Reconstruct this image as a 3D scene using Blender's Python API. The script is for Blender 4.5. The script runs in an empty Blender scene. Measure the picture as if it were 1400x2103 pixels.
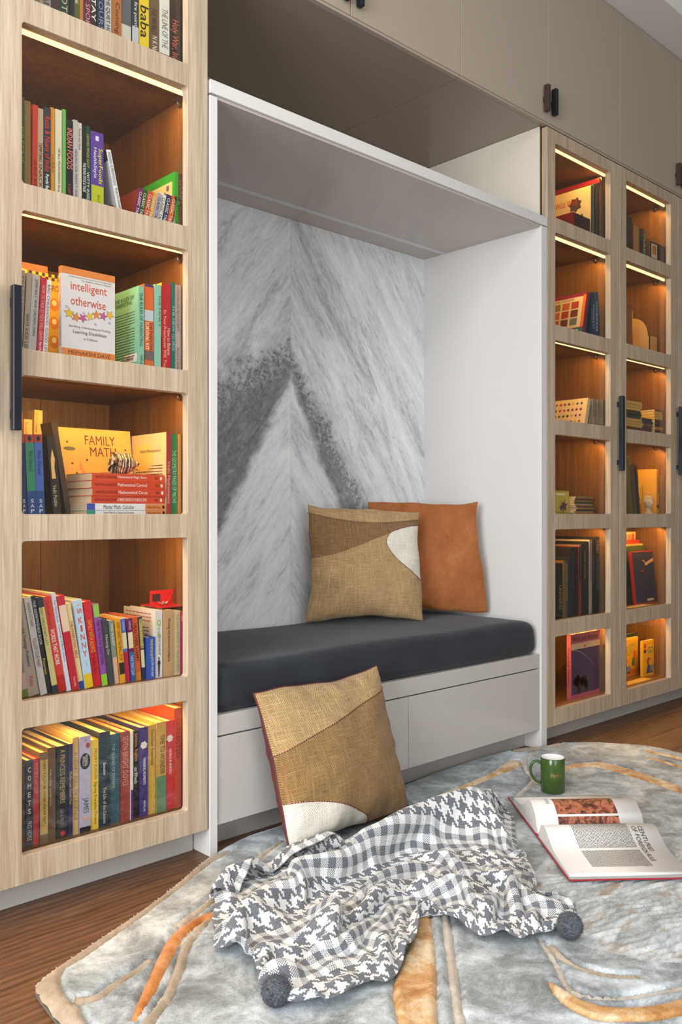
import bpy, bmesh, math, random
import numpy as np
from mathutils import Vector, Matrix
from math import pi, sin, cos, radians
random.seed(7)
SC = bpy.context.scene
COL = SC.collection

# ------------------------------------------------------------------ camera
cam = bpy.data.cameras.new('camera'); camo = bpy.data.objects.new('camera', cam); COL.objects.link(camo)
cam.sensor_fit = 'VERTICAL'; cam.sensor_height = 36; cam.sensor_width = 24
cam.lens = 1792.0 / 2103.0 * 36; cam.shift_y = 3.5 / 2103.0
cam.clip_start = .02
camo.location = (0, 0, .877); camo.rotation_euler = (pi / 2, 0, -(pi / 2 - math.atan2(1900, 1792)))
SC.camera = camo

# ------------------------------------------------------------------ light
w = bpy.data.worlds.new('world'); SC.world = w; w.use_nodes = True
w.node_tree.nodes['Background'].inputs[0].default_value = (.80, .86, 1, 1)
w.node_tree.nodes['Background'].inputs[1].default_value = .6
def area_light(name, loc, target, sx, sy, power, color):
    l = bpy.data.lights.new(name, 'AREA'); l.shape = 'RECTANGLE'; l.size = sx; l.size_y = sy; l.energy = power; l.color = color
    o = bpy.data.objects.new(name, l); COL.objects.link(o); o.location = loc
    o.rotation_euler = (Vector(target) - Vector(loc)).to_track_quat('-Z', 'Y').to_euler()
    return o
area_light('window_daylight', (-.4, -2.74, 1.45), (-.4, 0, 1.45), 2.5, 2.1, 74, (.92, .96, 1))
area_light('side_window_daylight', (-2.44, .2, 1.45), (0, .2, 1.45), 1.9, 2.1, 190, (.92, .96, 1))
area_light('overhead_fill_light', (.15, .35, 3.0), (.15, .35, 0), 1.2, 1.2, 36, (1, .985, .96))  # added overhead fill, no lamp fixture in the room
SC.view_settings.view_transform = 'Standard'; SC.view_settings.look = 'None'
SC.view_settings.exposure = 0.0; SC.view_settings.gamma = 1; SC.view_settings.use_curve_mapping = False

# ------------------------------------------------------------------ helpers
def lin(h):
    if not isinstance(h, str): return tuple(h) + (1,) if len(h) == 3 else h
    v = [int(h[i:i + 2], 16) / 255 for i in (0, 2, 4)]
    return tuple(x / 12.92 if x <= .04045 else ((x + .055) / 1.055) ** 2.4 for x in v) + (1,)
MATS = {}
def newmat(name):
    m = bpy.data.materials.new(name); m.use_nodes = True
    return m, m.node_tree, m.node_tree.nodes['Principled BSDF']
def plain(hexc, rough=.5, metal=0, spec=.5):
    k = (hexc, rough, metal, spec)
    if k not in MATS:
        m, t, b = newmat('paint_' + hexc)
        b.inputs['Base Color'].default_value = lin(hexc); b.inputs['Roughness'].default_value = rough
        b.inputs['Metallic'].default_value = metal; b.inputs['Specular IOR Level'].default_value = spec
        MATS[k] = m
    return MATS[k]
class G:                                     # small node-graph writer
    def __init__(s, name):
        s.m, s.t, s.b = newmat(name)
    def n(s, typ, **kw):
        nd = s.t.nodes.new(typ)
        for k, v in kw.items(): setattr(nd, k, v)
        return nd
    def put(s, sock, v):
        if isinstance(v, bpy.types.NodeSocket): s.t.links.new(v, sock)
        else: sock.default_value = v
    def math(s, op, a, b=0, c=0):
        nd = s.n('ShaderNodeMath', operation=op); s.put(nd.inputs[0], a); s.put(nd.inputs[1], b); s.put(nd.inputs[2], c); return nd.outputs[0]
    def coords(s, which='Object'):
        return s.n('ShaderNodeTexCoord').outputs[which]
    def xyz(s, v):
        nd = s.n('ShaderNodeSeparateXYZ'); s.put(nd.inputs[0], v); return nd.outputs
    def vec(s, x, y, z):
        nd = s.n('ShaderNodeCombineXYZ'); s.put(nd.inputs[0], x); s.put(nd.inputs[1], y); s.put(nd.inputs[2], z); return nd.outputs[0]
    def scale(s, v, sc, loc=(0, 0, 0)):
        nd = s.n('ShaderNodeMapping'); s.put(nd.inputs[0], v); nd.inputs['Scale'].default_value = sc; nd.inputs['Location'].default_value = loc; return nd.outputs[0]
    def noise(s, v, scale=5, detail=4, rough=.55, dist=0):
        nd = s.n('ShaderNodeTexNoise'); s.put(nd.inputs['Vector'], v); nd.inputs['Scale'].default_value = scale
        nd.inputs['Detail'].default_value = detail; nd.inputs['Roughness'].default_value = rough; nd.inputs['Distortion'].default_value = dist
        return nd.outputs[0]
    def ramp(s, f, stops, interp='LINEAR'):
        nd = s.n('ShaderNodeValToRGB'); s.put(nd.inputs[0], f); e = nd.color_ramp; e.interpolation = interp
        while len(e.elements) > 1: e.elements.remove(e.elements[-1])
        e.elements[0].position = stops[0][0]; e.elements[0].color = lin(stops[0][1])
        for p, c in stops[1:]:
            q = e.elements.new(p); q.color = lin(c)
        return nd.outputs[0]
    def mix(s, f, a, b, mode='MIX'):
        nd = s.n('ShaderNodeMix', data_type='RGBA', blend_type=mode); s.put(nd.inputs[0], f)
        s.put(nd.inputs[6], lin(a) if isinstance(a, str) else a); s.put(nd.inputs[7], lin(b) if isinstance(b, str) else b); return nd.outputs[2]
    def bump(s, h, strength=.3, dist=.002):
        nd = s.n('ShaderNodeBump'); s.put(nd.inputs['Height'], h); nd.inputs['Strength'].default_value = strength; nd.inputs['Distance'].default_value = dist
        s.t.links.new(nd.outputs[0], s.b.inputs['Normal'])
    def done(s, color=None, rough=None, **kw):
        if color is not None: s.put(s.b.inputs['Base Color'], lin(color) if isinstance(color, str) else color)
        if rough is not None: s.put(s.b.inputs['Roughness'], rough)
        for k, v in kw.items(): s.put(s.b.inputs[k.replace('_', ' ')], v)
        return s.m

def link(o, parent=None):
    COL.objects.link(o)
    if parent is not None: o.parent = parent
    return o
def mesh_obj(name, bm, mat, parent=None, smooth=False):
    me = bpy.data.meshes.new(name); bm.to_mesh(me); bm.free()
    if mat is not None: me.materials.append(mat)
    if smooth: me.shade_smooth()
    return link(bpy.data.objects.new(name, me), parent)
def pydata(name, vs, fs, mat, parent=None, smooth=False):
    me = bpy.data.meshes.new(name); me.from_pydata(vs, [], fs); me.update()
    if mat is not None: me.materials.append(mat)
    if smooth: me.shade_smooth()
    return link(bpy.data.objects.new(name, me), parent)
def empty(name, loc=(0, 0, 0), rz=0):
    o = bpy.data.objects.new(name, None); o.empty_display_size = .05; o.location = loc; o.rotation_euler = (0, 0, rz)
    return link(o)
def tag(o, label, cat, group=None):
    o['label'] = label; o['category'] = cat
    if group: o['group'] = group
    return o
def struct(o):
    o['kind'] = 'structure'; return o
def bbox(bm, x0, x1, y0, y1, z0, z1):
    v = [bm.verts.new((x, y, z)) for z in (z0, z1) for y in (y0, y1) for x in (x0, x1)]
    for f in ((0, 2, 3, 1), (4, 5, 7, 6), (0, 1, 5, 4), (2, 6, 7, 3), (0, 4, 6, 2), (1, 3, 7, 5)):
        bm.faces.new([v[i] for i in f])
def box(name, x0, x1, y0, y1, z0, z1, mat, parent=None, bevel=0, seg=2):
    bm = bmesh.new(); bbox(bm, x0, x1, y0, y1, z0, z1)
    if bevel: bmesh.ops.bevel(bm, geom=bm.edges[:], offset=bevel, segments=seg, affect='EDGES', profile=.6)
    return mesh_obj(name, bm, mat, parent)
def tube(bm, pts, r, n=8, caps=True):
    rings = []
    pts = [Vector(p) for p in pts]
    for i, p in enumerate(pts):
        t = (pts[min(i + 1, len(pts) - 1)] - pts[max(i - 1, 0)]).normalized()
        a = t.orthogonal().normalized() if i == 0 else (rings[-1][1] - t * rings[-1][1].dot(t)).normalized()
        b = t.cross(a); rr = r[i] if isinstance(r, (list, tuple)) else r
        rings.append(([bm.verts.new(p + (a * cos(2 * pi * k / n) + b * sin(2 * pi * k / n)) * rr) for k in range(n)], a))
    for i in range(len(rings) - 1):
        A, Bb = rings[i][0], rings[i + 1][0]
        for k in range(n): bm.faces.new((A[k], A[(k + 1) % n], Bb[(k + 1) % n], Bb[k]))
    if caps: bm.faces.new(rings[0][0][::-1]); bm.faces.new(rings[-1][0])
def lathe(bm, prof, n=32, close=False):
    rings = []
    for r, z in prof:
        if r < 1e-6: rings.append([bm.verts.new((0, 0, z))])
        else: rings.append([bm.verts.new((r * cos(2 * pi * k / n), r * sin(2 * pi * k / n), z)) for k in range(n)])
    for A, Bb in zip(rings, rings[1:]):
        for k in range(n):
            k2 = (k + 1) % n
            if len(A) == 1: bm.faces.new((A[0], Bb[k2], Bb[k]))
            elif len(Bb) == 1: bm.faces.new((A[k], A[k2], Bb[0]))
            else: bm.faces.new((A[k], A[k2], Bb[k2], Bb[k]))
def catmull(p, n=8):
    p = [np.array(q, float) for q in p]; p = [2 * p[0] - p[1]] + p + [2 * p[-1] - p[-2]]; o = []
    for i in range(1, len(p) - 2):
        for k in range(n):
            t = k / n
            o.append(.5 * ((2 * p[i]) + (-p[i - 1] + p[i + 1]) * t + (2 * p[i - 1] - 5 * p[i] + 4 * p[i + 1] - p[i + 2]) * t * t + (-p[i - 1] + 3 * p[i] - 3 * p[i + 1] + p[i + 2]) * t ** 3))
    o.append(p[-2]); return o

# text: built-in font turned into flat mesh, cached
TXT = {}
def text_geo(s, bold=0, shear=0):
    if any(c in 'MNWVKXYZAvwxyzkmn&' for c in s): bold = 0      # sharp corners clog when thickened
    k = (s, bold, shear)
    if k not in TXT:
        c = bpy.data.curves.new('lettering', 'FONT'); c.body = s; c.resolution_u = 2; c.offset = bold; c.shear = shear
        o = bpy.data.objects.new('lettering', c); me = o.to_mesh()
        v = np.array([q.co[:2] for q in me.vertices]).reshape(-1, 2); f = [tuple(p.vertices) for p in me.polygons]
        o.to_mesh_clear(); bpy.data.objects.remove(o); bpy.data.curves.remove(c)
        if len(v): v = v - v.min(0)
        TXT[k] = (v, f)
    return TXT[k]
class Print:
    """flat ink on a face: collects shapes in face metres, one mesh per colour and name"""
    def __init__(s, parent, org, right, up, lift=.0004):
        s.p = parent; s.o = Vector(org); s.r = Vector(right); s.u = Vector(up); s.n = s.r.cross(s.u); s.lift = lift
    def at(s, a, b, lv=1): return s.o + s.r * a + s.u * b + s.n * (s.lift * lv)
    def poly(s, pts, colr, name='cover_picture', lv=1, rough=.45):
        pts = list(pts)
        return pydata(name, [s.at(a, b, lv) for a, b in pts], [tuple(range(len(pts)))], plain(colr, rough), s.p)
    def polys(s, lst, colr, name='cover_picture', lv=1, rough=.45):
        vs, fs = [], []
        for pts in lst:
            k = len(vs); pts = list(pts); vs += [s.at(a, b, lv) for a, b in pts]; fs.append(tuple(range(k, k + len(pts))))
        return pydata(name, vs, fs, plain(colr, rough), s.p)
    def rect(s, a0, a1, b0, b1, colr, name='cover_band', lv=1):
        return s.poly([(a0, b0), (a1, b0), (a1, b1), (a0, b1)], colr, name, lv)
    def text(s, st, a0, a1, b0, b1, colr, vert=False, name='lettering', lv=2, bold=0, shear=0, stretch=1.6, align=.5):
        v, f = text_geo(st, bold, shear)
        if not len(v): return
        W, Hh = v.max(0); W = max(W, 1e-4); Hh = max(Hh, 1e-4)
        aw, ah = ((b1 - b0), (a1 - a0)) if vert else ((a1 - a0), (b1 - b0))
        sy = ah / Hh; sx = aw / W
        sx = min(sx, sy * stretch); sy = min(sy, sx * stretch)
        ox = (aw - W * sx) * align; oy = (ah - Hh * sy) / 2
        if vert: P = [s.at(a0 + oy + q[1] * sy, b1 - ox - q[0] * sx, lv) for q in v]
        else: P = [s.at(a0 + ox + q[0] * sx, b0 + oy + q[1] * sy, lv) for q in v]
        return pydata(name, P, f, plain(colr, .45), s.p)

# ------------------------------------------------------------------ materials
def wood(name, c0, c1, c2, rough=.45, axis='z', fine=1.0, spec=.4):
    g = G(name); x, y, z = g.xyz(g.coords('Object'))
    ri = g.n('ShaderNodeObjectInfo').outputs['Random']; off = g.math('MULTIPLY', ri, 17)
    k = dict(z=(1, 1, .035), x=(.035, 1, 1))[axis]
    v = g.scale(g.vec(g.math('ADD', x, off), y, z), k)
    a = g.noise(v, 55 * fine, 5, .6, .4); b = g.noise(v, 240 * fine, 3, .6)
    cth = g.noise(g.scale(g.vec(g.math('ADD', x, off), y, z), (1, 1, .12) if axis == 'z' else (.12, 1, 1)), 7 * fine, 3, .6, 1.2)
    f = g.math('ADD', g.math('MULTIPLY', a, .52), g.math('ADD', g.math('MULTIPLY', b, .48), g.math('MULTIPLY', cth, .14)))
    c = g.ramp(f, [(.36, c0), (.55, c1), (.75, c2)])
    g.bump(b, .12, .0006)
    return g.done(c, rough, Specular_IOR_Level=spec)
M = {}
M['oak'] = wood('pale_oak_veneer', '93806a', 'b09c84', 'c9b9a4')
M['inner'] = wood('brown_wood_lining', '4d3115', '66421e', '80592f', .4)
M['lacquer'] = plain('d6d3cf', .22, 0, .5)
M['bench'] = plain('bdb8b3', .12, 0, .5)
M['cream'] = plain('d8cfc0', .3)
M['taupe'] = plain('aa9d8d', .42, 0, .35)
M['soffit'] = plain('93877b', .16, 0, .6)
M['nicheceil'] = plain('bcb1aa', .12, 0, .6)
M['handle'] = plain('20262e', .35, .4)
M['bronze'] = plain('5a4a40', .35, .7)  # shelf pins; on cupboard handles a side reflection put into the colour
M['plinth'] = plain('b3aea9', .3)
M['wall'] = plain('d8d4cc', .8)
M['ceil'] = plain('e4e2dd', .8)
M['page'] = None
def page_mat():
    g = G('paper_edges'); x, y, z = g.xyz(g.coords('Object'))
    nz = g.noise(g.scale(g.coords('Object'), (900, 3, 3)), 1.0, 2)
    return g.done(g.ramp(nz, [(.3, 'b79d74'), (.6, 'dcc8a0')]), .8)
M['page'] = page_mat()
M['steel'] = plain('b8b0a4', .25, .9)
def glass_mat():
    m = bpy.data.materials.new('clear_glass'); m.use_nodes = True; t = m.node_tree; t.nodes.clear()
    o = t.nodes.new('ShaderNodeOutputMaterial'); mx = t.nodes.new('ShaderNodeMixShader'); lw = t.nodes.new('ShaderNodeLayerWeight'); lw.inputs[0].default_value = .5
    pw = t.nodes.new('ShaderNodeMath'); pw.operation = 'POWER'; pw.inputs[1].default_value = 5; ma = t.nodes.new('ShaderNodeMath'); ma.operation = 'MULTIPLY_ADD'; ma.inputs[1].default_value = .95; ma.inputs[2].default_value = .035
    tr = t.nodes.new('ShaderNodeBsdfTransparent'); tr.inputs[0].default_value = (.965, .975, .97, 1); gl = t.nodes.new('ShaderNodeBsdfGlossy'); gl.inputs['Roughness'].default_value = .01
    L = t.links.new; L(lw.outputs['Facing'], pw.inputs[0]); L(pw.outputs[0], ma.inputs[0]); L(ma.outputs[0], mx.inputs[0]); L(tr.outputs[0], mx.inputs[1]); L(gl.outputs[0], mx.inputs[2]); L(mx.outputs[0], o.inputs[0])
    return m
M['glass'] = glass_mat()
def emit(name, c, s):
    m = bpy.data.materials.new(name); m.use_nodes = True; b = m.node_tree.nodes['Principled BSDF']
    b.inputs['Base Color'].default_value = (1, .8, .5, 1); b.inputs['Emission Color'].default_value = c; b.inputs['Emission Strength'].default_value = s
    return m
M['led'] = emit('warm_led', (1, .70, .28, 1), 2.4)

# ------------------------------------------------------------------ room shell
XA, XB, YA, YB = -2.5, 6.5, -2.8, 2.45
fl = struct(box('floor', XA, XB, YA, YB, -.05, -.004, plain('5a4030', .5)))
def floor_mat():
    g = G('walnut_floorboard'); x, y, z = g.xyz(g.coords('Object'))
    ri = g.n('ShaderNodeObjectInfo').outputs['Random']; off = g.math('MULTIPLY', ri, 23)
    v = g.vec(g.math('ADD', x, off), g.math('ADD', y, off), z)
    a = g.noise(g.scale(v, (1.6, 14, 1)), 2.2, 4, .6, 1.6)
    r = g.n('ShaderNodeTexWave', wave_type='BANDS', bands_direction='Y'); g.put(r.inputs[0], g.scale(v, (.35, 1, 1))); r.inputs['Scale'].default_value = 16; r.inputs['Distortion'].default_value = 7; r.inputs['Detail'].default_value = 3; r.inputs['Detail Scale'].default_value = .7
    b = g.noise(g.scale(v, (6, 160, 1)), 1.5, 4, .6)
    f = g.math('ADD', g.math('MULTIPLY', a, .64), g.math('ADD', g.math('MULTIPLY', r.outputs[1], .16), g.math('MULTIPLY', b, .3)))
    f = g.math('ADD', f, g.math('MULTIPLY', g.math('SUBTRACT', ri, .5), .12))
    c = g.ramp(f, [(.3, '452d1e'), (.52, '644530'), (.75, '7e5c42')])
    g.bump(b, .15, .0006)
    return g.done(c, .42, Specular_IOR_Level=.35)
M['floor'] = floor_mat()
PL, PW = 1.22, .152
bm = bmesh.new(); bbox(bm, -PL / 2 + .0007, PL / 2 - .0007, -PW / 2 + .0006, PW / 2 - .0006, -.004, 0)
bmesh.ops.bevel(bm, geom=[e for e in bm.edges if all(v.co.z > -.001 for v in e.verts)], offset=.0008, segments=1, affect='EDGES')
pme = bpy.data.meshes.new('plank'); bm.to_mesh(pme); bm.free(); pme.materials.append(M['floor'])
for j in range(15):
    y = 1.962 + PW * .5 - j * PW
    for i in range(5):
        x = .05 + i * PL + (j * .47 % 1) * PL - .6 + PL / 2
        if x + PL / 2 > 6.4: continue
        p = link(bpy.data.objects.new('plank', pme), fl); p.location = (x, y, 0)
struct(box('wall_back', XA, XB, YB, YB + .1, 0, 3.15, M['wall']))
struct(box('wall_right', XB, XB + .1, YA, YB, 0, 3.15, plain('8c857c', .8)))
def wall_with_window(name, wname, axis, pos, a0, a1, w0, w1, z0, z1):
    bm = bmesh.new()
    def bb(p0, p1, q0, q1):
        if axis == 'y': bbox(bm, p0, p1, pos - .1, pos, q0, q1)
        else: bbox(bm, pos - .1, pos, p0, p1, q0, q1)
    bb(a0, w0, 0, 3.15); bb(w1, a1, 0, 3.15); bb(w0, w1, 0, z0); bb(w0, w1, z1, 3.15)
    struct(mesh_obj(name, bm, M['wall']))
    root = struct(empty(wname, (0, 0, 0)))
    fm = plain('e8e8e8', .4); mid = (w0 + w1) / 2
    for p0, p1, q0, q1 in ((w0, w0 + .05, z0, z1), (w1 - .05, w1, z0, z1), (mid - .03, mid + .03, z0, z1), (w0, w1, z0, z0 + .05), (w0, w1, z1 - .05, z1)):
        if axis == 'y': box('window_frame', p0, p1, pos - .08, pos - .04, q0, q1, fm, root)
        else: box('window_frame', pos - .08, pos - .04, p0, p1, q0, q1, fm, root)
    if axis == 'y': box('pane', w0 + .05, w1 - .05, pos - .065, pos - .06, z0 + .05, z1 - .05, M['glass'], root)
    else: box('pane', pos - .065, pos - .06, w0 + .05, w1 - .05, z0 + .05, z1 - .05, M['glass'], root)
wall_with_window('wall_front', 'window_1', 'y', YA, XA, XB, -1.7, .9, .35, 2.55)
wall_with_window('wall_left', 'window_2', 'x', XA, YA, YB, -.8, 1.2, .35, 2.55)
struct(box('ceiling', XA, XB, YA, 1.683, 3.05, 3.15, M['ceil']))
struct(box('trim_1', XA, XB, 1.683, YB, 2.97, 3.15, M['ceil']))

# ------------------------------------------------------------------ bookcases
F = 1.85                                    # front plane of doors and panels
ROWS = [(.134, .410), (.469, .817), (.876, 1.178), (1.235, 1.536), (1.595, 1.945), (2.001, 2.282)]
ZD0, ZD1 = .072, 2.330
def rrect(x0, x1, z0, z1, r, n=4):
    o = []
    for cx, cz, a in ((x1 - r, z1 - r, 0), (x0 + r, z1 - r, 90), (x0 + r, z0 + r, 180), (x1 - r, z0 + r, 270)):
        for k in range(n + 1): t = radians(a + 90 * k / n); o.append((cx + r * cos(t), cz + r * sin(t)))
    return o
def routed_panel(name, loops, y0, y1, mat, parent):
    c = bpy.data.curves.new(name, 'CURVE'); c.dimensions = '2D'; c.fill_mode = 'BOTH'; c.extrude = (y1 - y0) / 2 - .0008; c.bevel_depth = .0008; c.bevel_resolution = 0; c.offset = -.0008
    for L in loops:
        s = c.splines.new('POLY'); s.points.add(len(L) - 1); s.use_cyclic_u = True
        for p, (a, b) in zip(s.points, L): p.co = (a, b, 0, 1)
    o = bpy.data.objects.new(name, c); me = bpy.data.meshes.new_from_object(o); bpy.data.objects.remove(o)
    me.transform(Matrix.Translation((0, (y0 + y1) / 2, 0)) @ Matrix.Rotation(pi / 2, 4, 'X')); me.materials.clear(); me.materials.append(mat)
    me.shade_flat()
    return link(bpy.data.objects.new(name, me), parent)
LED_W = 1.05
def bookcase(x0, x1, label, ox0, ox1, hx, sides=(1, 1), lit=True, handle_side=1):
    r = tag(empty('bookcase', (0, 0, 0)), label, 'bookcase', 'built-in oak bookcases')
    yb = 2.33; t = .017
    box('side_panel', x0 + .001, x0 + t, F + .027, yb + .07, ZD0, ZD1, M['inner'], r)
    box('side_panel', x1 - t, x1 - .001, F + .027, yb + .07, ZD0, ZD1, M['inner'], r)
    xm = x0 + (x1 - x0) * .58
    box('back_panel', x0 + t, xm - .0008, yb, yb + .012, .06, ZD1, M['inner'], r); box('back_panel', xm + .0008, x1 - t, yb, yb + .012, .06, ZD1, M['inner'], r)
    box('plinth', x0, x1, 1.92, 1.938, 0, ZD0 + .02, M['plinth'], r)
    zs = [a - .003 for a, b in ROWS] + [ZD1 + .001]
    for i, z in enumerate(zs):
        th = .038 if i else .03
        if i == 6: z, th = ZD1, .028
        box('shelf', x0 + t, x1 - t, F + .03, yb, z - th, z, M['inner'], r)
    for i in range(1, 7):
        zc = (ROWS[i][0] - .042) if i < 6 else ZD1 - .028
        sx0, sx1 = x0 + t + .004, x1 - t - .004
        if lit:
            s = box('led_strip', sx0, sx1, 1.904, 1.910, zc - .009, zc + .001, M['led'], r); s['label'] = 'glowing warm light strip under the shelf'
            for q in (.1, .3, .5, .7, .9):           # the profile is tilted towards the back of the shelf
                l = bpy.data.lights.new('led_light', 'SPOT'); l.energy = LED_W; l.color = (1, .55, .11); l.shadow_soft_size = 0; l.spot_size = radians(166); l.spot_blend = .4
                lo = link(bpy.data.objects.new('led_light', l), s); lo.location = (sx0 + (sx1 - sx0) * q, 1.907, zc - .016); lo.rotation_euler = (radians(27), 0, 0)
        bm = bmesh.new(); tube(bm, [(x1 - t - .012, 1.945, zc - .001), (x1 - t - .012, 1.945, zc - .014), (x1 - t - .004, 1.945, zc - .018)], .004, 8); mesh_obj('shelf_pin', bm, M['bronze'], r, True)
    loops = [[(x0 + .0012, ZD0), (x1 - .0012, ZD0), (x1 - .0012, ZD1), (x0 + .0012, ZD1)]] + [rrect(ox0, ox1, a, b, .008)[::-1] for a, b in ROWS]
    d = routed_panel('door', loops, F, F + .024, M['oak'], r)
    for a, b in ROWS: box('glass_pane', ox0 - .006, ox1 + .006, F + .0245, F + .0285, a - .006, b + .006, M['glass'], d)
    if hx is not None:
        h = box('handle', hx - .009, hx + .009, F - .030, F - .012, 1.055, 1.364, M['handle'], d, .0012, 1); h['label'] = 'long dark bar handle'
        for z in (1.09, 1.33): box('handle_post', hx - .005, hx + .005, F - .014, F + .001, z - .01, z + .01, M['handle'], d)
    return r
BC = bookcase(.743, 1.2795, 'tall oak glass-door bookcase left of the window seat, lit from inside', .795, 1.2185, .773)
box('hinge_plate', 1.257, 1.2615, 1.905, 1.925, .735, .752, M['handle'], BC)
bookcase(.205, .742, 'oak glass-door bookcase at the far left edge, mostly out of view', .257, .68, .708)
bookcase(2.807, 3.341, 'oak glass-door bookcase directly right of the window seat', 2.862, 3.267, 3.322)
bookcase(3.342, 3.868, 'second oak glass-door bookcase to the right of the window seat', 3.397, 3.797, 3.853)
bookcase(3.869, 4.40, 'oak glass-door bookcase cut off by the right edge', 3.924, 4.33, 3.884)

# ------------------------------------------------------------------ niche with seat
nk = tag(empty('seat_surround', (0, 0, 0)), 'white lacquered box frame around the marble window seat niche', 'niche frame')
box('side_panel', 1.2845, 1.309, F, 2.44, 0, 1.948, M['lacquer'], nk, .0012, 1)
box('side_panel', 2.7685, 2.8055, F, 2.44, 0, 1.950, M['lacquer'], nk, .0012, 1)
box('top_board', 1.2845, 2.8055, F - .003, 2.44, 1.952, 1.987, M['lacquer'], nk, .0012, 1)
box('ceiling_panel', 1.3095, 2.768, F + .004, 2.43, 1.944, 1.952, M['nicheceil'], nk)
pr = box('light_channel', 1.3095, 2.768, 2.305, 2.325, 1.9425, 1.945, plain('d2d4d6', .25), nk); pr['label'] = 'slim unlit light channel'
box('cream_liner', 2.7995, 2.806, F + .03, 2.44, 1.988, 2.336, M['cream'], nk)
box('back_liner', 1.28, 2.80, 2.425, 2.44, 1.988, 2.336, M['taupe'], nk)

def marble(name, side):
    g = G(name); x, y, z = g.xyz(g.coords('Object'))
    ax = g.math('ABSOLUTE', x)
    a = radians(56 if side > 0 else 50)
    q = g.math('ADD', g.math('MULTIPLY', ax, sin(a)), g.math('MULTIPLY', z, cos(a)))
    p = g.math('SUBTRACT', g.math('MULTIPLY', ax, cos(a)), g.math('MULTIPLY', z, sin(a)))
    v = g.vec(g.math('MULTIPLY', q, 1), g.math('MULTIPLY', p, .16), 3.0 if side > 0 else 7.0)
    big = g.noise(v, 11, 5, .62, .8); fine = g.noise(v, 62, 6, .72, 1.1)
    v2 = g.vec(q, g.math('MULTIPLY', p, .3), 1.3); fleck = g.noise(v2, 110, 4, .65, .5)
    f = g.math('ADD', g.math('MULTIPLY', big, .55), g.math('ADD', g.math('MULTIPLY', fine, .33), g.math('MULTIPLY', fleck, .22)))
    base = g.ramp(f, [(.37, '93979a'), (.46, 'bcc0c3'), (.53, 'd9dcde'), (.66, 'f0f2f3')])
    # dark vein wedge, lower and upper edge as lines in the slab
    iso = g.vec(ax, z, 5.0 + side)
    wob = g.math('SUBTRACT', g.noise(iso, 9, 6, .65, .6), .5); wob2 = g.math('SUBTRACT', g.noise(iso, 34, 5, .7, 1.2), .5)
    if side > 0: U0, US, L0, LS = 1.47, 1.38, 1.36, 1.98
    else: U0, US, L0, LS = 1.53, .62, 1.36, 1.75
    wa = g.math('ADD', g.math('MULTIPLY', wob, .30), g.math('MULTIPLY', wob2, .16))
    zu = g.math('SUBTRACT', g.math('SUBTRACT', U0, g.math('MULTIPLY', ax, US)), z)     # >0 below the upper edge
    zu = g.math('ADD', zu, wa)
    zl = g.math('SUBTRACT', z, g.math('SUBTRACT', L0, g.math('MULTIPLY', ax, LS)))      # >0 above the lower edge
    zl = g.math('ADD', zl, g.math('ADD', g.math('MULTIPLY', wob, .14), g.math('MULTIPLY', g.math('SUBTRACT', fine, .5), .10)))
    def sm(val, lo, hi):
        nd = g.n('ShaderNodeMapRange', interpolation_type='SMOOTHSTEP'); g.put(nd.inputs[0], val); nd.inputs[1].default_value = lo; nd.inputs[2].default_value = hi; return nd.outputs[0]
    mask = g.math('MULTIPLY', sm(zu, -.02, .06), sm(zl, -.02, .06)); mask = g.math('MULTIPLY', mask, g.math('ADD', .88, g.math('MULTIPLY', wob2, .9)))
    lump = g.ramp(g.noise(iso, 24, 8, .74, 2.2), [(.40, '5e6266'), (.50, '868a8d'), (.58, 'c3c7c9'), (.66, '74787c')])
    deep = g.ramp(g.noise(g.vec(q, g.math('MULTIPLY', p, .3), 2), 34, 6, .7, 1.0), [(.3, '5a5e62'), (.55, '777b7f'), (.75, 'a3a7aa')])
    dark = g.mix(sm(zu, .03, .16), lump, deep)
    # thin grey halo round the wedge
    halo = g.math('MULTIPLY', sm(zu, -.13, .06), sm(zl, -.03, .05))
    c = g.mix(g.math('MULTIPLY', halo, .55), base, '9a9da0'); c = g.mix(mask, c, dark)
    inner = sm(zl, .0, -.12)
    c = g.mix(g.math('MULTIPLY', inner, .35), c, g.ramp(f, [(.40, '9fa3a7'), (.5, 'dfe1e3'), (.7, 'f0f1f2')]))
    return g.done(c, .16, Specular_IOR_Level=.5)
mb = tag(empty('marble_backing', (0, 0, 0)), 'book-matched grey and white marble backing of the window seat', 'marble panel')
for sd, a, b in ((-1, 1.3095, 2.0366), (1, 2.0374, 2.768)):
    o = box('slab', a - 2.037, b - 2.037, 0, .012, .34, 1.9435, marble('marble_left' if sd < 0 else 'marble_right', sd), mb); o.location = (2.037, 2.4255, 0)

bn = tag(empty('storage_bench', (0, 0, 0)), 'glossy pale grey storage bench with drawers under the dark seat cushion', 'bench')
box('carcass', 1.311, 2.767, 1.885, 2.42, .075, .35, M['bench'], bn)
box('top_rail', 1.3105, 2.7675, F + .006, 1.90, .303, .356, M['bench'], bn, .001, 1)
box('drawer_front', 1.3115, 2.0425, F + .006, 1.884, .073, .299, M['bench'], bn, .001, 1)
box('drawer_front', 2.0455, 2.7665, F + .006, 1.884, .073, .299, M['bench'], bn, .001, 1)
box('plinth', 1.3105, 2.7675, 1.922, 1.94, 0, .08, M['plinth'], bn)

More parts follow.
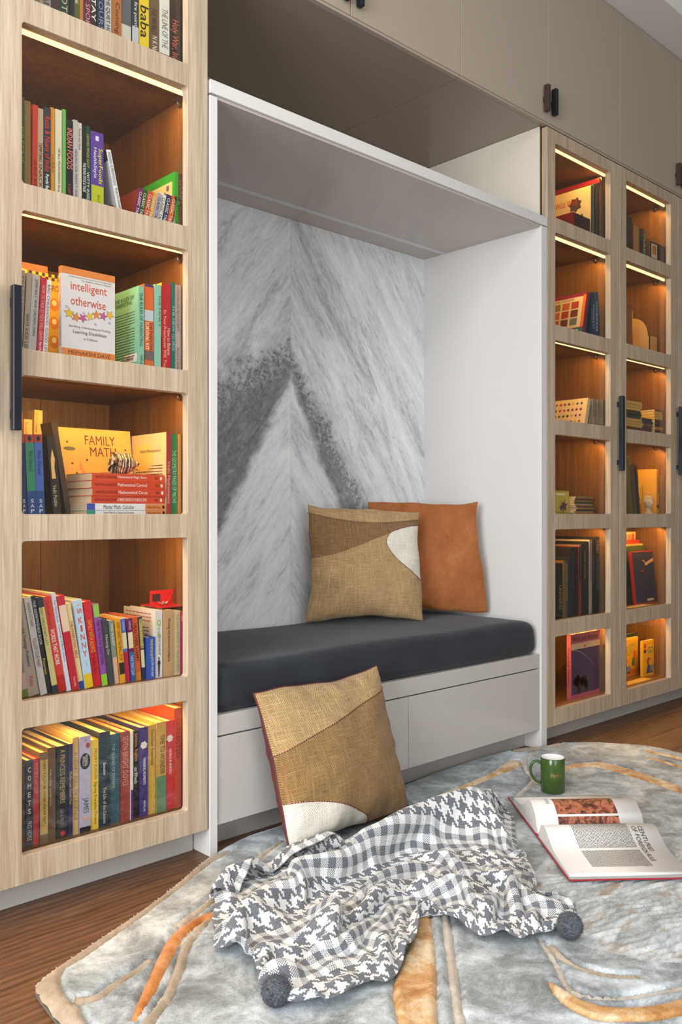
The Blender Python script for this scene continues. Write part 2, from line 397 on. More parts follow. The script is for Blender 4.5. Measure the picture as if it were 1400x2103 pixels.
def charcoal():
    g = G('charcoal_cotton'); v = g.coords('Object'); n = g.noise(v, 900, 2); n2 = g.noise(v, 9, 4, .6, .5)
    g.bump(g.math('ADD', g.math('MULTIPLY', n, .25), g.math('MULTIPLY', n2, 1.2)), .22, .004)
    return g.done(g.ramp(n2, [(.3, '202329'), (.7, '2b2f36')]), .75, Sheen_Weight=.12, Specular_IOR_Level=.3)
def seat_cushion():
    x0, x1, y0, y1, z0, z1 = 1.313, 2.7645, F + .012, 2.42, .3565, .482
    bm = bmesh.new(); bbox(bm, x0, x1, y0, y1, z0, z1)
    bmesh.ops.subdivide_edges(bm, edges=bm.edges[:], cuts=31, use_grid_fill=True)
    for v in bm.verts:
        c = v.co; rr = .030
        q = Vector([0, 0, 0]); lo = (x0, y0, z0); hi = (x1, y1, z1)
        for k in range(3):                       # denser rows near the edges
            t = (c[k] - lo[k]) / (hi[k] - lo[k]); t = .5 - .5 * cos(pi * t) if k < 2 else t; c[k] = lo[k] + t * (hi[k] - lo[k])
        rk = (rr, rr, rr); inner = Vector([min(max(c[k], lo[k] + rk[k]), hi[k] - rk[k]) for k in range(3)]); d = c - inner
        if d.length > 1e-7: v.co = inner + d.normalized() * rr
    for v in bm.verts:
        c = v.co; fx = (c.x - x0) / (x1 - x0); fz = (c.z - z0) / (z1 - z0); fy = (c.y - y0) / (y1 - y0)
        if fz > .5:
            c.z += .006 * sin(pi * fx) * sin(pi * min(1, max(0, fy))) + .0025 * sin(c.x * 9 + c.y * 5)
            c.z -= .014 * max(0, (fx - .93) / .07) ** 2
        if fy < .12: c.y += .004 * sin(pi * fz) * -1 + .0022 * sin(c.x * 7)
        if fx > .9 and fy < .2: c.x -= .014 * ((fx - .9) / .1) * fz
    return tag(mesh_obj('seat_cushion', bm, charcoal(), None, True), 'long charcoal fabric seat cushion on the storage bench', 'cushion')
seat_cushion()

# ------------------------------------------------------------------ overhead cupboards
def cupboard(x0, xm, x1, label, left='handle'):
    r = tag(empty('overhead_cupboard', (0, 0, 0)), label, 'cupboard', 'taupe overhead cupboards')
    box('carcass', x0 + .001, x1 - .001, F + .022, 2.425, 2.337, 2.965, M['soffit'], r)
    box('underside_lip', x0 + .001, x1 - .001, F + .004, F + .021, 2.337, 2.345, M['taupe'], r)
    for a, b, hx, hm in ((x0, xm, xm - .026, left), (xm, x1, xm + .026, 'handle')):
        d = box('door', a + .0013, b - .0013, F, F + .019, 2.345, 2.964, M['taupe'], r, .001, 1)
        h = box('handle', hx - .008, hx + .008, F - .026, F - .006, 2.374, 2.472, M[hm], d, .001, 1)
        box('handle_post', hx - .004, hx + .004, F - .01, F + .001, 2.41, 2.43, M['handle'], d)
cupboard(.21, .745, 1.279, 'taupe overhead cupboard above the left bookcase')
cupboard(1.2795, 1.784, 2.294, 'taupe overhead cupboard above the left part of the seat niche')
cupboard(2.2945, 2.81, 3.341, 'taupe overhead cupboard spanning the niche corner and right bookcase', 'bronze')  # left handle browner: the reflection on its side is painted in
cupboard(3.3415, 3.87, 4.40, 'taupe overhead cupboard at the right edge above the bookcases', 'bronze')  # same painted reflection on the left handle

# shelf: (shelf height, spine plane, [(x, width, height, lean, colour, look, lettering, bands, depth)])
BOOKS={'L6': (1.998, 1.9, [(0.8414, 0.0214, 0.2251, 0.0, '9a8d7a', 'beige hardcover', [('GARDENS OF MEMORY', '3a3028', 0.06, 0.94, 0.2, 0.8)], [], 0.155),
(0.8639, 0.0218, 0.2495, 0.0, '8a8578', 'grey-beige book', [('THE LONG WALK', '40382e', 0.06, 0.94, 0.2, 0.8)], [], 0.155),
(0.8864, 0.0195, 0.2393, 0.0, '3a2a22', 'dark brown hardcover', [('ORIGINS', 'b09060', 0.06, 0.94, 0.2, 0.8)], [], 0.155),
(0.9066, 0.0235, 0.2769, 0.0, '1e3a2a', 'dark green hardcover', [('NATURE NOTES', 'c8b890', 0.06, 0.94, 0.2, 0.8)], [], 0.155),
(0.9309, 0.0106, 0.246, 0.0, '15130f', 'slim black book', [('NIGHT', 'c0c0c0', 0.06, 0.94, 0.2, 0.8)], [], 0.155),
(0.9423, 0.013, 0.2619, 0.0, '4f5a2a', 'olive green book', [('FIELD GUIDE', 'd8d0a0', 0.06, 0.94, 0.2, 0.8)], [], 0.155),
(0.956, 0.0088, 0.2755, 0.0, 'b8702a', 'slim amber book', [], [], 0.155),
(0.9653, 0.0179, 0.2906, 0.0, '54222a', 'maroon paperback', [('AS THE PARTS SPOKE', 'd89090', 0.06, 0.94, 0.2, 0.8)], [], 0.155),
(0.9839, 0.0141, 0.2922, 0.0, '3a1a1e', 'dark wine book with white capitals', [('STAY', 'eeeae4', 0.12, 0.5, 0.1, 0.9)], [], 0.155),
(0.9988, 0.0191, 0.3101, 0.0, '1c2740', 'navy hardcover', [('IN DUE COURSE', '8090b0', 0.06, 0.94, 0.2, 0.8)], [], 0.155),
(1.0187, 0.0193, 0.3123, 0.0, 'b8b8b4', 'pale grey paperback', [('THE QUIET HOUR', '404040', 0.05, 0.5, 0.2, 0.8)], [], 0.155),
(1.0388, 0.0245, 0.3438, 0.0, 'a8662e', 'orange-brown hardcover', [('the Coming N', '5a2a10', 0.06, 0.7, 0.2, 0.8)], [], 0.155),
(1.0641, 0.0274, 0.3375, 0.0, '5a5a58', 'grey photo-covered book', [], [(0.1, 0.3, 'c8beaa')], 0.155),
(1.0924, 0.0186, 0.3396, 0.0, '2a3038', 'slate book with pale band', [('fire point', 'e8e4d8', 0.3, 0.55, 0.2, 0.8)], [(0.05, 0.3, 'b8b8bc')], 0.155),
(1.1122, 0.0261, 0.3565, 0.0, 'e0c020', 'bright yellow book', [('baba', '1c1c1c', 0.24, 0.6, 0.05, 0.95)], [], 0.155),
(1.1392, 0.0297, 0.3806, 0.0, '6a5034', 'brown paperback', [('N K Narayan', 'e8e0d0', 0.03, 0.3, 0.2, 0.8),
('THE WORLD', '3a2818', 0.32, 0.6, 0.2, 0.8)], [], 0.155),
(1.1698, 0.028, 0.3875, 0.0, 'd8d4c8', 'white book with green foot', [('THE LINE OF THE', '7a7a6a', 0.2, 0.6, 0.2, 0.8)], [(0, 0.14, '205040')], 0.155),
(1.1987, 0.0308, 0.3973, 0.0, '382a26', 'dark brown book with red title', [('Holy War, Inc.', 'd07050', 0.12, 0.6, 0.1, 0.9)], [], 0.155),
(1.2304, 0.0198, 0.4084, 0.0, '201c1a', 'black hardcover by the side wall', [], [], 0.155)]), 'L5': (1.592, 1.9, [(0.8081, 0.015, 0.2129, 0.0, '3a4a1c', 'dark green cookbook', [('GREENS', '8a9a4a', 0.06, 0.94, 0.2, 0.8)], [], 0.2),
(0.8238, 0.0144, 0.2095, 0.0, '8a6428', 'mustard brown cookbook', [], [], 0.2),
(0.8396, 0.0128, 0.2051, -0.0104, 'c83a1c', 'red-orange cookbook', [('QUICK BITES', '6a1208', 0.05, 0.4, 0.2, 0.8)], [], 0.2),
(0.8538, 0.0136, 0.2023, -0.0035, 'c0a888', 'beige cookbook with dark capitals', [('TEMPTING', '2a2018', 0.4, 0.62, 0.2, 0.8),
('SNACKS', '5a4030', 0.08, 0.38, 0.2, 0.8)], [], 0.19),
(0.8682, 0.0163, 0.2084, 0.0, '2a2a34', 'black cookbook with red title', [('Rotis & Naans of India', 'e03a2c', 0.3, 0.9, 0.12, 0.92),
('Purobi Babbar', 'ffffff', 0.03, 0.27, 0.2, 0.7)], [], 0.2),
(0.8853, 0.0088, 0.214, -0.0017, 'd08a1c', 'slim orange cookbook', [('CURRY', '8a4a10', 0.2, 0.6, 0.2, 0.8)], [], 0.19),
(0.8956, 0.0155, 0.2127, -0.0017, 'd8ccaa', 'cream cookbook', [('100 Best VEGAN BAKING Recipes', '4a4434', 0.08, 0.58, 0.3, 0.75)], [], 0.2),
(0.9122, 0.0082, 0.2165, 0.0, '6aa858', 'slim light green cookbook', [], [], 0.2),
(0.9223, 0.017, 0.1974, 0.0, '1a1614', 'black cookbook with pale red title', [('INDIAN FOODS', 'e88070', 0.42, 0.9, 0.08, 0.92),
("A Cook's Guide", 'b04040', 0.05, 0.25, 0.2, 0.8)], [], 0.18),
(0.9396, 0.0107, 0.2009, 0.0019, 'b4a8a8', 'slim lilac-grey book', [('HEALING FOR PERFECT HEALTH', '5a4a5a', 0.05, 0.66, 0.25, 0.8)], [], 0.17),
(0.9511, 0.0104, 0.1992, 0.0, 'cfc6b4', 'slim cream book', [('Foods and Facts', '3a3a3a', 0.68, 0.93, 0.25, 0.75)], [], 0.17),
(0.9622, 0.0093, 0.1954, 0.002, '141210', 'slim black book with white capitals', [('THE BOND DOGS & TALES', 'f0f0f0', 0.2, 0.55, 0.1, 0.9)], [(0, 0.12, '9a948c')], 0.17),
(0.9718, 0.0113, 0.1983, 0.002, '12402a', 'dark green book with pale lettering', [('WITTY INSIDE', 'e8e8e0', 0.08, 0.45, 0.2, 0.8),
('LEAVES MADE EASY', 'c0b050', 0.5, 0.9, 0.2, 0.8)], [], 0.17),
(0.9847, 0.0324, 0.1895, 0.0041, '5a3a8c', 'thick purple paperback with lime foot', [('SuperFoods', 'd8d830', 0.36, 0.8, 0.5, 0.92),
('HealthStyle', 'e4dff0', 0.42, 0.8, 0.12, 0.46),
('Steven Pratt', '505a10', 0.08, 0.22, 0.4, 0.8)], [(-0.01, 0.33, 'b0b418')], 0.17)]), 'L5s': (1.592, 1.9, [(1.0932, 0.0126, 0.0857, -0.2085, '6a1c5a', 'purple small paperback', [('CLASSIC TALES', 'f0e8d8', 0.1, 0.9, 0.2, 0.8)], [], 0.11),
(1.1063, 0.0127, 0.0864, -0.2084, '1c5a2a', 'green small paperback', [('CLASSIC TALES', 'f0e8d8', 0.1, 0.9, 0.2, 0.8)], [], 0.11),
(1.1195, 0.0129, 0.086, -0.2111, 'c04a24', 'brick red small paperback', [('CLASSIC TALES', 'f0e8d8', 0.1, 0.9, 0.2, 0.8)], [], 0.11),
(1.1328, 0.013, 0.0864, -0.2119, 'd89a20', 'amber small paperback', [('CLASSIC TALES', 'f0e8d8', 0.1, 0.9, 0.2, 0.8)], [], 0.11),
(1.1462, 0.0131, 0.0872, -0.2119, 'a89aa8', 'mauve small paperback', [('CLASSIC TALES', '3a3a3a', 0.1, 0.9, 0.2, 0.8)], [], 0.11),
(1.1597, 0.0132, 0.0895, -0.2082, 'e0d8c8', 'white small paperback', [('CLASSIC TALES', '3a3a3a', 0.1, 0.9, 0.2, 0.8)], [], 0.11),
(1.1733, 0.0133, 0.0914, -0.2056, '1c2850', 'navy small paperback', [('CLASSIC TALES', 'f0e8d8', 0.1, 0.9, 0.2, 0.8)], [], 0.11),
(1.187, 0.0134, 0.091, -0.2082, 'c85a20', 'orange small paperback', [('CLASSIC TALES', 'f0e8d8', 0.1, 0.9, 0.2, 0.8)], [], 0.11),
(1.2009, 0.0135, 0.0914, -0.2091, '7a1c1c', 'dark red small paperback', [('CLASSIC TALES', 'f0e8d8', 0.1, 0.9, 0.2, 0.8)], [], 0.11)]), 'L5r': (1.592, 1.9, [(1.2131, 0.0104, 0.1538, 0.0, '3aa030', 'green hardcover with cream picture panel', [('GREEN KITCHENS', '14401a', 0.05, 0.6, 0.2, 0.8)], [], 0.2),
(1.2244, 0.0216, 0.1529, 0.0, '6a4630', 'brown book by the side wall', [('COOKERY', 'b08a60', 0.5, 0.9, 0.2, 0.8)], [], 0.18)]), 'L4': (1.232, 1.9, [(0.7926, 0.012, 0.1906, -0.0396, 'a89078', 'pale brown book', [('TEACH', '5a4030', 0.06, 0.94, 0.2, 0.8)], [], 0.155),
(0.8053, 0.0125, 0.1881, -0.0424, 'b09a84', 'taupe book', [('TEACH YOUR CHILD', '6a5040', 0.06, 0.94, 0.2, 0.8)], [], 0.155),
(0.8185, 0.0123, 0.1842, -0.0532, 'a89684', 'grey-beige book with dark title', [('WHY KIDS LIE', '3a2e26', 0.08, 0.5, 0.2, 0.8)], [], 0.155),
(0.8319, 0.0184, 0.1825, -0.0581, 'b8b0aa', 'grey book with black capitals', [('JOHN HOLT  HOW CHILDREN LEARN', '2a2a30', 0.25, 0.95, 0.3, 0.75)], [], 0.155),
(0.8513, 0.0136, 0.1802, -0.0577, 'c02a38', 'red book with pale lettering', [('HOW TO TALK SO KIDS WILL LEARN', 'f0b0b0', 0.2, 0.9, 0.2, 0.8),
('Faber & Mazlish', 'ffffff', 0.03, 0.18, 0.2, 0.8)], [], 0.155),
(0.8661, 0.0109, 0.1778, -0.0591, 'e8e4e4', 'white book with purple capitals', [('BAD CHILDHOOD, GOOD LIFE', '6a2a6a', 0.06, 0.94, 0.15, 0.85)], [], 0.155)]), 'L4r': (1.232, 1.9, [(1.1088, 0.0153, 0.2052, 0.0, '7fb89a', 'mint green paperback with dark title', [('THE RULES OF PARENTING', '20403a', 0.28, 0.92, 0.2, 0.75),
('TEMPLAR', '20403a', 0.05, 0.18, 0.3, 0.7)], [], 0.13),
(1.1267, 0.0264, 0.2141, 0.0, 'd2622a', 'orange paperback with two small photos', [('SURVIVAL KIT', 'f4e0d0', 0.24, 0.56, 0.12, 0.5),
('THE PARENTING', '7a2a10', 0.22, 0.56, 0.55, 0.9)], [(0.575, 0.7, 'b8c0c4'),
(0.12, 0.23, '6a5a54'),
(0.97, 1.005, '3a3a70')], 0.16),
(1.1549, 0.0184, 0.2173, 0.0, '8ab8a4', 'pale teal paperback', [('THE FAMILY', '305048', 0.5, 0.9, 0.6, 0.9)], [], 0.15),
(1.1768, 0.0268, 0.2258, 0.0, 'b01824', 'crimson book with pale italic title', [('So Your Preschooler Will, Too', 'f0b8a0', 0.06, 0.7, 0.15, 0.5),
('How to Behave', 'f0b8a0', 0.2, 0.5, 0.6, 0.95)], [], 0.15),
(1.2045, 0.0099, 0.2301, 0.0, '1a6a5c', 'slim deep teal book', [('THE NEW GUIDE', 'a0d0c4', 0.2, 0.8, 0.2, 0.8)], [], 0.14),
(1.2154, 0.0187, 0.2282, 0.0, 'b8a8a0', 'greyish pink paperback', [('COUNSELLING ADOLESCENTS', '3a3030', 0.48, 0.97, 0.35, 0.7),
('Howard & Geldard', '3a3030', 0.03, 0.3, 0.35, 0.7)], [], 0.14),
(1.235, 0.0106, 0.2298, 0.0, '7a5a50', 'slim brown book by the side wall', [], [], 0.14)]), 'L3': (0.873, 1.9, [(0.7995, 0.0156, 0.1794, 0.0287, '1c2c50', 'navy workbook', [], [], 0.2),
(0.8161, 0.0136, 0.1804, 0.025, '22345c', 'dark blue workbook', [], [(0.9, 1.0, 'b0402c')], 0.2),
(0.8308, 0.0206, 0.1813, 0.0426, '2a4a86', 'blue workbook with green panel', [('Math Olympiad', '163a30', 0.55, 0.8, 0.2, 0.8)], [(0.3, 0.9, '3a8a66'),
(0.9, 1.0, 'b0402c')], 0.2),
(0.8524, 0.0198, 0.1826, 0.039, '2a4a86', 'blue workbook with violet-blue panel', [('Maths Olympiad', '16204a', 0.5, 0.8, 0.2, 0.8)], [(0.3, 0.9, '4a66b0'),
(0.9, 1.0, 'b0402c')], 0.2)]), 'L3r': (0.873, 1.9, [(1.1879, 0.0143, 0.2097, 0.0, 'a02430', 'red hardcover with small title', [('Vedic Mathematics', 'e8b8a0', 0.14, 0.65, 0.25, 0.75)], [], 0.17),
(1.2032, 0.0199, 0.2068, 0.0, '2f7a44', 'green paperback', [('THE GEOMETRY PAGES OF MATHS', 'a8d8a8', 0.15, 0.8, 0.2, 0.8)], [], 0.16),
(1.224, 0.0082, 0.2069, 0.0, 'd88a3c', 'slim orange booklet', [], [], 0.16),
(1.2331, 0.0115, 0.2067, 0.0, '8a8a2a', 'olive yellow booklet by the side wall', [('MATHS WORKOUT', '3a3a10', 0.15, 0.8, 0.2, 0.8)], [], 0.16)]), 'L2': (0.466, 1.9, [(0.8151, 0.0175, 0.2211, 0.1734, '8a7a66', 'brownish grey paperback', [('Most Troublesome Feelings', '3a3028', 0.4, 0.9, 0.2, 0.8)], [(-0.01, 0.08, '6a7a2a'),
(0.08, 0.25, 'c0a090')], 0.155),
(0.8333, 0.0249, 0.2242, 0.1734, 'a8988a', 'taupe paperback with dark title', [('Most Troublesome Teenage Problems', '28221e', 0.3, 0.97, 0.3, 0.7),
('Medico', 'c04030', 0.1, 0.2, 0.2, 0.8)], [], 0.155),
(0.8596, 0.0166, 0.2259, 0.1734, 'c4bab4', 'pale grey paperback', [('ANDREW MATTHEWS', '5a4a50', 0.7, 0.95, 0.2, 0.8),
('FOLLOW YOUR HEART', '5a4a50', 0.28, 0.58, 0.2, 0.8)], [], 0.155),
(0.8773, 0.0106, 0.2286, 0.1734, '23252e', 'black paperback with white title', [('THE ASSERTIVENESS BOOK', 'd0d4dc', 0.5, 0.95, 0.2, 0.8),
('Paterson', 'd8b840', 0.2, 0.36, 0.2, 0.8)], [], 0.155),
(0.8889, 0.0144, 0.2234, 0.1689, '26303e', 'dark slate book with cream title strip', [('EVERY CHILD IS NOT LAZY', '3a4a20', 0.5, 0.9, 0.2, 0.6)], [(0.08, 0.9, 'c8b878')], 0.155),
(0.9044, 0.0194, 0.2239, 0.1689, 'cc3a2e', 'red paperback with white capitals', [('WORDS THAT WORK', 'f4ece6', 0.28, 0.66, 0.2, 0.75),
('Dr Frank Luntz', '7a1c18', 0.7, 0.95, 0.2, 0.6)], [(-0.01, 0.17, 'b82018')], 0.155),
(0.9245, 0.0102, 0.2322, 0.1689, 'cfccd6', 'white paperback with blue-grey lettering', [('The Values Book', '6a7aa0', 0.7, 0.93, 0.2, 0.8),
('Teaching 16 Basic Values', '5a6a80', 0.3, 0.68, 0.3, 0.8)], [], 0.2),
(0.9359, 0.0179, 0.2242, 0.1689, 'b82232', 'red paperback with picture strip', [('Close Looking', 'f0c8b0', 0.04, 0.14, 0.3, 0.7)], [(0.62, 0.9, 'e0c0a4')], 0.155),
(0.9549, 0.0127, 0.205, 0.1689, 'dcc08a', 'sand coloured paperback with red capitals', [('THE PARENTING BIBLE', 'b02a20', 0.36, 0.8, 0.25, 0.8)], [(-0.01, 0.09, '1c3a8a')], 0.155),
(0.9687, 0.021, 0.2108, 0.144, 'b4c8da', 'pale blue paperback with red letters', [('S', 'd04a3a', 0.83, 0.92, 0.25, 0.8),
('LOUIS J ARONNE', '4a4a54', 0.25, 0.3, 0.2, 0.8)], [(-0.01, 0.16, 'd8b420')], 0.18),
(0.9909, 0.0202, 0.205, 0.1313, 'c4202a', 'bright red paperback', [('FAMILY WITH ADVICE', 'd8a040', 0.4, 0.78, 0.2, 0.8),
('Dr Nathan Ross', '7a1018', 0.15, 0.4, 0.2, 0.8)], [], 0.17),
(1.0123, 0.0152, 0.1977, 0.1247, '8a4a96', 'purple paperback with lime ends', [('Help Me Face This', '3a1a4a', 0.5, 0.8, 0.2, 0.8),
("DON'T PANIC", '2a1a3a', 0.25, 0.48, 0.2, 0.8)], [(-0.01, 0.14, '8ac02a'),
(0.84, 1.005, '8ab84a')], 0.155),
(1.0287, 0.017, 0.1607, 0.1247, '44424a', 'dark grey paperback', [('Moving On', 'd0ccb4', 0.45, 0.75, 0.35, 0.85)], [], 0.155),
(1.0469, 0.0114, 0.1548, 0.1049, '7a8476', 'grey-green small paperback', [('MIND IN BODY', 'd8e0c0', 0.6, 0.95, 0.2, 0.8)], [(-0.01, 0.42, 'd0a088')], 0.13),
(1.0596, 0.0144, 0.157, 0.0929, 'd8961e', 'golden yellow small paperback', [("DON'T SWEAT THE SMALL STUFF", '5a3a08', 0.35, 0.95, 0.2, 0.8)], [(0.14, 0.32, '2a2620')], 0.14),
(1.0753, 0.0129, 0.1558, 0.0929, '5a6cb4', 'blue and red small paperback', [('DO IT NOW', 'c8d0f0', 0.82, 0.95, 0.2, 0.8)], [(-0.01, 0.48, 'b41c3c'),
(0.53, 0.78, 'd8cca0')], 0.14),
(1.089, 0.0135, 0.1557, 0.0777, '6a2050', 'plum and blue small paperback', [('HAPPINESS', 'e0b0c8', 0.82, 0.96, 0.2, 0.8),
('TAKE THAT LEAP', 'b0d0f0', 0.1, 0.42, 0.2, 0.8)], [(-0.01, 0.47, '2a5a90'),
(0.53, 0.78, 'd8cca8')], 0.14),
(1.1038, 0.0157, 0.1572, 0.0707, 'c8582a', 'rust orange small paperback', [('HEALTHIER HAPPY', '4a1808', 0.3, 0.9, 0.2, 0.8)], [(-0.01, 0.13, 'c87820')], 0.14),
(1.1203, 0.0103, 0.1567, 0.0707, '23284a', 'navy small paperback with mustard strip', [('ONE MINUTE', 'e0d060', 0.55, 0.9, 0.2, 0.8)], [(0.5, 0.97, '9a8a4a'),
(0.2, 0.48, 'd0c498')], 0.14)]), 'L2r': (0.466, 1.9, [(1.1315, 0.0251, 0.1038, 0.0, '2f54a8', 'short blue paperback', [('FRIENDSHIPS', 'd8c83a', 0.5, 0.95, 0.4, 0.7),
('FOLLOW YOUR HEART', 'e8e8f0', 0.05, 0.5, 0.5, 0.8)], [], 0.05),
(1.1575, 0.0211, 0.1688, 0.0, 'd4ccc8', 'white paperback with large lime lettering', [('VIKAS SWARUP', '4a4a4a', 0.34, 0.64, 0.4, 0.75)], [], 0.155),
(1.1804, 0.0286, 0.1671, 0.0, 'b89468', 'tan paperback', [('Working with Emotional Intelligence', '2a2018', 0.22, 0.88, 0.35, 0.7)], [], 0.155),
(1.2099, 0.0218, 0.1636, 0.0, 'd0bc90', 'cream paperback', [('THE DAILY ROUTE TO TRUE WORTH', '8a7a58', 0.05, 0.95, 0.45, 0.85)], [], 0.155),
(1.2327, 0.0092, 0.1611, 0.0, 'c01068', 'slim magenta book by the side wall', [], [(0.84, 0.93, 'e0a020'),
(0.93, 1.005, 'd04030')], 0.15)]), 'L1': (0.131, 1.895, [(0.794, 0.0138, 0.1856, 0.0, '4a2a20', 'dark brown hardcover', [], [], 0.155),
(0.8084, 0.0143, 0.1854, 0.0, '40302a', 'brown-black hardcover', [], [], 0.155),
(0.8234, 0.0172, 0.1947, 0.0, '1e2230', 'navy hardcover with pale capitals', [('FRED HOYLE', 'c0c0c8', 0.08, 0.3, 0.2, 0.8)], [], 0.2),
(0.8413, 0.0142, 0.1947, 0.0, 'b02a38', 'red hardcover with faded title', [('MYSTERY UNTOLD', 'e08890', 0.6, 0.95, 0.2, 0.8)], [], 0.2),
(0.8562, 0.0194, 0.2059, 0.0, '6a5a44', 'grey-brown hardcover with tan strip', [('ROBERT FULGHUM  MAYBE (MAYBE NOT)', '2a2418', 0.2, 0.93, 0.28, 0.72)], [(0.1, 0.92, 'b89450')], 0.2),
(0.8764, 0.019, 0.2125, 0.0, '5a4434', 'brown hardcover with fine print', [('THE FOUR QUARTETS', 'c0a890', 0.3, 0.85, 0.2, 0.4)], [], 0.2),
(0.8961, 0.0271, 0.2124, 0.0, '1e2026', 'black hardcover with gold serif title', [('A PRINCESS REMEMBERS', 'a89468', 0.38, 0.96, 0.3, 0.75),
('GAYATRI DEVI', '7a7a80', 0.12, 0.32, 0.3, 0.65)], [], 0.21),
(0.924, 0.0109, 0.2143, 0.0, '23264a', 'navy blue slim hardcover', [('MacGen Laws Growth Mass', 'b8a83a', 0.35, 0.7, 0.2, 0.8)], [], 0.2),
(0.9357, 0.0148, 0.226, 0.0, 'c09a66', 'tan hardcover', [('A HEART FULL OF LEGENDS', '8a6a40', 0.15, 0.85, 0.2, 0.8)], [], 0.2),
(0.9516, 0.0285, 0.2253, 0.0, 'a8a0b4', 'lavender grey hardcover with dark oval', [('JANE BURKE', '2a2a30', 0.94, 0.985, 0.15, 0.9),
('JAMES', '3a3a44', 0.2, 0.36, 0.2, 0.8)], [(-0.01, 0.06, '14141a')], 0.21),
(0.9813, 0.0204, 0.2122, 0.0, 'd8b440', 'yellow paperback with brown title', [('MICKEY FLODIN  Signing Everyday Phrases', '6a4a10', 0.06, 0.9, 0.35, 0.8)], [], 0.17),
(1.0025, 0.0275, 0.2265, 0.0, '1c2c38', 'blue-black hardcover', [('Smolin', 'e0dcd0', 0.55, 0.68, 0.35, 0.6),
('The Life of the Cosmos', 'c8c0b0', 0.04, 0.42, 0.35, 0.65)], [], 0.21),
(1.0312, 0.0272, 0.2161, 0.0, '2c4e58', 'dark teal hardcover', [('THE ISLAND OF DREAMS', '8aa8a8', 0.4, 0.9, 0.2, 0.5)], [], 0.2),
(1.0593, 0.0244, 0.2175, 0.0, '8a3a34', 'red-brown hardcover', [('SEVEN BRIGHT DOVES', 'd09080', 0.4, 0.95, 0.2, 0.8)], [], 0.2),
(1.0845, 0.0071, 0.2154, 0.0, 'd8ccc0', 'slim white book with purple foot', [], [(-0.01, 0.34, '4a2070')], 0.19),
(1.0924, 0.016, 0.2148, 0.0, '17171a', 'black paperback with orange and white title', [('Junkbots, Bugbots', 'd87a30', 0.65, 0.97, 0.2, 0.8),
('on Wheels', 'e8e4dc', 0.4, 0.58, 0.2, 0.8)], [], 0.19),
(1.1093, 0.0239, 0.2201, 0.0, '3c2668', 'purple hardcover with white seal', [('WINNING MOMENTS', 'ece8f0', 0.36, 0.66, 0.4, 0.7),
('MACMILLAN', 'd0c8e0', 0.06, 0.18, 0.45, 0.7)], [], 0.2),
(1.1345, 0.0204, 0.2212, 0.0, 'c0963c', 'ochre hardcover', [('Golden Secrets', '5a3a10', 0.55, 0.95, 0.4, 0.85)], [], 0.2),
(1.1562, 0.0291, 0.2244, 0.0, 'b88e46', 'sand and green hardcover', [('TIME TO WONDER', '3a3a2a', 0.42, 0.86, 0.4, 0.85)], [(-0.01, 0.4, '5a7a5a')], 0.2),
(1.1866, 0.0229, 0.2232, 0.0, 'c03038', 'red hardcover with white seal', [('NOBLE PURSUITS', 'f0dcd8', 0.4, 0.68, 0.4, 0.7)], [], 0.2),
(1.2108, 0.0209, 0.2526, 0.0, 'b84030', 'tall red-orange hardcover by the side wall', [('COLLECTED', '802018', 0.5, 0.9, 0.2, 0.8)], [], 0.2)]),
'A6': (1.998, 1.9, [(3.1996, 0.0145, 0.2259, 0.0, '34443e', 'dark green-grey picture book with cream animal cover', [], [], 0.27),
(3.2157, 0.0114, 0.2322, 0.0, '8a8478', 'grey slim picture book', [], [], 0.24),
(3.2287, 0.0139, 0.2399, 0.0, '1c3028', 'blackish green slim book', [], [], 0.25),
(3.2443, 0.0131, 0.2473, 0.0, '6a5a48', 'taupe slim book', [], [], 0.25),
(3.2591, 0.0132, 0.2542, 0.0, '2a2420', 'dark brown slim book', [], [], 0.25),
(3.2739, 0.0116, 0.2776, 0.0, 'a01c1c', 'tall slim red picture book', [], [], 0.28),
(3.2872, 0.01, 0.2833, 0.0, '2a2018', 'black-brown slim book', [], [], 0.25),
(3.2989, 0.0134, 0.2799, 0.0, '1a1512', 'black slim book by the side wall', [], [], 0.25)]), 'A5': (1.592, 1.9, [(3.1289, 0.0189, 0.1906, -0.2173, '8a1c3c', 'board book with twelve small pictures on a magenta cover', [], [], 0.22),
(3.1493, 0.0158, 0.184, -0.2181, '23304a', 'dark blue slim book', [], [], 0.2),
(3.2036, 0.0129, 0.1941, 0.0, '1c2c44', 'navy slim book', [('ATLAS', '90a0b0', 0.06, 0.94, 0.2, 0.8)], [], 0.2),
(3.2182, 0.0179, 0.1975, 0.0, '1a3a5a', 'deep blue slim book', [('WORLD', 'c0d0d8', 0.06, 0.94, 0.2, 0.8)], [], 0.2),
(3.2377, 0.0205, 0.2017, 0.0, '244a6a', 'steel blue slim book', [('OCEANS', 'c0d0d8', 0.06, 0.94, 0.2, 0.8)], [], 0.2)]), 'A4': (1.232, 1.9, [(3.1478, 0.0222, 0.1169, -0.2611, 'd8bc8a', 'cream book dotted with small coloured motifs', [], [], 0.22),
(3.194, 0.0169, 0.1157, 0.0, '8a7a64', 'grey-brown volume of a matching set', [('ART', '3a3026', 0.5, 0.8, 0.2, 0.8)], [], 0.2),
(3.2141, 0.0179, 0.1175, 0.0, '9a8a74', 'first grey volume of the matching set', [('SUN', '4a3c30', 0.4, 0.85, 0.2, 0.8)], [], 0.2),
(3.2345, 0.018, 0.118, 0.0, '94866e', 'second grey volume of the matching set', [('MOON', '4a3c30', 0.4, 0.85, 0.2, 0.8)], [], 0.2),
(3.2549, 0.0182, 0.1186, 0.0, '8e806a', 'third grey volume of the matching set', [('RAIN', '4a3c30', 0.4, 0.85, 0.2, 0.8)], [], 0.2),
(3.2756, 0.0183, 0.1191, 0.0, '988a76', 'fourth grey volume of the matching set', [('WIND', '4a3c30', 0.4, 0.85, 0.2, 0.8)], [], 0.2),
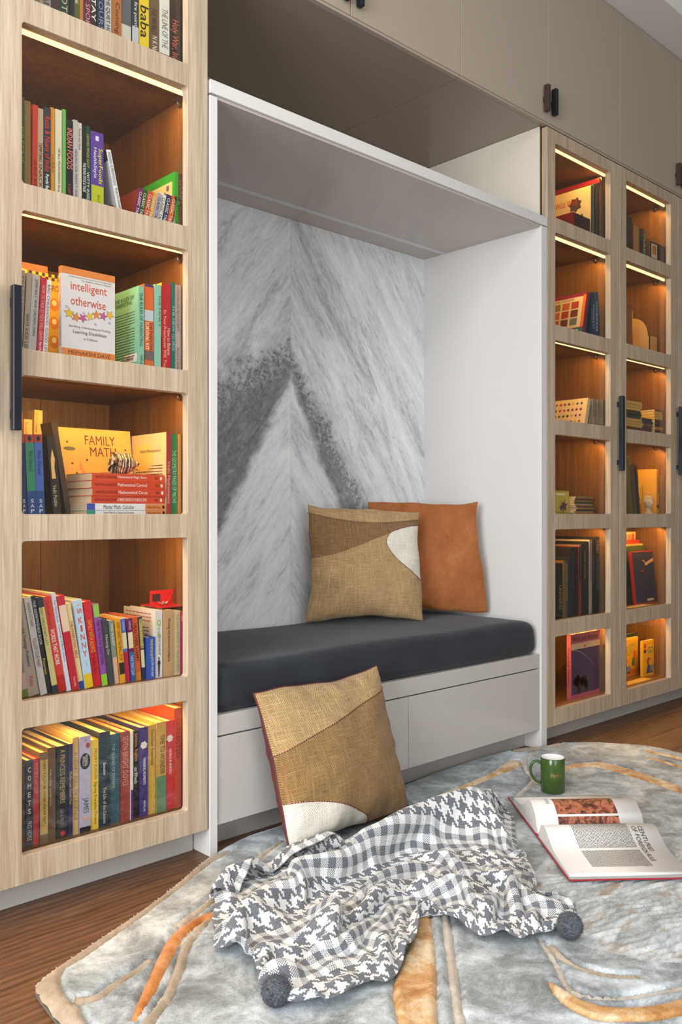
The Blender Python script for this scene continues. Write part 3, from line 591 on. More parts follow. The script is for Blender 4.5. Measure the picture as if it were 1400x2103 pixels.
(3.2964, 0.0184, 0.1197, 0.0, '8a7c68', 'last grey volume of the matching set', [('SNOW', '4a3c30', 0.4, 0.85, 0.2, 0.8)], [], 0.2)]), 'A2': (0.466, 1.9, [(2.9126, 0.0384, 0.2148, 0.0, '141414', 'black hardcover', [('PLANETS', '5a5a50', 0.06, 0.94, 0.2, 0.8)], [], 0.27),
(2.9533, 0.0405, 0.2156, 0.0, '1a1814', 'black hardcover with gold capitals', [('UNIVERSE', 'b09a50', 0.15, 0.6, 0.4, 0.85)], [], 0.27),
(2.9953, 0.0194, 0.2247, 0.0, '7a5a2a', 'bronze slim hardcover', [], [], 0.25),
(3.0162, 0.0203, 0.2231, 0.0, '4a4440', 'grey-brown hardcover', [('COSMOS AND CREATION', '9a9080', 0.3, 0.95, 0.2, 0.8)], [], 0.25),
(3.038, 0.0182, 0.2372, 0.0, '1c2434', 'navy hardcover', [], [], 0.27),
(3.0578, 0.0291, 0.2744, 0.0, '14141a', 'tall black hardcover', [('EINSTEIN UNIVERSE', '4a4a54', 0.4, 0.95, 0.2, 0.8)], [], 0.28),
(3.0884, 0.0194, 0.2773, 0.0, '1a1a1e', 'tall charcoal hardcover', [], [], 0.28),
(3.1094, 0.0117, 0.2793, 0.0, '8a1c24', 'slim crimson hardcover', [], [(0.5, 1.005, '1a1a1c')], 0.28),
(3.1226, 0.0094, 0.2848, 0.0, '6a5a48', 'slim taupe hardcover', [], [], 0.28),
(3.1336, 0.0332, 0.288, 0.0, '17161a', 'tall black hardcover with yellow title', [('DARK MATTER', 'a89a30', 0.5, 0.9, 0.5, 0.8)], [], 0.28),
(3.1684, 0.0216, 0.2969, 0.0, '101014', 'tall jet black hardcover', [], [], 0.29),
(3.1915, 0.0193, 0.3037, 0.0, '9a8a80', 'tall pale grey hardcover with red title', [('THE GRAND DESIGN', 'a02a2a', 0.45, 0.95, 0.2, 0.8)], [], 0.29),
(3.2125, 0.026, 0.3088, 0.0, '121014', 'tall black hardcover with grey print', [('ASTRONOMY', '5a5860', 0.4, 0.8, 0.2, 0.8)], [], 0.29),
(3.2402, 0.0296, 0.3147, 0.0, '1a171a', 'tallest black hardcover with silver capitals', [('ORBIT', '8a8880', 0.78, 0.96, 0.2, 0.8),
('THE FINAL FRONTIER', '6a6460', 0.3, 0.75, 0.2, 0.8)], [], 0.29)]), 'C6': (1.998, 1.9, [(3.4895, 0.0489, 0.1698, 0.0, '2a3428', 'dark green hardcover', [], [], 0.22),
(3.5412, 0.0156, 0.1514, 0.0, '8a2018', 'slim red book', [], [], 0.2),
(3.5595, 0.0417, 0.1437, 0.0, 'a8844a', 'ochre book', [], [], 0.2),
(3.6031, 0.0216, 0.1425, 0.0, '6a1c14', 'oxblood slim book', [], [], 0.2),
(3.6275, 0.0113, 0.1452, 0.0, '3a3430', 'slim dark grey book', [], [], 0.2),
(3.6408, 0.0286, 0.1445, 0.0, '5a5a54', 'grey book at the end of the row', [('MAPS', 'c0c0b0', 0.06, 0.94, 0.2, 0.8)], [], 0.2)]), 'C3': (0.873, 1.9, [(3.5202, 0.0292, 0.251, 0.1442, '6a6024', 'olive green book leaning left', [], [], 0.2),
(3.5641, 0.0278, 0.2232, 0.1402, '5a4630', 'brown book leaning left', [], [], 0.2),
(3.5975, 0.015, 0.2173, 0.1285, '3a2a1e', 'dark slim book leaning left', [], [], 0.2)])}

# ------------------------------------------------------------------ books
def book(w, h, d, colr, label, cat='book', group=None, hard=None, page=None, name='book'):
    """local frame: spine at y=0 facing -y, width +x, height +z"""
    r = tag(empty(name), label, cat, group)
    if hard is None: hard = w > .013
    t = min(.0022 if hard else .0008, w * .22); e = .003 if hard else .0006
    bm = bmesh.new()
    bbox(bm, 0, t, 0, d, 0, h); bbox(bm, w - t, w, 0, d, 0, h); bbox(bm, t, w - t, 0, t, 0, h)
    mesh_obj('cover', bm, plain(colr, .42), r)
    box('page_block', t * 1.02, w - t * 1.02, t, d - e, e, h - e, page or M['page'], r)
    return r
def faces(r, w, h, d):
    return {'spine': Print(r, (0, 0, 0), (1, 0, 0), (0, 0, 1)), 'right': Print(r, (w, 0, 0), (0, 1, 0), (0, 0, 1)), 'left': Print(r, (0, d, 0), (0, -1, 0), (0, 0, 1))}
ORD = 'first second third fourth fifth sixth seventh eighth ninth tenth eleventh twelfth thirteenth fourteenth fifteenth sixteenth seventeenth eighteenth nineteenth twentieth twenty-first'.split()
SHELF = {'L6': ('top shelf of left bookcase', 0), 'L5': ('second shelf of left bookcase', 0), 'L5s': ('leaning small row, left bookcase', 0), 'L5r': ('second shelf of left bookcase', 1),
         'L4': ('third shelf of left bookcase', 0), 'L4r': ('third shelf of left bookcase', 1), 'L3': ('fourth shelf of left bookcase', 0), 'L3r': ('fourth shelf of left bookcase', 1),
         'L2': ('fifth shelf of left bookcase', 0), 'L2r': ('fifth shelf of left bookcase', 1), 'L1': ('bottom shelf of left bookcase', 0),
         'A6': ('top shelf beside the niche, right', 0), 'A5': ('second shelf right of the niche', 0), 'A4': ('third shelf right of the niche', 0), 'A2': ('fifth shelf right of the niche', 0),
         'C6': ('top shelf, far right bookcase', 0), 'C3': ('fourth shelf, far right bookcase', 0)}
HB = {}
def shelf_books(key):
    z0, Y, items = BOOKS[key]; nm, fr = SHELF[key]
    for i, (x, w, h, lean, colr, phr, texts, bands, dep) in enumerate(items):
        w = max(w - .0006, .004)
        if key == 'L6': h = .215 + (i * 37 % 11) * .0035
        n = len(items) - 1 - i if fr else i
        if len(phr.split()) + len(nm.split()) + 4 <= 16: lab = '%s, %s from %s, %s' % (phr, ORD[n], 'right' if fr else 'left', nm)
        else: lab = '%s, %s' % (phr, nm)
        r = book(w, h, dep, colr, lab, 'book', 'books on the ' + nm)
        dy = ((i * 53) % 7) * .0008
        if lean < 0:                     # leans right: pivot on its lower right edge
            r.rotation_euler = (0, -lean, 0); r.location = (x + w - w * cos(lean), Y + dy, z0 - w * sin(lean) + .0002)
        else:
            r.rotation_euler = (0, -lean, 0); r.location = (x, Y + dy, z0 + .0002)
        P = faces(r, w, h, dep)['spine']
        for a, b, c in bands: P.rect(.0002, w - .0002, max(a, .001) * h, min(b, .998) * h, c)
        for s, c, a, b, x0, x1 in texts:
            P.text(s, w * x0, w * x1, h * a, h * b, c, True, 'spine_lettering', 2, .012 if s.isupper() else .006, 0, 1.9)
        HB[(key, i)] = (r, w, h, dep)
for k in SHELF: shelf_books(k)

def ell(cx, cy, rx, ry, n=20, a0=0, a1=2 * pi):
    return [(cx + rx * cos(a0 + (a1 - a0) * k / n), cy + ry * sin(a0 + (a1 - a0) * k / n)) for k in range(n)]
def star(cx, cy, R, rot=0, k=.45, n=5):
    return [(cx + (R if i % 2 == 0 else R * k) * sin(rot + i * pi / n), cy + (R if i % 2 == 0 else R * k) * cos(rot + i * pi / n)) for i in range(2 * n)]
def lines(P, a0, a1, b1, n, dy, colr, thick=.35, seed=1, name='body_text', words=True):
    rnd = random.Random(seed); L = []
    for i in range(n):
        y = b1 - i * dy; x = a0
        end = a1 - (rnd.random() * .35 * (a1 - a0) if i % 6 == 5 else 0)
        while x < end:
            ww = min((.06 + .14 * rnd.random()) * (a1 - a0), end - x) if words else end - x
            L.append([(x, y), (x + ww, y), (x + ww, y + dy * thick), (x, y + dy * thick)]); x += ww + .02 * (a1 - a0)
    P.polys(L, colr, name)

# vertical single letters on two spines
r, w, h, d = HB[('L2', 9)]; P = faces(r, w, h, d)['spine']
P.text('THE', w * .25, w * .75, h * .925, h * .95, 'd0a080', False, 'spine_lettering')
for i, c in enumerate('KINNY'): P.text(c, w * .26, w * .76, h * (.735 - i * .095), h * (.805 - i * .095), 'd04a3a', False, 'spine_lettering', 2, .02)
r, w, h, d = HB[('L1', 2)]; P = faces(r, w, h, d)['spine']
for i, c in enumerate('COMETS'): P.text(c, w * .25, w * .7, h * (.86 - i * .095), h * (.92 - i * .095), 'c4c0b8', False, 'spine_lettering', 2, .02)
r, w, h, d = HB[('L1', 9)]; P = faces(r, w, h, d)['spine']
P.poly(ell(w * .5, h * .74, w * .46, h * .085), '1c1e26', 'dark_oval'); P.text('THE PINBALL', w * .52, w * .72, h * .69, h * .81, 'd8d4d0', True, 'spine_lettering'); P.text('EFFECT', w * .26, w * .5, h * .69, h * .79, 'd8d4d0', True, 'spine_lettering')
P.poly(ell(w * .74, h * .9, w * .2, h * .028), 'a03a34', 'red_dot'); P.poly(ell(w * .55, h * .14, w * .26, h * .016), 'd08a60', 'orange_dot')
for k in ((('L1', 16)), ('L1', 19)):
    r, w, h, d = HB[k]; P = faces(r, w, h, d)['spine']; P.poly(star(w * .5, h * .8, w * .44, .3, .8, 6), 'd4ccc0', 'paper_seal')
r, w, h, d = HB[('L1', 6)]; P = faces(r, w, h, d)['spine']; P.poly(ell(w * .55, h * .055, w * .22, w * .22), 'b81c24', 'red_emblem')
for k in (('L3', 0), ('L3', 1), ('L3', 2), ('L3', 3)):
    r, w, h, d = HB[k]; P = faces(r, w, h, d)['spine']
    for q, c in enumerate('SAP'): P.text(c, w * .3, w * .75, h * (.155 - q * .062), h * (.20 - q * .062), 'd8dce4', False, 'spine_lettering', 3, .012)
    if k[1] > 1: P.poly(ell(w * .5, h * .95, w * .22, w * .3), '14181c', 'knight_emblem', 2)
r, w, h, d = HB[('L2r', 1)]; P = faces(r, w, h, d)['spine']
P.text('Q', w * .2, w * .8, h * .76, h * .86, '8ab82a', False, 'spine_lettering', 2, .016, 0, 3); P.text('&', w * .35, w * .65, h * .71, h * .75, '8ab82a', False, 'spine_lettering'); P.text('A', w * .2, w * .8, h * .61, h * .70, '8ab82a', False, 'spine_lettering', 2, .016, 0, 3)
P.poly(ell(w * .52, h * .285, w * .1, h * .02), '2a1c14', 'figure_print'); P.poly([(w * .3, h * .2), (w * .75, h * .2), (w * .66, h * .26), (w * .4, h * .26)], '2a1c14', 'figure_print'); P.poly([(w * .38, h * .2), (w * .66, h * .2), (w * .58, h * .01), (w * .45, h * .01)], '2a1c14', 'figure_print')
P = faces(r, w, h, d)['left']; lines(P, .012, d - .02, h * .93, 3, .009, 'b05a3a', .3, 3); lines(P, .02, d - .03, h * .72, 9, .0085, '6a4a3a', .3, 4)
r, w, h, d = HB[('L4r', 0)]; P = faces(r, w, h, d)['left']
P.text('THE RULES OF', .012, d - .02, h * .86, h * .91, '28443a'); P.text('PARENTING', .02, d - .03, h * .80, h * .85, '28443a'); lines(P, .015, d - .018, h * .70, 18, .0068, '3a5a4c', .3, 5); P.rect(d * .48, d - .008, h * .1, h * .2, 'e4d8d0', 'price_sticker', 1)
P.polys([[(d * .52 + i * .003, h * .12), (d * .52 + i * .003 + .0012, h * .12), (d * .52 + i * .003 + .0012, h * .18), (d * .52 + i * .003, h * .18)] for i in range(14)], '3a2a28', 'bar_code', 2)
r, w, h, d = HB[('L4r', 3)]; P = faces(r, w, h, d)['left']; P.rect(.0, d, h * .4, h, 'd8c020', 'yellow_cover')
r, w, h, d = HB[('L3r', 0)]; P = faces(r, w, h, d)['left']
P.rect(0, d, 0, h, 'd8bc8c', 'cover_panel'); P.poly(ell(d * .35, h * .72, d * .3, h * .18), 'e4c468', 'cover_oval', 1.5); P.text('Vedic Mathematics', d * .25, d * .85, h * .77, h * .81, '5a3a20', False, 'lettering', 3); lines(P, d * .12, d * .9, h * .6, 14, .0075, '7a5a3a', .3, 8)  # plain yellow oval on the upper cover panel
r, w, h, d = HB[('L5r', 0)]; P = faces(r, w, h, d)['left']; P.rect(.01, d - .012, h * .1, h * .86, 'd8c88a', 'cover_panel')
rnd = random.Random(2)
P.polys([ell(.02 + rnd.random() * (d - .05), h * (.2 + .6 * rnd.random()), .004, .009, 6, rnd.random(), 7) for _ in range(26)], '8a5a6a', 'printed_leaves', 2)
r, w, h, d = HB[('L5s', 0)]; faces(r, w, h, d)['left'].rect(.002, d - .002, .002, h - .002, '7a2a1c', 'cover_panel')
r, w, h, d = HB[('L1', 20)]; faces(r, w, h, d)['left'].rect(.001, d - .001, .001, h - .001, 'd8501c', 'cover_panel')
for k in (17, 18): pass
r, w, h, d = HB[('L5', 13)]; P = faces(r, w, h, d)['spine']; P.rect(w * .35, w * .62, h * .89, h * .95, 'd8c8e0', 'emblem', 1)

def place(r, loc, rz=0, rx=0, ry=0):
    r.location = loc; r.rotation_euler = (rx, ry, rz)
# white leaning paperback on the cookbook shelf
w_, h_, d_ = .0125, .158, .15
b = book(w_, h_, d_, 'e0dcd8', 'white paperback leaning left against the thick purple book', 'book'); place(b, (1.0555, 1.901, 1.5925), 0, 0, -.215)
fc = faces(b, w_, h_, d_); fc['spine'].text('INDIAN SUPERFOODS', w_ * .2, w_ * .8, h_ * .48, h_ * .96, '6a6470', True, 'spine_lettering', 2, .01); fc['spine'].text('RUJUTA DIWEKAR', w_ * .2, w_ * .8, h_ * .07, h_ * .43, '3a3438', True, 'spine_lettering', 2, .012)
fc['left'].rect(0, d_, h_ * .08, h_ * .84, 'b4aeb0', 'cover_panel'); fc['left'].rect(0, d_, h_ * .84, h_, '3a2a2a', 'cover_band'); fc['left'].poly(ell(d_ * .72, h_ * .14, d_ * .24, h_ * .1), '8a5a20', 'bowl_print', 2)

# face-out: intelligent otherwise
w_, h_, d_ = .014, .216, .137
b = book(w_, h_, d_, 'd8d2d0', 'white and orange paperback standing face-out with a row of stars', 'book'); place(b, (.908, 1.90, 1.2322), -pi / 2 + .02)
b.location = (.909, 1.914, 1.2322)
P = faces(b, w_, h_, d_)['right']
P.rect(0, d_, h_ * .925, h_, 'd8803c'); P.rect(0, d_, 0, h_ * .13, 'd8803c')
P.text('intelligent', .022, .115, h_ * .735, h_ * .855, 'c84a24', False, 'title_lettering', 2, .016, 0, 1.3); P.text('otherwise', .022, .112, h_ * .60, h_ * .70, 'c84a24', False, 'title_lettering', 2, .016, 0, 1.3)
P.text('A comprehensive introduction to the right help', .016, .128, h_ * .895, h_ * .912, '3a3030'); P.text('Dr Shekhar, Clinical Director', .05, .128, h_ * .868, h_ * .885, '3a3030')
for i, (c, rr) in enumerate((('d8b028', .0125), ('d8803a', .0115), ('c0508a', .011), ('d8b828', .0105), ('d8803a', .011), ('c0508a', .011), ('e0b030', .011))):
    P.poly(star(.018 + i * .0175, h_ * (.505 - .035 * sin(i * 1.05)) - (0 if i < 6 else -.012), rr * 1.12, i * .3), '6a4030', 'star_outline', 1); P.poly(star(.018 + i * .0175, h_ * (.505 - .035 * sin(i * 1.05)) - (0 if i < 6 else -.012), rr, i * .3), c, 'printed_star', 2)
for a, bb in ((.012, .57), (.03, .45), (.055, .53), (.085, .43), (.118, .57), (.122, .47)): P.poly(star(a, h_ * bb, .005, .4, .4), 'b0a0c8', 'printed_star', 1)
P.text('Identifying, Understanding and Tackling', .018, .124, h_ * .355, h_ * .385, '5a4a4c'); P.text('Learning Disabilities', .028, .114, h_ * .29, h_ * .335, '4a3a3c'); P.text('in Children', .055, .09, h_ * .24, h_ * .265, '4a3a3c'); P.text('MEENAKSHI DAVE', .016, .124, h_ * .07, h_ * .112, '5a2a18')
P = faces(b, w_, h_, d_)['spine']; P.rect(0, w_, h_ * .925, h_, 'd8803c'); P.text('intelligent otherwise', w_ * .2, w_ * .8, h_ * .56, h_ * .88, 'c84a24', True, 'spine_lettering'); P.text('MEENAKSHI DAVE', w_ * .3, w_ * .75, h_ * .15, h_ * .45, '5a5aa0', True, 'spine_lettering')
# books behind it on the third shelf
b = book(.012, .250, .15, 'c84a24', 'orange-red children\'s book face-out behind the leaning books', 'book'); place(b, (.795, 2.062, 1.2322), -pi / 2)
P = faces(b, .012, .25, .15)['right']; P.poly(ell(.07, .185, .06, .05), 'e09030', 'sun_print'); P.poly(ell(.085, .2, .035, .035), 'e8c860', 'sun_print', 2)
b = book(.01, .222, .16, 'd8a828', 'yellow children\'s book with black and white checkered border', 'book'); place(b, (.88, 2.02, 1.2322), -pi / 2)
P = faces(b, .01, .222, .16)['right']
ck = []
for i in range(20):
    for j in (0, 1):
        if (i + j) % 2: ck += [[(i * .008, .206 + j * .008), (i * .008 + .008, .206 + j * .008), (i * .008 + .008, .214 + j * .008), (i * .008, .214 + j * .008)], [(i * .008, .004 + j * .008), (i * .008 + .008, .004 + j * .008), (i * .008 + .008, .012 + j * .008), (i * .008, .012 + j * .008)]]
P.polys(ck, '1c1814', 'checkered_border'); P.polys([ell(.03 + .033 * (i % 4), .06 + .045 * (i // 4), .013, .016, 12) for i in range(12)], 'c87a1c', 'printed_children', 1); P.polys([ell(.03 + .033 * (i % 4), .064 + .045 * (i // 4), .006, .007, 10) for i in range(12)], 'f0d8a0', 'printed_faces', 2); P.text('BROKEN ART', .05, .13, .18, .198, '5a3a10')
b = book(.012, .235, .2, '3a8a86', 'teal book face-out at the back of the third shelf', 'book'); place(b, (.9, 2.085, 1.2322), -pi / 2)

# fourth left shelf: leaning album, stack, shell
for i, (x, zt, c) in enumerate(((.880, .25, 'd8a040'), (.906, .237, 'd8b060'), (.932, .262, 'd8b468'))):
    b = book(.021, zt, .12, c, ['amber', 'cream', 'tall cream'][i] + ' paperback behind the blue workbooks, ' + ['leftmost', 'middle one', 'rightmost'][i], 'book', 'books behind the workbooks'); place(b, (x, 2.105, .8738), 0, 0, .016)
    P = faces(b, .021, zt, .12)['spine']; P.text('The Lives of Numbers', .003, .009, zt * .78, zt * .97, '5a3a18', True, 'spine_lettering'); P.rect(.001, .02, zt * .72, zt * .76, '4a3a6a')
b = book(.02, .185, .14, '2a201c', 'dark brown paperback leaning left beside the blue workbooks', 'book'); place(b, (.9085, 1.94, .8732), 0, 0, -.09)
P = faces(b, .02, .185, .14)['spine']; P.text('Vedic Puzzles', .004, .013, .02, .07, 'd8c8a8', True, 'spine_lettering'); P.poly([(.004, .085), (.014, .085), (.012, .11), (.015, .13), (.01, .155), (.005, .13)], 'd8b870', 'printed_ornament')
b = book(.014, .225, .06, '3a302a', 'dark album with tan edge leaning behind the yellow landscape book', 'book'); place(b, (.962, 1.985, .8732), 0, 0, -.17)
w_, h_, d_ = .012, .222, .198
b = book(w_, h_, d_, 'd0a452', 'yellow landscape paperback leaning face-out behind the red stack', 'book')
b.matrix_world = Matrix.Translation((.985, 2.052, .8735)) @ Matrix.Rotation(-.16, 4, 'X') @ Matrix.Rotation(-pi / 2 - .02, 4, 'Z')
P = faces(b, w_, h_, d_)['right']
P.text('FAMILY', .068, .152, .180, .204, '5a1c1c', False, 'title_lettering', 2, .008); P.text('MATH', .08, .152, .150, .174, '5a1c1c', False, 'title_lettering', 2, .008)
P.poly([(.05, .14), (.056, .12), (.07, .10), (.10, .075), (.115, .05), (.108, .05), (.09, .07), (.06, .09), (.048, .12)], 'd8864a', 'printed_shore'); P.poly([(.02, .1), (.05, .09), (.075, .06), (.06, .055), (.04, .08)], '9a9a78', 'printed_shore'); P.poly(ell(.025, .168, .016, .005), '5a5a4a', 'printed_fish')
P.polys([ell(a, c, .003, .003, 8) for a, c in ((.02, .185), (.18, .17), (.03, .13), (.07, .14), (.04, .105))], '4a2a1c', 'printed_dots'); lines(P, .105, .15, .108, 5, .006, '9a6a3a', .3, 6)
zz = .8732
stk = [('3a8a7a', .0115, 'teal and white textbook at the bottom of the stack', 'Master Math: Pre-Calculus and Geometry'), ('e0dcd8', .0165, 'white textbook with blue corner, second from stack bottom', 'Master Math: Calculus'),
       ('c8401c', .0178, 'red paperback, lowest red one in the stack', 'A FAMILY BOOK OF CURIOUS SUMS'), ('c8401c', .0178, 'red paperback, second red one up in the stack', 'Mathematical Circus'), ('c8401c', .0178, 'red paperback, third red one up in the stack', 'Mathematical Carnival'), ('cc461e', .0178, 'topmost red paperback of the stack under the striped shell', 'Mathematical Magic Show')]
for i, (c, t, lab, ti) in enumerate(stk):
    x0, x1 = (.972, 1.1855) if i < 2 else (.985 + (i % 2) * .0012, 1.1855 - (i % 3) * .001)
    L = x1 - x0; D = .134 if i > 1 else .12
    r = tag(empty('book'), lab, 'book', 'stack of maths books'); r.location = (x0, 1.900 + (i % 3) * .0012, zz)
    bm = bmesh.new(); bbox(bm, 0, L, 0, D, 0, .0009); bbox(bm, 0, L, 0, D, t - .0009, t); bbox(bm, 0, L, 0, .001, .0009, t - .0009); mesh_obj('cover', bm, plain(c, .42), r)
    box('page_block', .0005, L - .0005, .001, D - .001, .0009, t - .0009, plain('b8a890', .85), r)
    P = Print(r, (0, 0, 0), (1, 0, 0), (0, 0, 1))
    if i > 1:
        P.text('MARTIN GARDNER', .008, L * .33, t * .3, t * .68, '7a1c10', False, 'spine_lettering'); P.text(ti, L * .34, L * .74, t * .3, t * .72, 'f0e4dc', False, 'spine_lettering', 2, .012, 0, 2.2); P.poly(ell(L - .010, t * .5, .003, .0045), 'e8d8cc', 'publisher_mark'); P.text('BIRD', L * .86, L * .91, t * .35, t * .65, '5a1408', False, 'spine_lettering')
    else:
        P.rect(0.0, L * .1, .0005, t - .0005, '3a4a9a' if i else '2a8a78'); P.rect(L * .73, L, .0005, t - .0005, 'd07a3a'); P.rect(L * .1, L * .73, .0005, t - .0005, 'dcd8d4')
        P.text(ti, L * .2, L * .58, t * .2, t * .8, '4a3a30', False, 'spine_lettering', 2); P.text('Master Math Series', L * .76, L * .93, t * .25, t * .75, '5a2a10', False, 'spine_lettering'); P.poly(ell(L - .006, t * .5, .003, .004), '6aa8b8', 'publisher_mark')
    zz += t + .0003
# striped conch shell on the stack
def shell():
    g = G('striped_shell'); x, y, z = g.xyz(g.coords('Object'))
    wv = g.noise(g.vec(g.math('MULTIPLY', x, 1), 0, 0), 260, 3, .6, .3); n = g.noise(g.coords('Object'), 120, 4)
    f = g.math('ADD', g.math('MULTIPLY', wv, .75), g.math('MULTIPLY', n, .25))
    mt = g.done(g.ramp(f, [(.42, '2e211b'), (.5, '5a4232'), (.56, 'cfc0a6'), (.7, 'e8dcc8')]), .35)
    bm = bmesh.new(); nu, nv = 110, 26; rows = []
    for i in range(nu + 1):
        t = i / nu; a = t * 2 * pi * 3.4
        R = .024 * (.10 + .9 * t ** 1.25); cx = -.046 * (1 - t) ** 1.1 + .004
        ring = []
        for j in range(nv):
            b = 2 * pi * j / nv
            rr = R * (1.02 + .05 * sin(a * 9)); spike = max(0, cos(b - 1.2)) ** 10 * max(0, sin(a * 4.0)) ** 6 * .011 * t
            rad = R * .60 + (rr * .78 + spike) * cos(b - .4)
            ax = cx + (rr * 1.08) * sin(b - .4) * (1.25 if sin(b - .4) > 0 else .9)
            ring.append(bm.verts.new((-ax, rad * sin(a), rad * cos(a))))
        rows.append(ring)
    for A, B_ in zip(rows, rows[1:]):
        for j in range(nv): bm.faces.new((A[j], A[(j + 1) % nv], B_[(j + 1) % nv], B_[j]))
    bm.faces.new(rows[0]); bm.faces.new(rows[-1][::-1])
    zmin = min(v.co.z for v in bm.verts)
    for v in bm.verts: v.co.z -= zmin
    o = mesh_obj('conch_shell', bm, mt, None, True); o.location = (1.100, 1.958, zz + .0002); o.rotation_euler = (0, 0, -.15)
    tag(o, 'brown and white striped spiny shell on the stack of red books', 'shell'); return o
shell()
# red gift card on the fifth left shelf
cd = tag(empty('gift_card'), 'red folded card with ribbon lying on the tan and cream paperbacks', 'card'); cd.location = (1.190, 1.93, .6365)
box('card_base', 0, .072, 0, .1, 0, .003, plain('b81c20', .4), cd); o = box('card_flap', .004, .072, .058, .060, .003, .040, plain('c42024', .4), cd)
Print(cd, (.004, .058, .003), (1, 0, 0), (0, 0, 1)).rect(.006, .03, .008, .028, '3a2430', 'photo_print')
bm = bmesh.new()
for k in range(6): tube(bm, [(.026, .03, .006), (.026 + .014 * cos(k * 1.05), .03 + .012 * sin(k * 1.05), .013), (.026 + .005 * cos(k * 1.05 + .5), .03 + .005 * sin(k * 1.05 + .5), .008)], .0018, 6)
mesh_obj('ribbon_bow', bm, plain('e0b8a0', .5), cd, True)
bm = bmesh.new(); tube(bm, [(.034, .028, .006), (.05, .035, .02), (.070, .045, .042)], .0022, 6); mesh_obj('ribbon', bm, plain('a8181c', .45), cd, True)
# small metal catch on the side wall, fifth shelf (part of nothing that moves: on the case)

# ---- bookcase right of the niche (A) and next one (C)
r, w, h, d = HB[('A6', 0)]; P = faces(r, w, h, d)['left']; P.rect(0, d, 0, h, 'd0b888', 'cover_panel')
P.text('Wild Walk', d * .38, d * .78, h * .70, h * .85, 'a82018', False, 'title_lettering', 3, .016); rn = random.Random(5)
for a, b_, s in ((.02, .68, .045), (.17, .72, .055), (.10, .36, .07), (.19, .42, .05), (.02, .40, .05), (.225, .3, .035)):
    P.poly(star(a + s / 2, h * b_, s * .6, rn.random(), .72, 7), ['5a4a3c', '6a5a4a', '4a3c30'][rn.randrange(3)], 'animal_picture', 2)
bx = tag(empty('storage_box'), 'dark red open-fronted box on the top shelf right of the niche', 'box'); bx.location = (3.075, 1.9, 1.9985)
box('front', 0, .118, 0, .004, 0, .085, plain('3a1410', .4), bx, .001, 1); box('side', 0, .004, .004, .12, 0, .088, plain('7a1c14', .4), bx); box('side', .114, .118, .004, .12, 0, .088, plain('7a1c14', .4), bx); box('base', .004, .114, .004, .12, 0, .004, plain('7a1c14', .4), bx); box('back', .004, .114, .116, .12, .004, .088, plain('7a1c14', .4), bx)
r, w, h, d = HB[('A5', 0)]; P = faces(r, w, h, d)['left']; P.rect(.015, d - .004, h * .22, h * .92, 'd8c090', 'cover_panel'); P.rect(.004, d - .002, .002, h * .2, '2a6a6a', 'cover_band'); P.rect(d * .5, d * .9, h * .03, h * .17, 'd8d0c0', 'bar_code', 2); P.rect(d - .014, d, h * .22, h * .95, 'd86a20', 'cover_band', 2)
for i in range(4):
    for j in range(3): P.rect(.026 + i * .043, .026 + i * .043 + .034, h * (.28 + j * .19), h * (.28 + j * .19) + .030, ['b85a2a', '6a6a5a', 'a83a20', '8a6a30', '6a3020'][(i * 2 + j * 3) % 5], 'small_picture', 3)
P.text('NATURE CALENDAR', d * .25, d * .75, h * .85, h * .9, '5a3a2a', False, 'lettering', 3)
r, w, h, d = HB[('A4', 0)]; P = faces(r, w, h, d)['left']; rn = random.Random(9)
for i in range(10):
    for j in range(4): P.poly(star(.018 + i * .0195, h * (.16 + j * .22), .0062 + .002 * rn.random(), rn.random(), .6, 4 + (i + j) % 3), ['b82a1c', '2a3a5a', 'c8961c', '3a6a3a', '8a1c4a', '5a4a3a'][rn.randrange(6)], 'printed_motif')
b = book(.006, .096, .112, '9a9a3a', 'small yellow-green book with flower picture, fourth shelf right of niche', 'book'); place(b, (2.984, 1.944, .8732), -pi / 2)
P = faces(b, .006, .096, .112)['right']; P.rect(.004, .108, .012, .088, 'b0a848', 'cover_panel'); P.poly(star(.075, .035, .03, .2, .4, 6), '5a2a4a', 'printed_flower', 2); P.poly(star(.055, .028, .018, .6, .4, 6), '2a3a6a', 'printed_flower', 3); P.rect(.02, .08, .078, .086, 'd8d0c0', 'title_strip', 2)
cs = ['8a5a30', 'b89460', '3a3430', 'a87a48', '6a3a28', '9a8a60', '40403a', 'b08050', '5a3028', '8a7448']
z = .8732
for i in range(10):
    r = tag(empty('booklet'), '%s booklet, %s from the bottom of the small stack right of the niche' % (['brown', 'tan', 'black', 'ochre', 'russet', 'khaki', 'charcoal', 'amber', 'maroon', 'olive'][i], ORD[i]), 'booklet', 'stack of thin booklets'); r.location = (3.10 + rn.random() * .008, 1.908 + rn.random() * .01, z); r.rotation_euler = (0, 0, rn.uniform(-.05, .05)); t = .0072; L = .135 + rn.random() * .012
    bm = bmesh.new(); bbox(bm, 0, L, 0, .1, 0, .0006); bbox(bm, 0, L, 0, .1, t - .0006, t); bbox(bm, 0, L, 0, .0007, .0006, t - .0006); mesh_obj('cover', bm, plain(cs[i], .45), r); box('page_block', .0004, L - .0004, .0007, .099, .0006, t - .0006, M['page'], r); z += t + .0002
b = book(.018, .262, .222, 'b85a6a', 'pink hardcover face-out with rainbow photograph, bottom shelf right of niche', 'book'); place(b, (3.060, 1.925, .1312), -pi / 2)
w_, h_, d_ = .018, .262, .222; P = faces(b, w_, h_, d_)['right']
P.rect(.006, d_ - .002, h_ * .07, h_ * .76, '4a3a5a', 'cover_photo'); P.rect(.002, d_ - .002, h_ * .76, h_ * .85, 'd0b088', 'cover_band'); P.text('Wind and Weather', .01, d_ - .01, h_ * .875, h_ * .965, '3a2440', False, 'title_lettering', 2, .012, 0, 2)
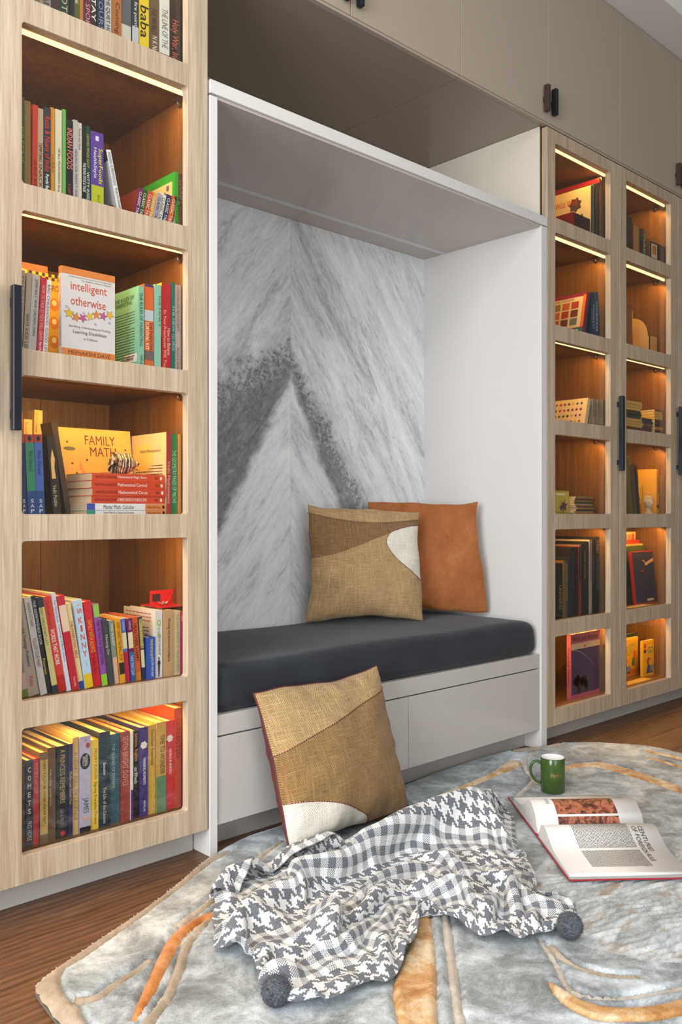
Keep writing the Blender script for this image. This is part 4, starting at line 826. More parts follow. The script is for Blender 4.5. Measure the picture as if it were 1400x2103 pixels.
P.polys([[(.01 + .17 * (k / 16), .12 + .075 * sin(pi * (.5 + .5 * k / 16))), (.01 + .17 * ((k + 1) / 16), .12 + .075 * sin(pi * (.5 + .5 * (k + 1) / 16))), (.01 + .17 * ((k + 1) / 16), .1225 + .077 * sin(pi * (.5 + .5 * (k + 1) / 16))), (.01 + .17 * (k / 16), .1225 + .077 * sin(pi * (.5 + .5 * k / 16)))] for k in range(16)], '8a7a88', 'printed_rainbow', 2)
rn2 = random.Random(3)
P.polys([star(.03 + .1 * rn2.random(), .03 + .05 * rn2.random(), .02, rn2.random(), .6, 7) for k in range(14)], '2a2620', 'printed_trees', 2); P.poly([(.1, .205 - .001), (.112, .205 - .001), (.1, .216)], 'b82018', 'red_triangle', 3)
P = faces(b, w_, h_, d_)['spine']; P.text('Wind and Weather', w_ * .25, w_ * .8, h_ * .2, h_ * .8, '5a2a50', True, 'spine_lettering')
# far right bookcase
bd = tag(empty('binder_box'), 'black box file with cream label, top shelf of far right bookcase', 'box file'); bd.location = (3.700, 1.9, 1.9985)
box('body', 0, .145, 0, .2, 0, .108, plain('17141a', .4), bd, .002, 1); P = Print(bd, (0, 0, 0), (1, 0, 0), (0, 0, 1)); P.rect(.012, .066, .035, .098, 'd8c8a8', 'paper_label'); P.rect(.02, .058, .05, .09, 'c87a20', 'label_print', 2); box('edge_strip', -.004, 0, 0, .2, 0, .11, plain('6a4a34', .4), bd)
bx = tag(empty('magazine_holder'), 'orange-brown card box leaning at the left of the far right shelf', 'box'); bx.location = (3.470, 1.90, 1.5925); bx.rotation_euler = (0, -.05, 0)
box('body', 0, .078, 0, .2, 0, .178, plain('9a5a28', .6), bx, .002, 1); box('lid', -.001, .079, -.001, .201, .178, .186, plain('8a4a20', .6), bx)
bx = tag(empty('magazine_holder'), 'beige magazine holder with curved cutout, second shelf far right', 'box'); bx.location = (3.765, 1.935, 1.5925)
bm = bmesh.new(); pr_ = [(0, 0), (.16, 0), (.16, .252), (.085, .225)] + [(.085 - .075 * sin(k / 8 * pi / 2) - .0, .19 - .09 * (1 - cos(k / 8 * pi / 2))) for k in range(0, 9)] + [(0, .10)]
vs = [bm.verts.new((0, y, z)) for y, z in pr_]; vs2 = [bm.verts.new((.004, y, z)) for y, z in pr_]; bm.faces.new(vs[::-1]); bm.faces.new(vs2)
for i in range(len(vs)): bm.faces.new((vs[i], vs[(i + 1) % len(vs)], vs2[(i + 1) % len(vs)], vs2[i]))
mesh_obj('side', bm, plain('c89a58', .7), bx); o = box('front', 0, .07, 0, .004, 0, .10, plain('c89a58', .7), bx); box('back_side', .066, .07, .004, .16, 0, .10, plain('c89a58', .7), bx); box('base', .004, .066, .004, .16, 0, .004, plain('c89a58', .7), bx)
def flat_book(x, y, z, L, D, t, c, lab, grp, rz=0, pages=True):
    r = tag(empty('book'), lab, 'book', grp); r.location = (x, y, z); r.rotation_euler = (0, 0, rz)
    bm = bmesh.new(); bbox(bm, 0, L, 0, D, 0, .0009); bbox(bm, 0, L, 0, D, t - .0009, t)
    if pages: bbox(bm, 0, L, D - .001, D, .0009, t - .0009)
    else: bbox(bm, 0, L, 0, .001, .0009, t - .0009)
    mesh_obj('cover', bm, plain(c, .42), r); box('page_block', .001, L - .001, .001, D - .0015, .0009, t - .0009, plain('d0a858', .8) if pages else M['page'], r)
    return z + t + .0004
def pile(x, y, z, specs, nm, L, D, jit=.006):
    for i, (c, t, cn, pg) in enumerate(specs):
        z = flat_book(x + rn.uniform(-jit, jit), y + rn.uniform(0, jit), z, L + rn.uniform(-jit, jit), D, t, c, '%s book lying flat, %s from bottom, %s' % (cn, ORD[i], nm), 'books lying in ' + nm, rn.uniform(-.03, .016), pg)
    return z
pile(3.48, 1.91, 1.2322, [('3a2a20', .014, 'dark brown', False), ('6a3a20', .013, 'russet', False), ('d0a050', .012, 'cream-edged', True), ('c89840', .012, 'ochre-edged', True), ('c89440', .012, 'amber-edged', True), ('3a4030', .012, 'dark olive', False), ('2a2a30', .012, 'black', False), ('5a3a2a', .010, 'umber', False), ('d0a040', .013, 'gold-edged', True), ('c89838', .013, 'honey-edged', True), ('d0a448', .013, 'straw-edged', True)], 'the left pile, third shelf far right', .165, .13)
pile(3.665, 1.915, 1.2322, [('2a2428', .013, 'black', False), ('5a2a2a', .012, 'wine', False), ('3a3a4a', .012, 'slate', False), ('6a4a2a', .012, 'tan', False), ('2a3a3a', .012, 'dark teal', False), ('4a2a20', .012, 'brown', False)], 'the middle pile, third shelf far right', .09, .12)
pile(3.765, 1.91, 1.2322, [('c89a50', .015, 'cream-edged', True), ('3a3a3a', .012, 'charcoal', False), ('c07a30', .014, 'orange', False), ('2a2a2a', .012, 'black', False), ('5a3a30', .02, 'brown', False), ('d0a040', .012, 'gold-edged', True), ('c89838', .012, 'honey-edged', True), ('d0a448', .013, 'straw-edged', True), ('8a3a20', .008, 'rust', False)], 'the right pile, third shelf far right', .076, .12, .002)
# encyclopedia, pen cup cover, bust, yellow binder on fourth shelf
b = book(.02, .145, .19, 'c8a838', 'yellow encyclopedia standing face-out behind the small stone bust', 'book'); place(b, (3.615, 2.004, .8732), -pi / 2 + .05)
P = faces(b, .02, .145, .19)['right']
for i, c in enumerate('DISCOVERY'): P.text(c, .006 + i * .0195, .006 + i * .0195 + .015, .095, .125, ['2a1c18', '2a1c18', '2a1c18', '3a241c', 'a82a18', '2a1c18', 'b83a18', '2a1c18', '8a3a18'][i], False, 'title_lettering', 2, .016, 0, 3)
P.text('ENCYCLOPEDIA', .015, .17, .065, .085, '5a4a18', False, 'title_lettering', 2, .01); P.rect(.004, .186, .004, .05, 'a88830', 'cover_picture')
b = book(.016, .20, .19, '6a3418', 'picture book with orange and white shapes behind the encyclopedia', 'book'); place(b, (3.615, 2.045, .8732), -pi / 2)
P = faces(b, .016, .20, .19)['right']; P.poly(ell(.045, .16, .03, .035), 'c8703a', 'printed_shape'); P.poly(ell(.11, .165, .012, .035), 'e0d0c0', 'printed_shape'); P.poly(ell(.15, .165, .01, .016), 'd86a2a', 'printed_shape'); P.poly(ell(.085, .15, .012, .02), 'e8e0d8', 'printed_shape', 2)
b = book(.024, .21, .11, 'd09a38', 'amber yellow binder at the right end, fourth shelf far right', 'book'); place(b, (3.820, 1.93, .8738), 0, 0, .008); P = faces(b, .024, .21, .11)['spine']; P.rect(0, .024, .03, .045, '4a5a2a'); P.text('LEARN', .008, .022, .1, .19, '8a5a18', True, 'spine_lettering')
bu = tag(empty('stone_bust'), 'small pale stone bust of a curly-haired head on the fourth shelf', 'bust'); bu.location = (3.742, 1.928, .8732); bu.rotation_euler = (0, 0, -.45); stone = plain('c0ac90', .7)
def head():
    bm = bmesh.new(); bmesh.ops.create_uvsphere(bm, u_segments=36, v_segments=24, radius=1)
    for v in bm.verts:
        x, y, z = v.co; n = 1.0
        k = max(0, -y)
        jaw = 1 - .28 * max(0, -z) ** 1.3
        p = Vector((x * .021 * jaw, y * .025 * (1 - .12 * max(0, -z)), z * .030))
        p.y -= .0075 * math.exp(-((x / .16) ** 2 + ((z + .10) / .22) ** 2)) * k                # nose
        p.y -= .0022 * math.exp(-((z - .22) / .10) ** 2) * k * (1 if abs(x) < .7 else 0)        # brow
        for sx in (-1, 1): p.y += .0042 * math.exp(-(((x - sx * .38) / .16) ** 2 + ((z - .06) / .10) ** 2)) * k  # eye sockets
        p.y -= .0022 * math.exp(-((x / .30) ** 2 + ((z + .47) / .06) ** 2)) * k; p.y -= .002 * math.exp(-((x / .25) ** 2 + ((z + .60) / .07) ** 2)) * k
        p.y -= .003 * math.exp(-((x / .3) ** 2 + ((z + .88) / .14) ** 2)) * k
        v.co = p + Vector((0, 0, .052))
    mesh_obj('head', bm, stone, bu, True)
    bm = bmesh.new(); rr = random.Random(4)
    for i in range(70):
        a = rr.uniform(0, 2 * pi); zc = rr.uniform(.15, 1.0)
        if -sin(a) > .55 and zc < .62: continue
        q = math.sqrt(max(0, 1 - zc * zc)); c = Vector((.0215 * q * cos(a), .026 * q * sin(a) + .001, .052 + .031 * zc))
        bmesh.ops.create_icosphere(bm, subdivisions=2, radius=rr.uniform(.004, .0062), matrix=Matrix.Translation(c))
    mesh_obj('curly_hair', bm, stone, bu, True)
    bm = bmesh.new(); lathe(bm, [(0, 0), (.026, 0), (.026, .006), (.018, .009), (.0125, .016), (.012, .034), (0, .036)], 24); mesh_obj('neck_and_socle', bm, stone, bu, True)
head()
# navy picture book and pile behind it
b = book(.012, .24, .200, 'a81c20', 'large navy and red picture book leaning face-out, fifth shelf far right', 'book'); b.matrix_world = Matrix.Translation((3.632, 1.945, .4672)) @ Matrix.Rotation(-.10, 4, 'X') @ Matrix.Rotation(-pi / 2, 4, 'Z')
w_, h_, d_ = .012, .24, .200; P = faces(b, w_, h_, d_)['right']; P.rect(.008, d_, .006, h_ - .005, '23243e', 'cover_panel')
P.poly([(.09, .200), (.11, .196), (.125, .186), (.16, .196), (.2, .206), (.2, .190), (.16, .182), (.13, .172), (.112, .178), (.12, .186)], 'c89a5a', 'printed_hand', 2); P.poly([(.075, .15), (.09, .158), (.105, .15), (.105, .145), (.075, .145)], '8a2a28', 'printed_boat', 2); P.rect(.075, .105, .140, .1445, '14121c', 'printed_boat', 2); P.rect(.11, .17, .012, .022, 'd0b090', 'title_strip', 2)
for i, (c, lab, hh, yy) in enumerate((('3a4a20', 'dark green book standing behind the navy picture book', .262, 2.005), ('c8a048', 'ochre book behind the navy picture book', .270, 2.02), ('a82418', 'red book behind the navy picture book', .288, 2.035), ('d0b078', 'cream book with portrait picture behind the navy picture book', .325, 2.055))):
    b = book(.011, hh, .19 - i * .012, c, lab, 'book', 'books behind the navy picture book'); place(b, (3.650 + i * .012, yy, .4672), -pi / 2); P = faces(b, .011, hh, .19 - i * .012)['right']
    if i == 3: P.rect(.03, .11, hh - .07, hh - .012, '9a7a4a', 'cover_picture'); P.rect(.115, .14, hh - .05, hh - .01, 'b84020', 'cover_picture')
sh = tag(box('paper_sheet', 3.43, 3.70, 1.888, 1.934, .4668, .4685, plain('b89a60', .8)), 'loose tan paper lying in front of the navy picture book', 'paper')
# storybooks
for i, (x, y, dd, lab) in enumerate(((3.610, 2.02, .185, 'yellow storybook face-out with reading figure, bottom shelf far right'), (3.735, 1.965, .105, 'second yellow storybook, at the right end of the bottom shelf'))):
    w_, h_, d_ = .012, .175 - i * .012, dd; b = book(w_, h_, d_, 'd8a428', lab, 'book', 'yellow storybooks'); place(b, (x, y, .1312), -pi / 2); P = faces(b, w_, h_, d_)['right']
    P.poly(ell(.02, h_ - .024, .012, .013), 'b03a20', 'red_badge'); P.rect(.009, .031, h_ - .056, h_ - .04, '3a2a20', 'badge_print')
    P.text('MY VERY FIRST', .042, min(.12, d_ - .004), h_ - .02, h_ - .01, 'a8321c', False, 'title_lettering', 2, .02)
    if i == 0:
        P.text("GULLIVER'S", .042, .165, h_ - .046, h_ - .025, '3a7a5a', False, 'title_lettering', 2, .02, 0, 2.2); P.text('TRAVELS', .042, .145, h_ - .069, h_ - .049, '3a7a5a', False, 'title_lettering', 2, .02, 0, 2.2); P.text('STORYBOOK', .042, .12, h_ - .081, h_ - .072, 'a8321c', False, 'title_lettering', 2, .02)
        P.rect(.003, d_ - .003, .004, .03, 'c8641c', 'printed_ground', 1)
    else: P.text('GO', .042, .1, h_ - .06, h_ - .03, '3a7a5a', False, 'title_lettering', 2, .02)
    cx = .07 if i == 0 else .055
    P.poly([(cx - .025, .012), (cx + .04, .012), (cx + .02, .045), (cx - .01, .05)], '3a4a6a' if i else '5a3a4a', 'printed_dress', 2); P.poly(ell(cx, .066, .018, .018), 'b03018', 'printed_hair', 2); P.poly(ell(cx + .008, .062, .010, .011), 'd8a078', 'printed_face', 3); P.poly([(cx + .01, .016), (cx + .045, .032), (cx + .045, .045), (cx + .012, .045)], '7a8aa8', 'printed_sleeve', 3)
    if i == 0: P.poly([(.125, .05), (.145, .04), (.15, .075), (.135, .085)], '4a6a4a', 'printed_figure', 2); P.poly(ell(.15, .095, .013, .02), 'c8502a', 'printed_tower', 2)
b = book(.012, .185, .14, '2a3428', 'dark picture book standing behind the yellow storybooks', 'book'); place(b, (3.70, 2.05, .1312), -pi / 2)
b = book(.045, .16, .16, '3a2418', 'dark brown box-set volume at the left of the bottom shelf', 'book'); place(b, (3.455, 1.905, .1312)); faces(b, .045, .16, .16)['spine'].rect(.002, .043, .145, .158, 'c85a20')
sh = tag(box('paper_sheet', 3.51, 3.72, 1.90, 1.945, .1311, .1328, plain('c09a48', .8)), 'yellow printed sheet lying in front of the storybooks', 'paper')

# crumpled cloth: per row, first point then steps to the next point, in half millimetres
BL_W, BL_H, BL_N, BL_S, BL_O = 86, 62, 5332, 0.0005, (1.5, 1.3, 0.)
BL_LX, BL_LY = 1.13, 0.92
POM1 = (1.545, .965, .045)
POM2 = (.962, 1.185, .045)
BLANKET = [
-1030,-250,56,11,-13,13,8,-15,13,5,-18,11,4,-21,7,5,-20,1,9,-16,-5,12,-10,-10,15,-8,-9,18,-5,-5,21,-3,1,24,-3,4,25,0,6,26,1,5,26,2,1,24,1,-1,21,-4,-6,17,-6,-7,15,-9,-8,17,-7,-7,19,-3,-5,22,2,-3,25,4,-2,25,7,1,24,8,5,23,8,7,20,11,12,18,11,13,16,11,9,14,10,4,13,7,-4,14,6,-7,18,5,-6,22,7,-2,26,11,3,30,16,4,30,19,5,29,22,5,27,23,4,27,24,2,25,24,1,25,24,-3,23,19,-4,20,13,-3,15,4,-2,7,-5,1,0,-13,0,-4,-20,-1,-5,-26,-2,-4,-29,-3,-2,-29,-2,1,-26,-1,4,-23,-1,4,-18,-2,4,-19,-4,-1,-20,-6,-5,-24,-5,-7,-25,-5,-6,-26,-1,-2,-24,1,4,-21,3,8,-16,6,11,-13,9,10,-13,10,10,-13,7,10,-13,-1,10,-14,-8,11,-14,-11,12,-11,-8,11,-9,-2,10,-4,3,9,-1,3,9,-1,1,10,-2,-2,9,-4,-2,7,-7,2,6,-8,9,9,-5,12,13,-1,12,16,4,6,18,7,-2,18,7,-8,16,3,-12,16,0,-12,15,-1,-11,15,-2,-11,
-1041,-243,71,16,-6,7,5,-18,20,6,-21,13,7,-21,-1,9,-18,-6,11,-17,-12,12,-11,-15,14,-2,-14,18,-2,0,23,-6,1,25,-4,1,25,-3,1,26,-3,1,25,-3,2,25,-2,3,21,2,1,17,-2,-4,13,-5,-8,18,-4,0,19,-2,9,22,3,6,24,7,-1,24,9,-6,22,10,-6,23,10,-5,23,10,1,19,10,11,13,12,18,13,13,15,16,7,2,10,5,-12,18,0,-10,22,2,-7,28,12,1,28,16,3,28,17,3,28,19,3,27,18,2,27,19,3,28,19,5,27,21,4,23,21,-1,23,19,-6,18,6,-5,10,-10,-3,-1,-17,10,-6,-20,8,-10,-20,-1,-8,-26,-5,-2,-28,-4,1,-27,-3,6,-21,1,10,-13,5,4,-17,4,-3,-25,-3,-4,-27,-4,-4,-25,-6,-3,-24,-6,-1,-23,0,0,-19,3,11,-10,-4,16,-8,2,14,-12,14,12,-11,13,10,-15,-9,3,-12,-22,10,-13,-16,16,-14,-5,17,-10,-2,8,-5,16,-3,4,14,11,-1,4,15,-5,-3,16,-9,-8,7,-14,-12,3,-18,3,4,-17,7,14,-8,14,18,1,16,19,8,7,18,13,-3,17,12,-8,16,4,-5,11,7,-18,16,-5,-11,
-1054,-237,83,10,-17,8,6,-21,5,8,-18,4,15,-15,-6,17,-12,-10,16,-12,-7,15,-11,-5,17,-6,-4,17,-1,7,21,-1,4,23,-1,-2,25,-3,-4,25,-4,-5,24,-4,-3,23,-5,-4,21,-4,-2,20,3,-1,21,3,1,19,-1,2,18,-1,11,18,4,15,20,6,8,22,9,-2,21,10,-9,20,12,-12,21,11,-9,20,10,-2,17,10,8,14,11,15,15,8,13,17,5,2,19,2,-7,21,4,-10,23,10,-4,25,12,2,25,14,5,25,16,4,25,17,3,25,17,4,26,16,4,25,15,-3,22,15,-7,22,11,-7,21,3,-6,14,-10,-6,11,-16,6,2,-16,11,-8,-15,2,-9,-21,-6,-2,-24,-6,5,-23,2,8,-20,8,5,-15,14,1,-21,9,-1,-25,1,0,-25,-6,-1,-23,-10,-2,-21,-6,-2,-18,5,1,-17,6,9,-11,-8,15,-10,-8,14,-8,2,13,-10,5,8,-12,-10,5,-12,-14,10,-13,-4,13,-12,1,12,-9,-6,12,-7,6,5,-2,16,6,-1,17,10,-9,6,15,-15,-5,12,-17,-11,7,-16,-12,5,-14,-10,13,-13,3,17,-9,15,18,-1,15,18,8,11,17,14,5,16,12,-3,13,12,-11,13,0,-20,
-1070,-233,90,6,-26,11,7,-21,-10,11,-18,-6,18,-12,-10,22,-7,-10,23,-5,-4,22,-4,1,20,-4,2,19,-1,12,19,-2,12,22,-2,5,24,-5,-3,24,-3,-6,23,-1,-5,21,-3,-10,19,-3,-9,23,2,-1,24,4,4,23,1,1,20,-1,4,16,3,13,16,8,15,20,8,8,21,9,0,20,11,-8,19,12,-13,19,11,-12,19,9,-7,18,8,4,17,8,12,19,6,12,19,5,4,19,6,-8,21,7,-10,22,10,-6,23,11,1,22,14,3,22,15,6,22,15,8,22,13,3,23,8,-11,22,6,-10,21,2,-4,19,-1,-7,16,-8,-6,16,-11,5,12,-13,5,3,-14,7,-3,-15,1,-1,-18,-6,5,-19,1,8,-20,10,5,-19,16,2,-22,10,2,-23,2,0,-23,-6,0,-20,-9,-3,-19,0,-3,-16,14,0,-15,12,9,-13,-7,12,-10,-15,10,-2,-12,11,-6,-8,9,-13,-9,10,-13,-4,11,-13,6,11,-11,5,12,-8,-8,14,-11,-1,10,-7,13,6,-2,20,8,-8,16,12,-16,1,12,-16,-12,6,-11,-21,7,-14,-19,14,-16,-5,17,-16,8,17,-10,15,18,-1,16,17,8,15,16,13,8,13,13,-4,14,10,-22,
-1084,-227,90,1,-29,0,12,-18,-14,17,-14,-10,21,-10,-8,24,-4,-3,25,-2,1,25,-2,5,24,-2,3,22,-2,8,20,-3,9,21,-2,5,22,-3,-1,22,-2,-1,21,1,-1,18,-3,-8,20,-4,-6,24,-1,4,25,3,6,23,2,1,21,2,-6,18,3,-2,18,7,8,19,9,14,20,9,11,20,9,4,20,11,-5,20,10,-12,19,10,-14,20,8,-10,20,6,0,19,7,9,18,7,11,19,7,3,20,7,-6,20,9,-11,20,9,-10,22,9,-4,23,11,4,21,10,8,19,9,-6,20,3,-18,20,-1,-1,19,-1,0,17,-2,0,16,-10,0,17,-10,0,17,-10,0,13,-11,0,4,-9,16,1,-14,5,6,-18,-4,8,-19,2,5,-20,13,5,-20,13,3,-20,3,0,-20,-6,-1,-20,-3,-4,-16,11,-6,-13,19,2,-15,14,11,-16,-4,10,-9,-17,7,1,-23,8,-2,-18,11,-13,-9,12,-15,3,13,-13,6,11,-10,8,12,-10,-4,14,-12,-6,12,-12,6,8,-6,17,9,-4,20,11,-12,8,9,-13,-12,5,-9,-25,8,-12,-21,15,-19,-9,17,-19,3,17,-16,10,17,-11,14,17,-1,17,17,9,16,14,16,7,13,12,-17,
-1094,-216,83,3,-26,-12,20,-12,-10,21,-11,-5,22,-9,-2,23,-7,4,24,-5,7,23,-3,9,24,-2,5,23,0,-2,21,-1,-4,21,-3,-3,21,-2,1,21,3,3,22,1,1,22,-3,-6,22,-4,-5,24,-3,6,23,1,12,22,3,7,21,4,-5,20,4,-11,18,5,-5,20,6,8,19,10,14,19,11,13,20,9,7,21,9,-3,21,8,-10,21,8,-14,20,7,-12,20,7,-4,19,7,5,19,8,11,19,8,6,20,9,-4,19,9,-11,21,9,-12,21,8,-4,20,8,2,17,4,-13,18,-1,0,18,-4,0,18,-2,0,17,-4,0,18,-12,0,16,-15,0,17,-13,0,19,-9,0,12,-4,0,6,-8,20,8,-15,-2,8,-18,0,6,-17,12,4,-19,9,4,-20,-1,1,-20,-3,-3,-17,8,-8,-13,19,-4,-13,21,5,-17,11,12,-18,-4,12,-10,-18,6,1,-27,5,1,-24,11,-10,-10,13,-15,5,13,-14,3,11,-12,10,11,-11,5,13,-12,-5,11,-13,-1,10,-8,5,11,-4,17,11,-8,13,9,-11,-8,4,-7,-24,9,-13,-21,14,-18,-8,17,-20,0,18,-20,4,16,-17,9,17,-10,14,17,1,16,16,11,14,13,17,-4,
-1097,-200,76,13,-16,-15,22,-10,-5,23,-12,-3,22,-10,2,22,-11,5,22,-6,5,21,-2,9,20,0,7,21,0,-5,21,-1,-9,21,-4,1,22,-1,4,21,3,0,24,1,-4,25,-1,-6,25,-4,-3,24,-3,3,23,-2,9,21,4,10,20,7,5,18,5,-8,17,4,-11,19,4,0,20,8,8,19,10,12,19,10,13,20,9,5,23,7,-4,23,6,-8,22,7,-12,20,8,-13,20,8,-5,20,7,6,20,9,10,19,9,8,20,9,0,19,9,-9,21,8,-9,19,6,-5,17,1,-11,15,-2,-6,16,-2,0,18,-2,0,21,-4,0,22,-13,0,16,-17,0,17,-15,0,20,-10,0,15,-3,0,8,-4,16,8,-14,3,9,-16,4,8,-18,9,6,-20,0,4,-21,-1,-1,-18,6,-7,-15,19,-8,-12,22,-2,-15,16,8,-18,2,15,-18,-3,13,-13,-14,6,-1,-26,4,3,-26,10,-8,-14,12,-15,3,14,-16,3,12,-14,10,7,-12,13,10,-12,2,11,-10,-10,11,-8,-9,12,-5,9,12,-5,16,11,-9,0,6,-9,-19,8,-13,-18,13,-18,-5,16,-20,1,17,-20,1,17,-19,3,16,-14,6,18,-8,9,18,2,14,14,18,9,
-1095,-180,75,22,-8,-12,22,-11,1,22,-13,3,20,-13,6,21,-10,2,22,-5,-4,21,0,0,20,0,6,20,-1,1,19,-2,-4,20,-4,3,21,-2,8,23,1,1,25,0,-4,25,0,-7,26,-1,-5,24,-3,-1,23,-2,-1,21,4,2,18,8,8,18,7,1,16,4,-10,17,3,-7,18,7,5,19,9,11,18,9,14,20,9,4,23,4,-3,24,5,-4,23,8,-5,21,9,-9,22,8,-8,22,8,-2,21,8,2,20,9,8,20,8,9,21,8,3,21,8,-4,20,4,-7,17,-1,-9,14,-3,-17,15,-1,-3,18,0,0,23,-5,0,25,-13,0,19,-17,0,17,-15,0,17,-10,0,18,-2,0,11,-4,10,10,-12,7,10,-17,7,8,-18,4,6,-20,-1,1,-19,6,-7,-15,16,-9,-13,23,-4,-14,19,3,-17,5,11,-20,-3,15,-18,-1,14,-14,-8,8,-4,-23,4,3,-28,8,-7,-19,12,-15,0,14,-18,6,11,-15,11,6,-13,19,8,-13,9,10,-7,-14,8,-3,-18,13,-5,-2,13,-6,12,13,-10,8,10,-13,-10,8,-14,-13,9,-19,2,13,-19,4,17,-18,-1,17,-17,-4,16,-14,-5,19,-12,-2,20,-7,10,15,15,18,
-1090,-161,81,25,-4,-2,21,-13,7,20,-14,7,19,-13,6,21,-8,-3,23,-2,-12,22,1,-11,21,-1,-2,20,-1,3,20,-2,1,19,-5,0,20,-2,9,23,0,8,24,-2,0,25,-1,-3,23,-1,-6,23,1,-7,20,0,-10,21,4,-4,21,6,4,20,7,6,16,4,-2,15,5,-11,17,7,0,19,9,11,19,9,14,21,7,9,23,4,1,24,4,-2,22,5,1,23,7,-1,22,9,-6,23,9,-8,21,9,-9,21,9,-2,20,9,4,22,7,8,21,8,6,20,2,-2,17,-2,-10,15,-4,-10,14,-5,-11,17,-2,-5,24,-7,0,26,-13,0,21,-15,0,17,-13,0,17,-7,11,20,-1,-2,17,-4,2,14,-11,6,11,-16,7,7,-18,4,4,-19,5,-4,-16,14,-11,-12,20,-7,-14,20,0,-17,9,7,-18,-4,12,-19,-5,15,-19,2,16,-15,-2,11,-8,-19,5,1,-27,7,-4,-25,11,-16,-6,12,-18,9,9,-13,18,5,-13,23,9,-13,11,8,-6,-14,6,1,-24,12,-5,-13,16,-10,5,15,-12,11,11,-15,2,8,-18,-3,7,-18,6,11,-16,5,15,-16,-3,16,-16,-5,16,-14,-8,18,-9,-9,22,-10,-2,15,6,22,
-1083,-146,90,18,-7,19,23,-11,7,22,-11,7,22,-11,3,23,-7,-7,22,-2,-14,22,1,-17,21,1,-13,19,0,-6,20,-1,-1,19,-5,-3,20,-3,7,21,0,7,23,-3,4,23,-2,0,20,0,-7,20,2,-6,19,2,-8,22,3,-4,21,4,4,20,4,7,15,8,2,16,7,-8,20,8,-6,22,7,3,21,8,10,22,7,11,24,4,7,24,4,2,23,4,3,22,5,5,23,7,2,22,8,-3,22,10,-9,20,10,-11,19,11,-7,20,8,-1,20,8,6,20,2,3,18,-3,-5,16,-5,-6,16,-7,1,16,-6,-1,22,-9,-5,27,-13,1,21,-14,8,19,-12,5,20,-4,3,22,0,-8,20,-4,-6,17,-12,2,13,-15,7,7,-17,9,1,-17,14,-8,-13,17,-11,-12,18,-3,-16,12,3,-18,-3,7,-18,-11,11,-19,-4,16,-18,4,17,-15,3,15,-11,-12,8,-3,-26,7,-3,-26,9,-14,-10,9,-17,11,5,-10,24,6,-12,24,10,-14,10,10,-6,-15,4,2,-24,11,-4,-19,15,-13,-1,12,-15,12,9,-17,13,7,-19,9,6,-18,7,13,-15,1,15,-15,-3,14,-15,-6,17,-11,-8,19,-9,-11,22,-8,-4,13,0,13,
-1075,-134,95,15,-2,34,22,-9,8,24,-9,5,24,-9,-1,23,-8,-8,21,-5,-13,20,0,-18,19,3,-17,18,2,-12,19,0,-8,21,-3,-2,21,-4,5,22,0,4,22,-2,0,20,-2,2,18,-3,-6,20,3,-3,19,2,2,20,1,3,20,-1,8,18,1,8,16,10,0,18,11,-8,23,9,-8,23,8,-4,24,8,0,24,6,4,25,5,4,24,5,3,23,4,3,23,3,5,22,7,8,22,8,6,22,9,1,21,10,-5,19,11,-11,19,9,-10,20,7,-5,20,1,0,20,-4,2,18,-5,-1,16,-7,1,16,-8,0,18,-10,-8,22,-13,-3,22,-14,6,20,-10,2,19,-4,3,22,1,-1,22,-4,2,19,-10,7,17,-14,8,10,-16,12,-1,-16,18,-9,-13,17,-5,-15,14,2,-19,3,4,-18,-14,4,-17,-18,7,-17,-9,16,-17,3,19,-13,9,17,-11,-2,13,-7,-19,9,-5,-25,9,-13,-12,7,-14,11,2,-8,26,5,-11,26,11,-13,10,10,-7,-14,3,3,-24,9,-5,-18,11,-14,2,6,-17,15,6,-19,17,6,-20,9,10,-18,2,16,-14,-4,16,-13,-6,13,-13,-10,16,-12,-7,18,-11,-3,19,-6,3,9,1,3,
-1066,-126,94,18,-1,26,19,-1,14,22,-3,6,24,-7,-2,20,-9,-9,16,-7,-15,17,-2,-17,19,3,-11,20,3,-5,21,1,-5,22,-2,0,23,-3,2,22,-1,1,21,-2,-1,20,-4,1,16,-5,-1,18,1,-2,20,-1,6,19,-3,9,17,-4,13,19,1,9,19,10,-1,23,11,-6,23,11,-7,24,11,-7,23,11,-5,24,9,-4,25,7,-4,25,5,-4,24,4,-4,25,3,-1,22,6,4,22,9,7,21,10,9,21,9,7,21,9,0,21,7,-7,20,6,-11,20,1,-9,19,-3,-3,20,-6,3,18,-8,4,17,-7,2,16,-9,-9,19,-12,-6,19,-12,3,18,-10,3,14,-6,11,19,-4,8,23,-4,7,22,-8,8,20,-11,8,12,-13,12,1,-15,18,-5,-15,14,2,-18,5,6,-19,-9,4,-18,-21,1,-15,-23,5,-17,-14,14,-16,3,18,-12,11,20,-10,6,17,-9,-8,12,-7,-20,10,-12,-13,6,-14,11,1,-6,27,3,-8,26,10,-12,12,11,-7,-13,4,2,-22,7,-6,-14,6,-16,7,4,-18,15,4,-20,9,5,-19,-2,9,-17,-9,16,-14,-9,18,-11,-5,16,-12,-10,16,-14,-7,14,-11,6,12,-4,17,1,2,4,
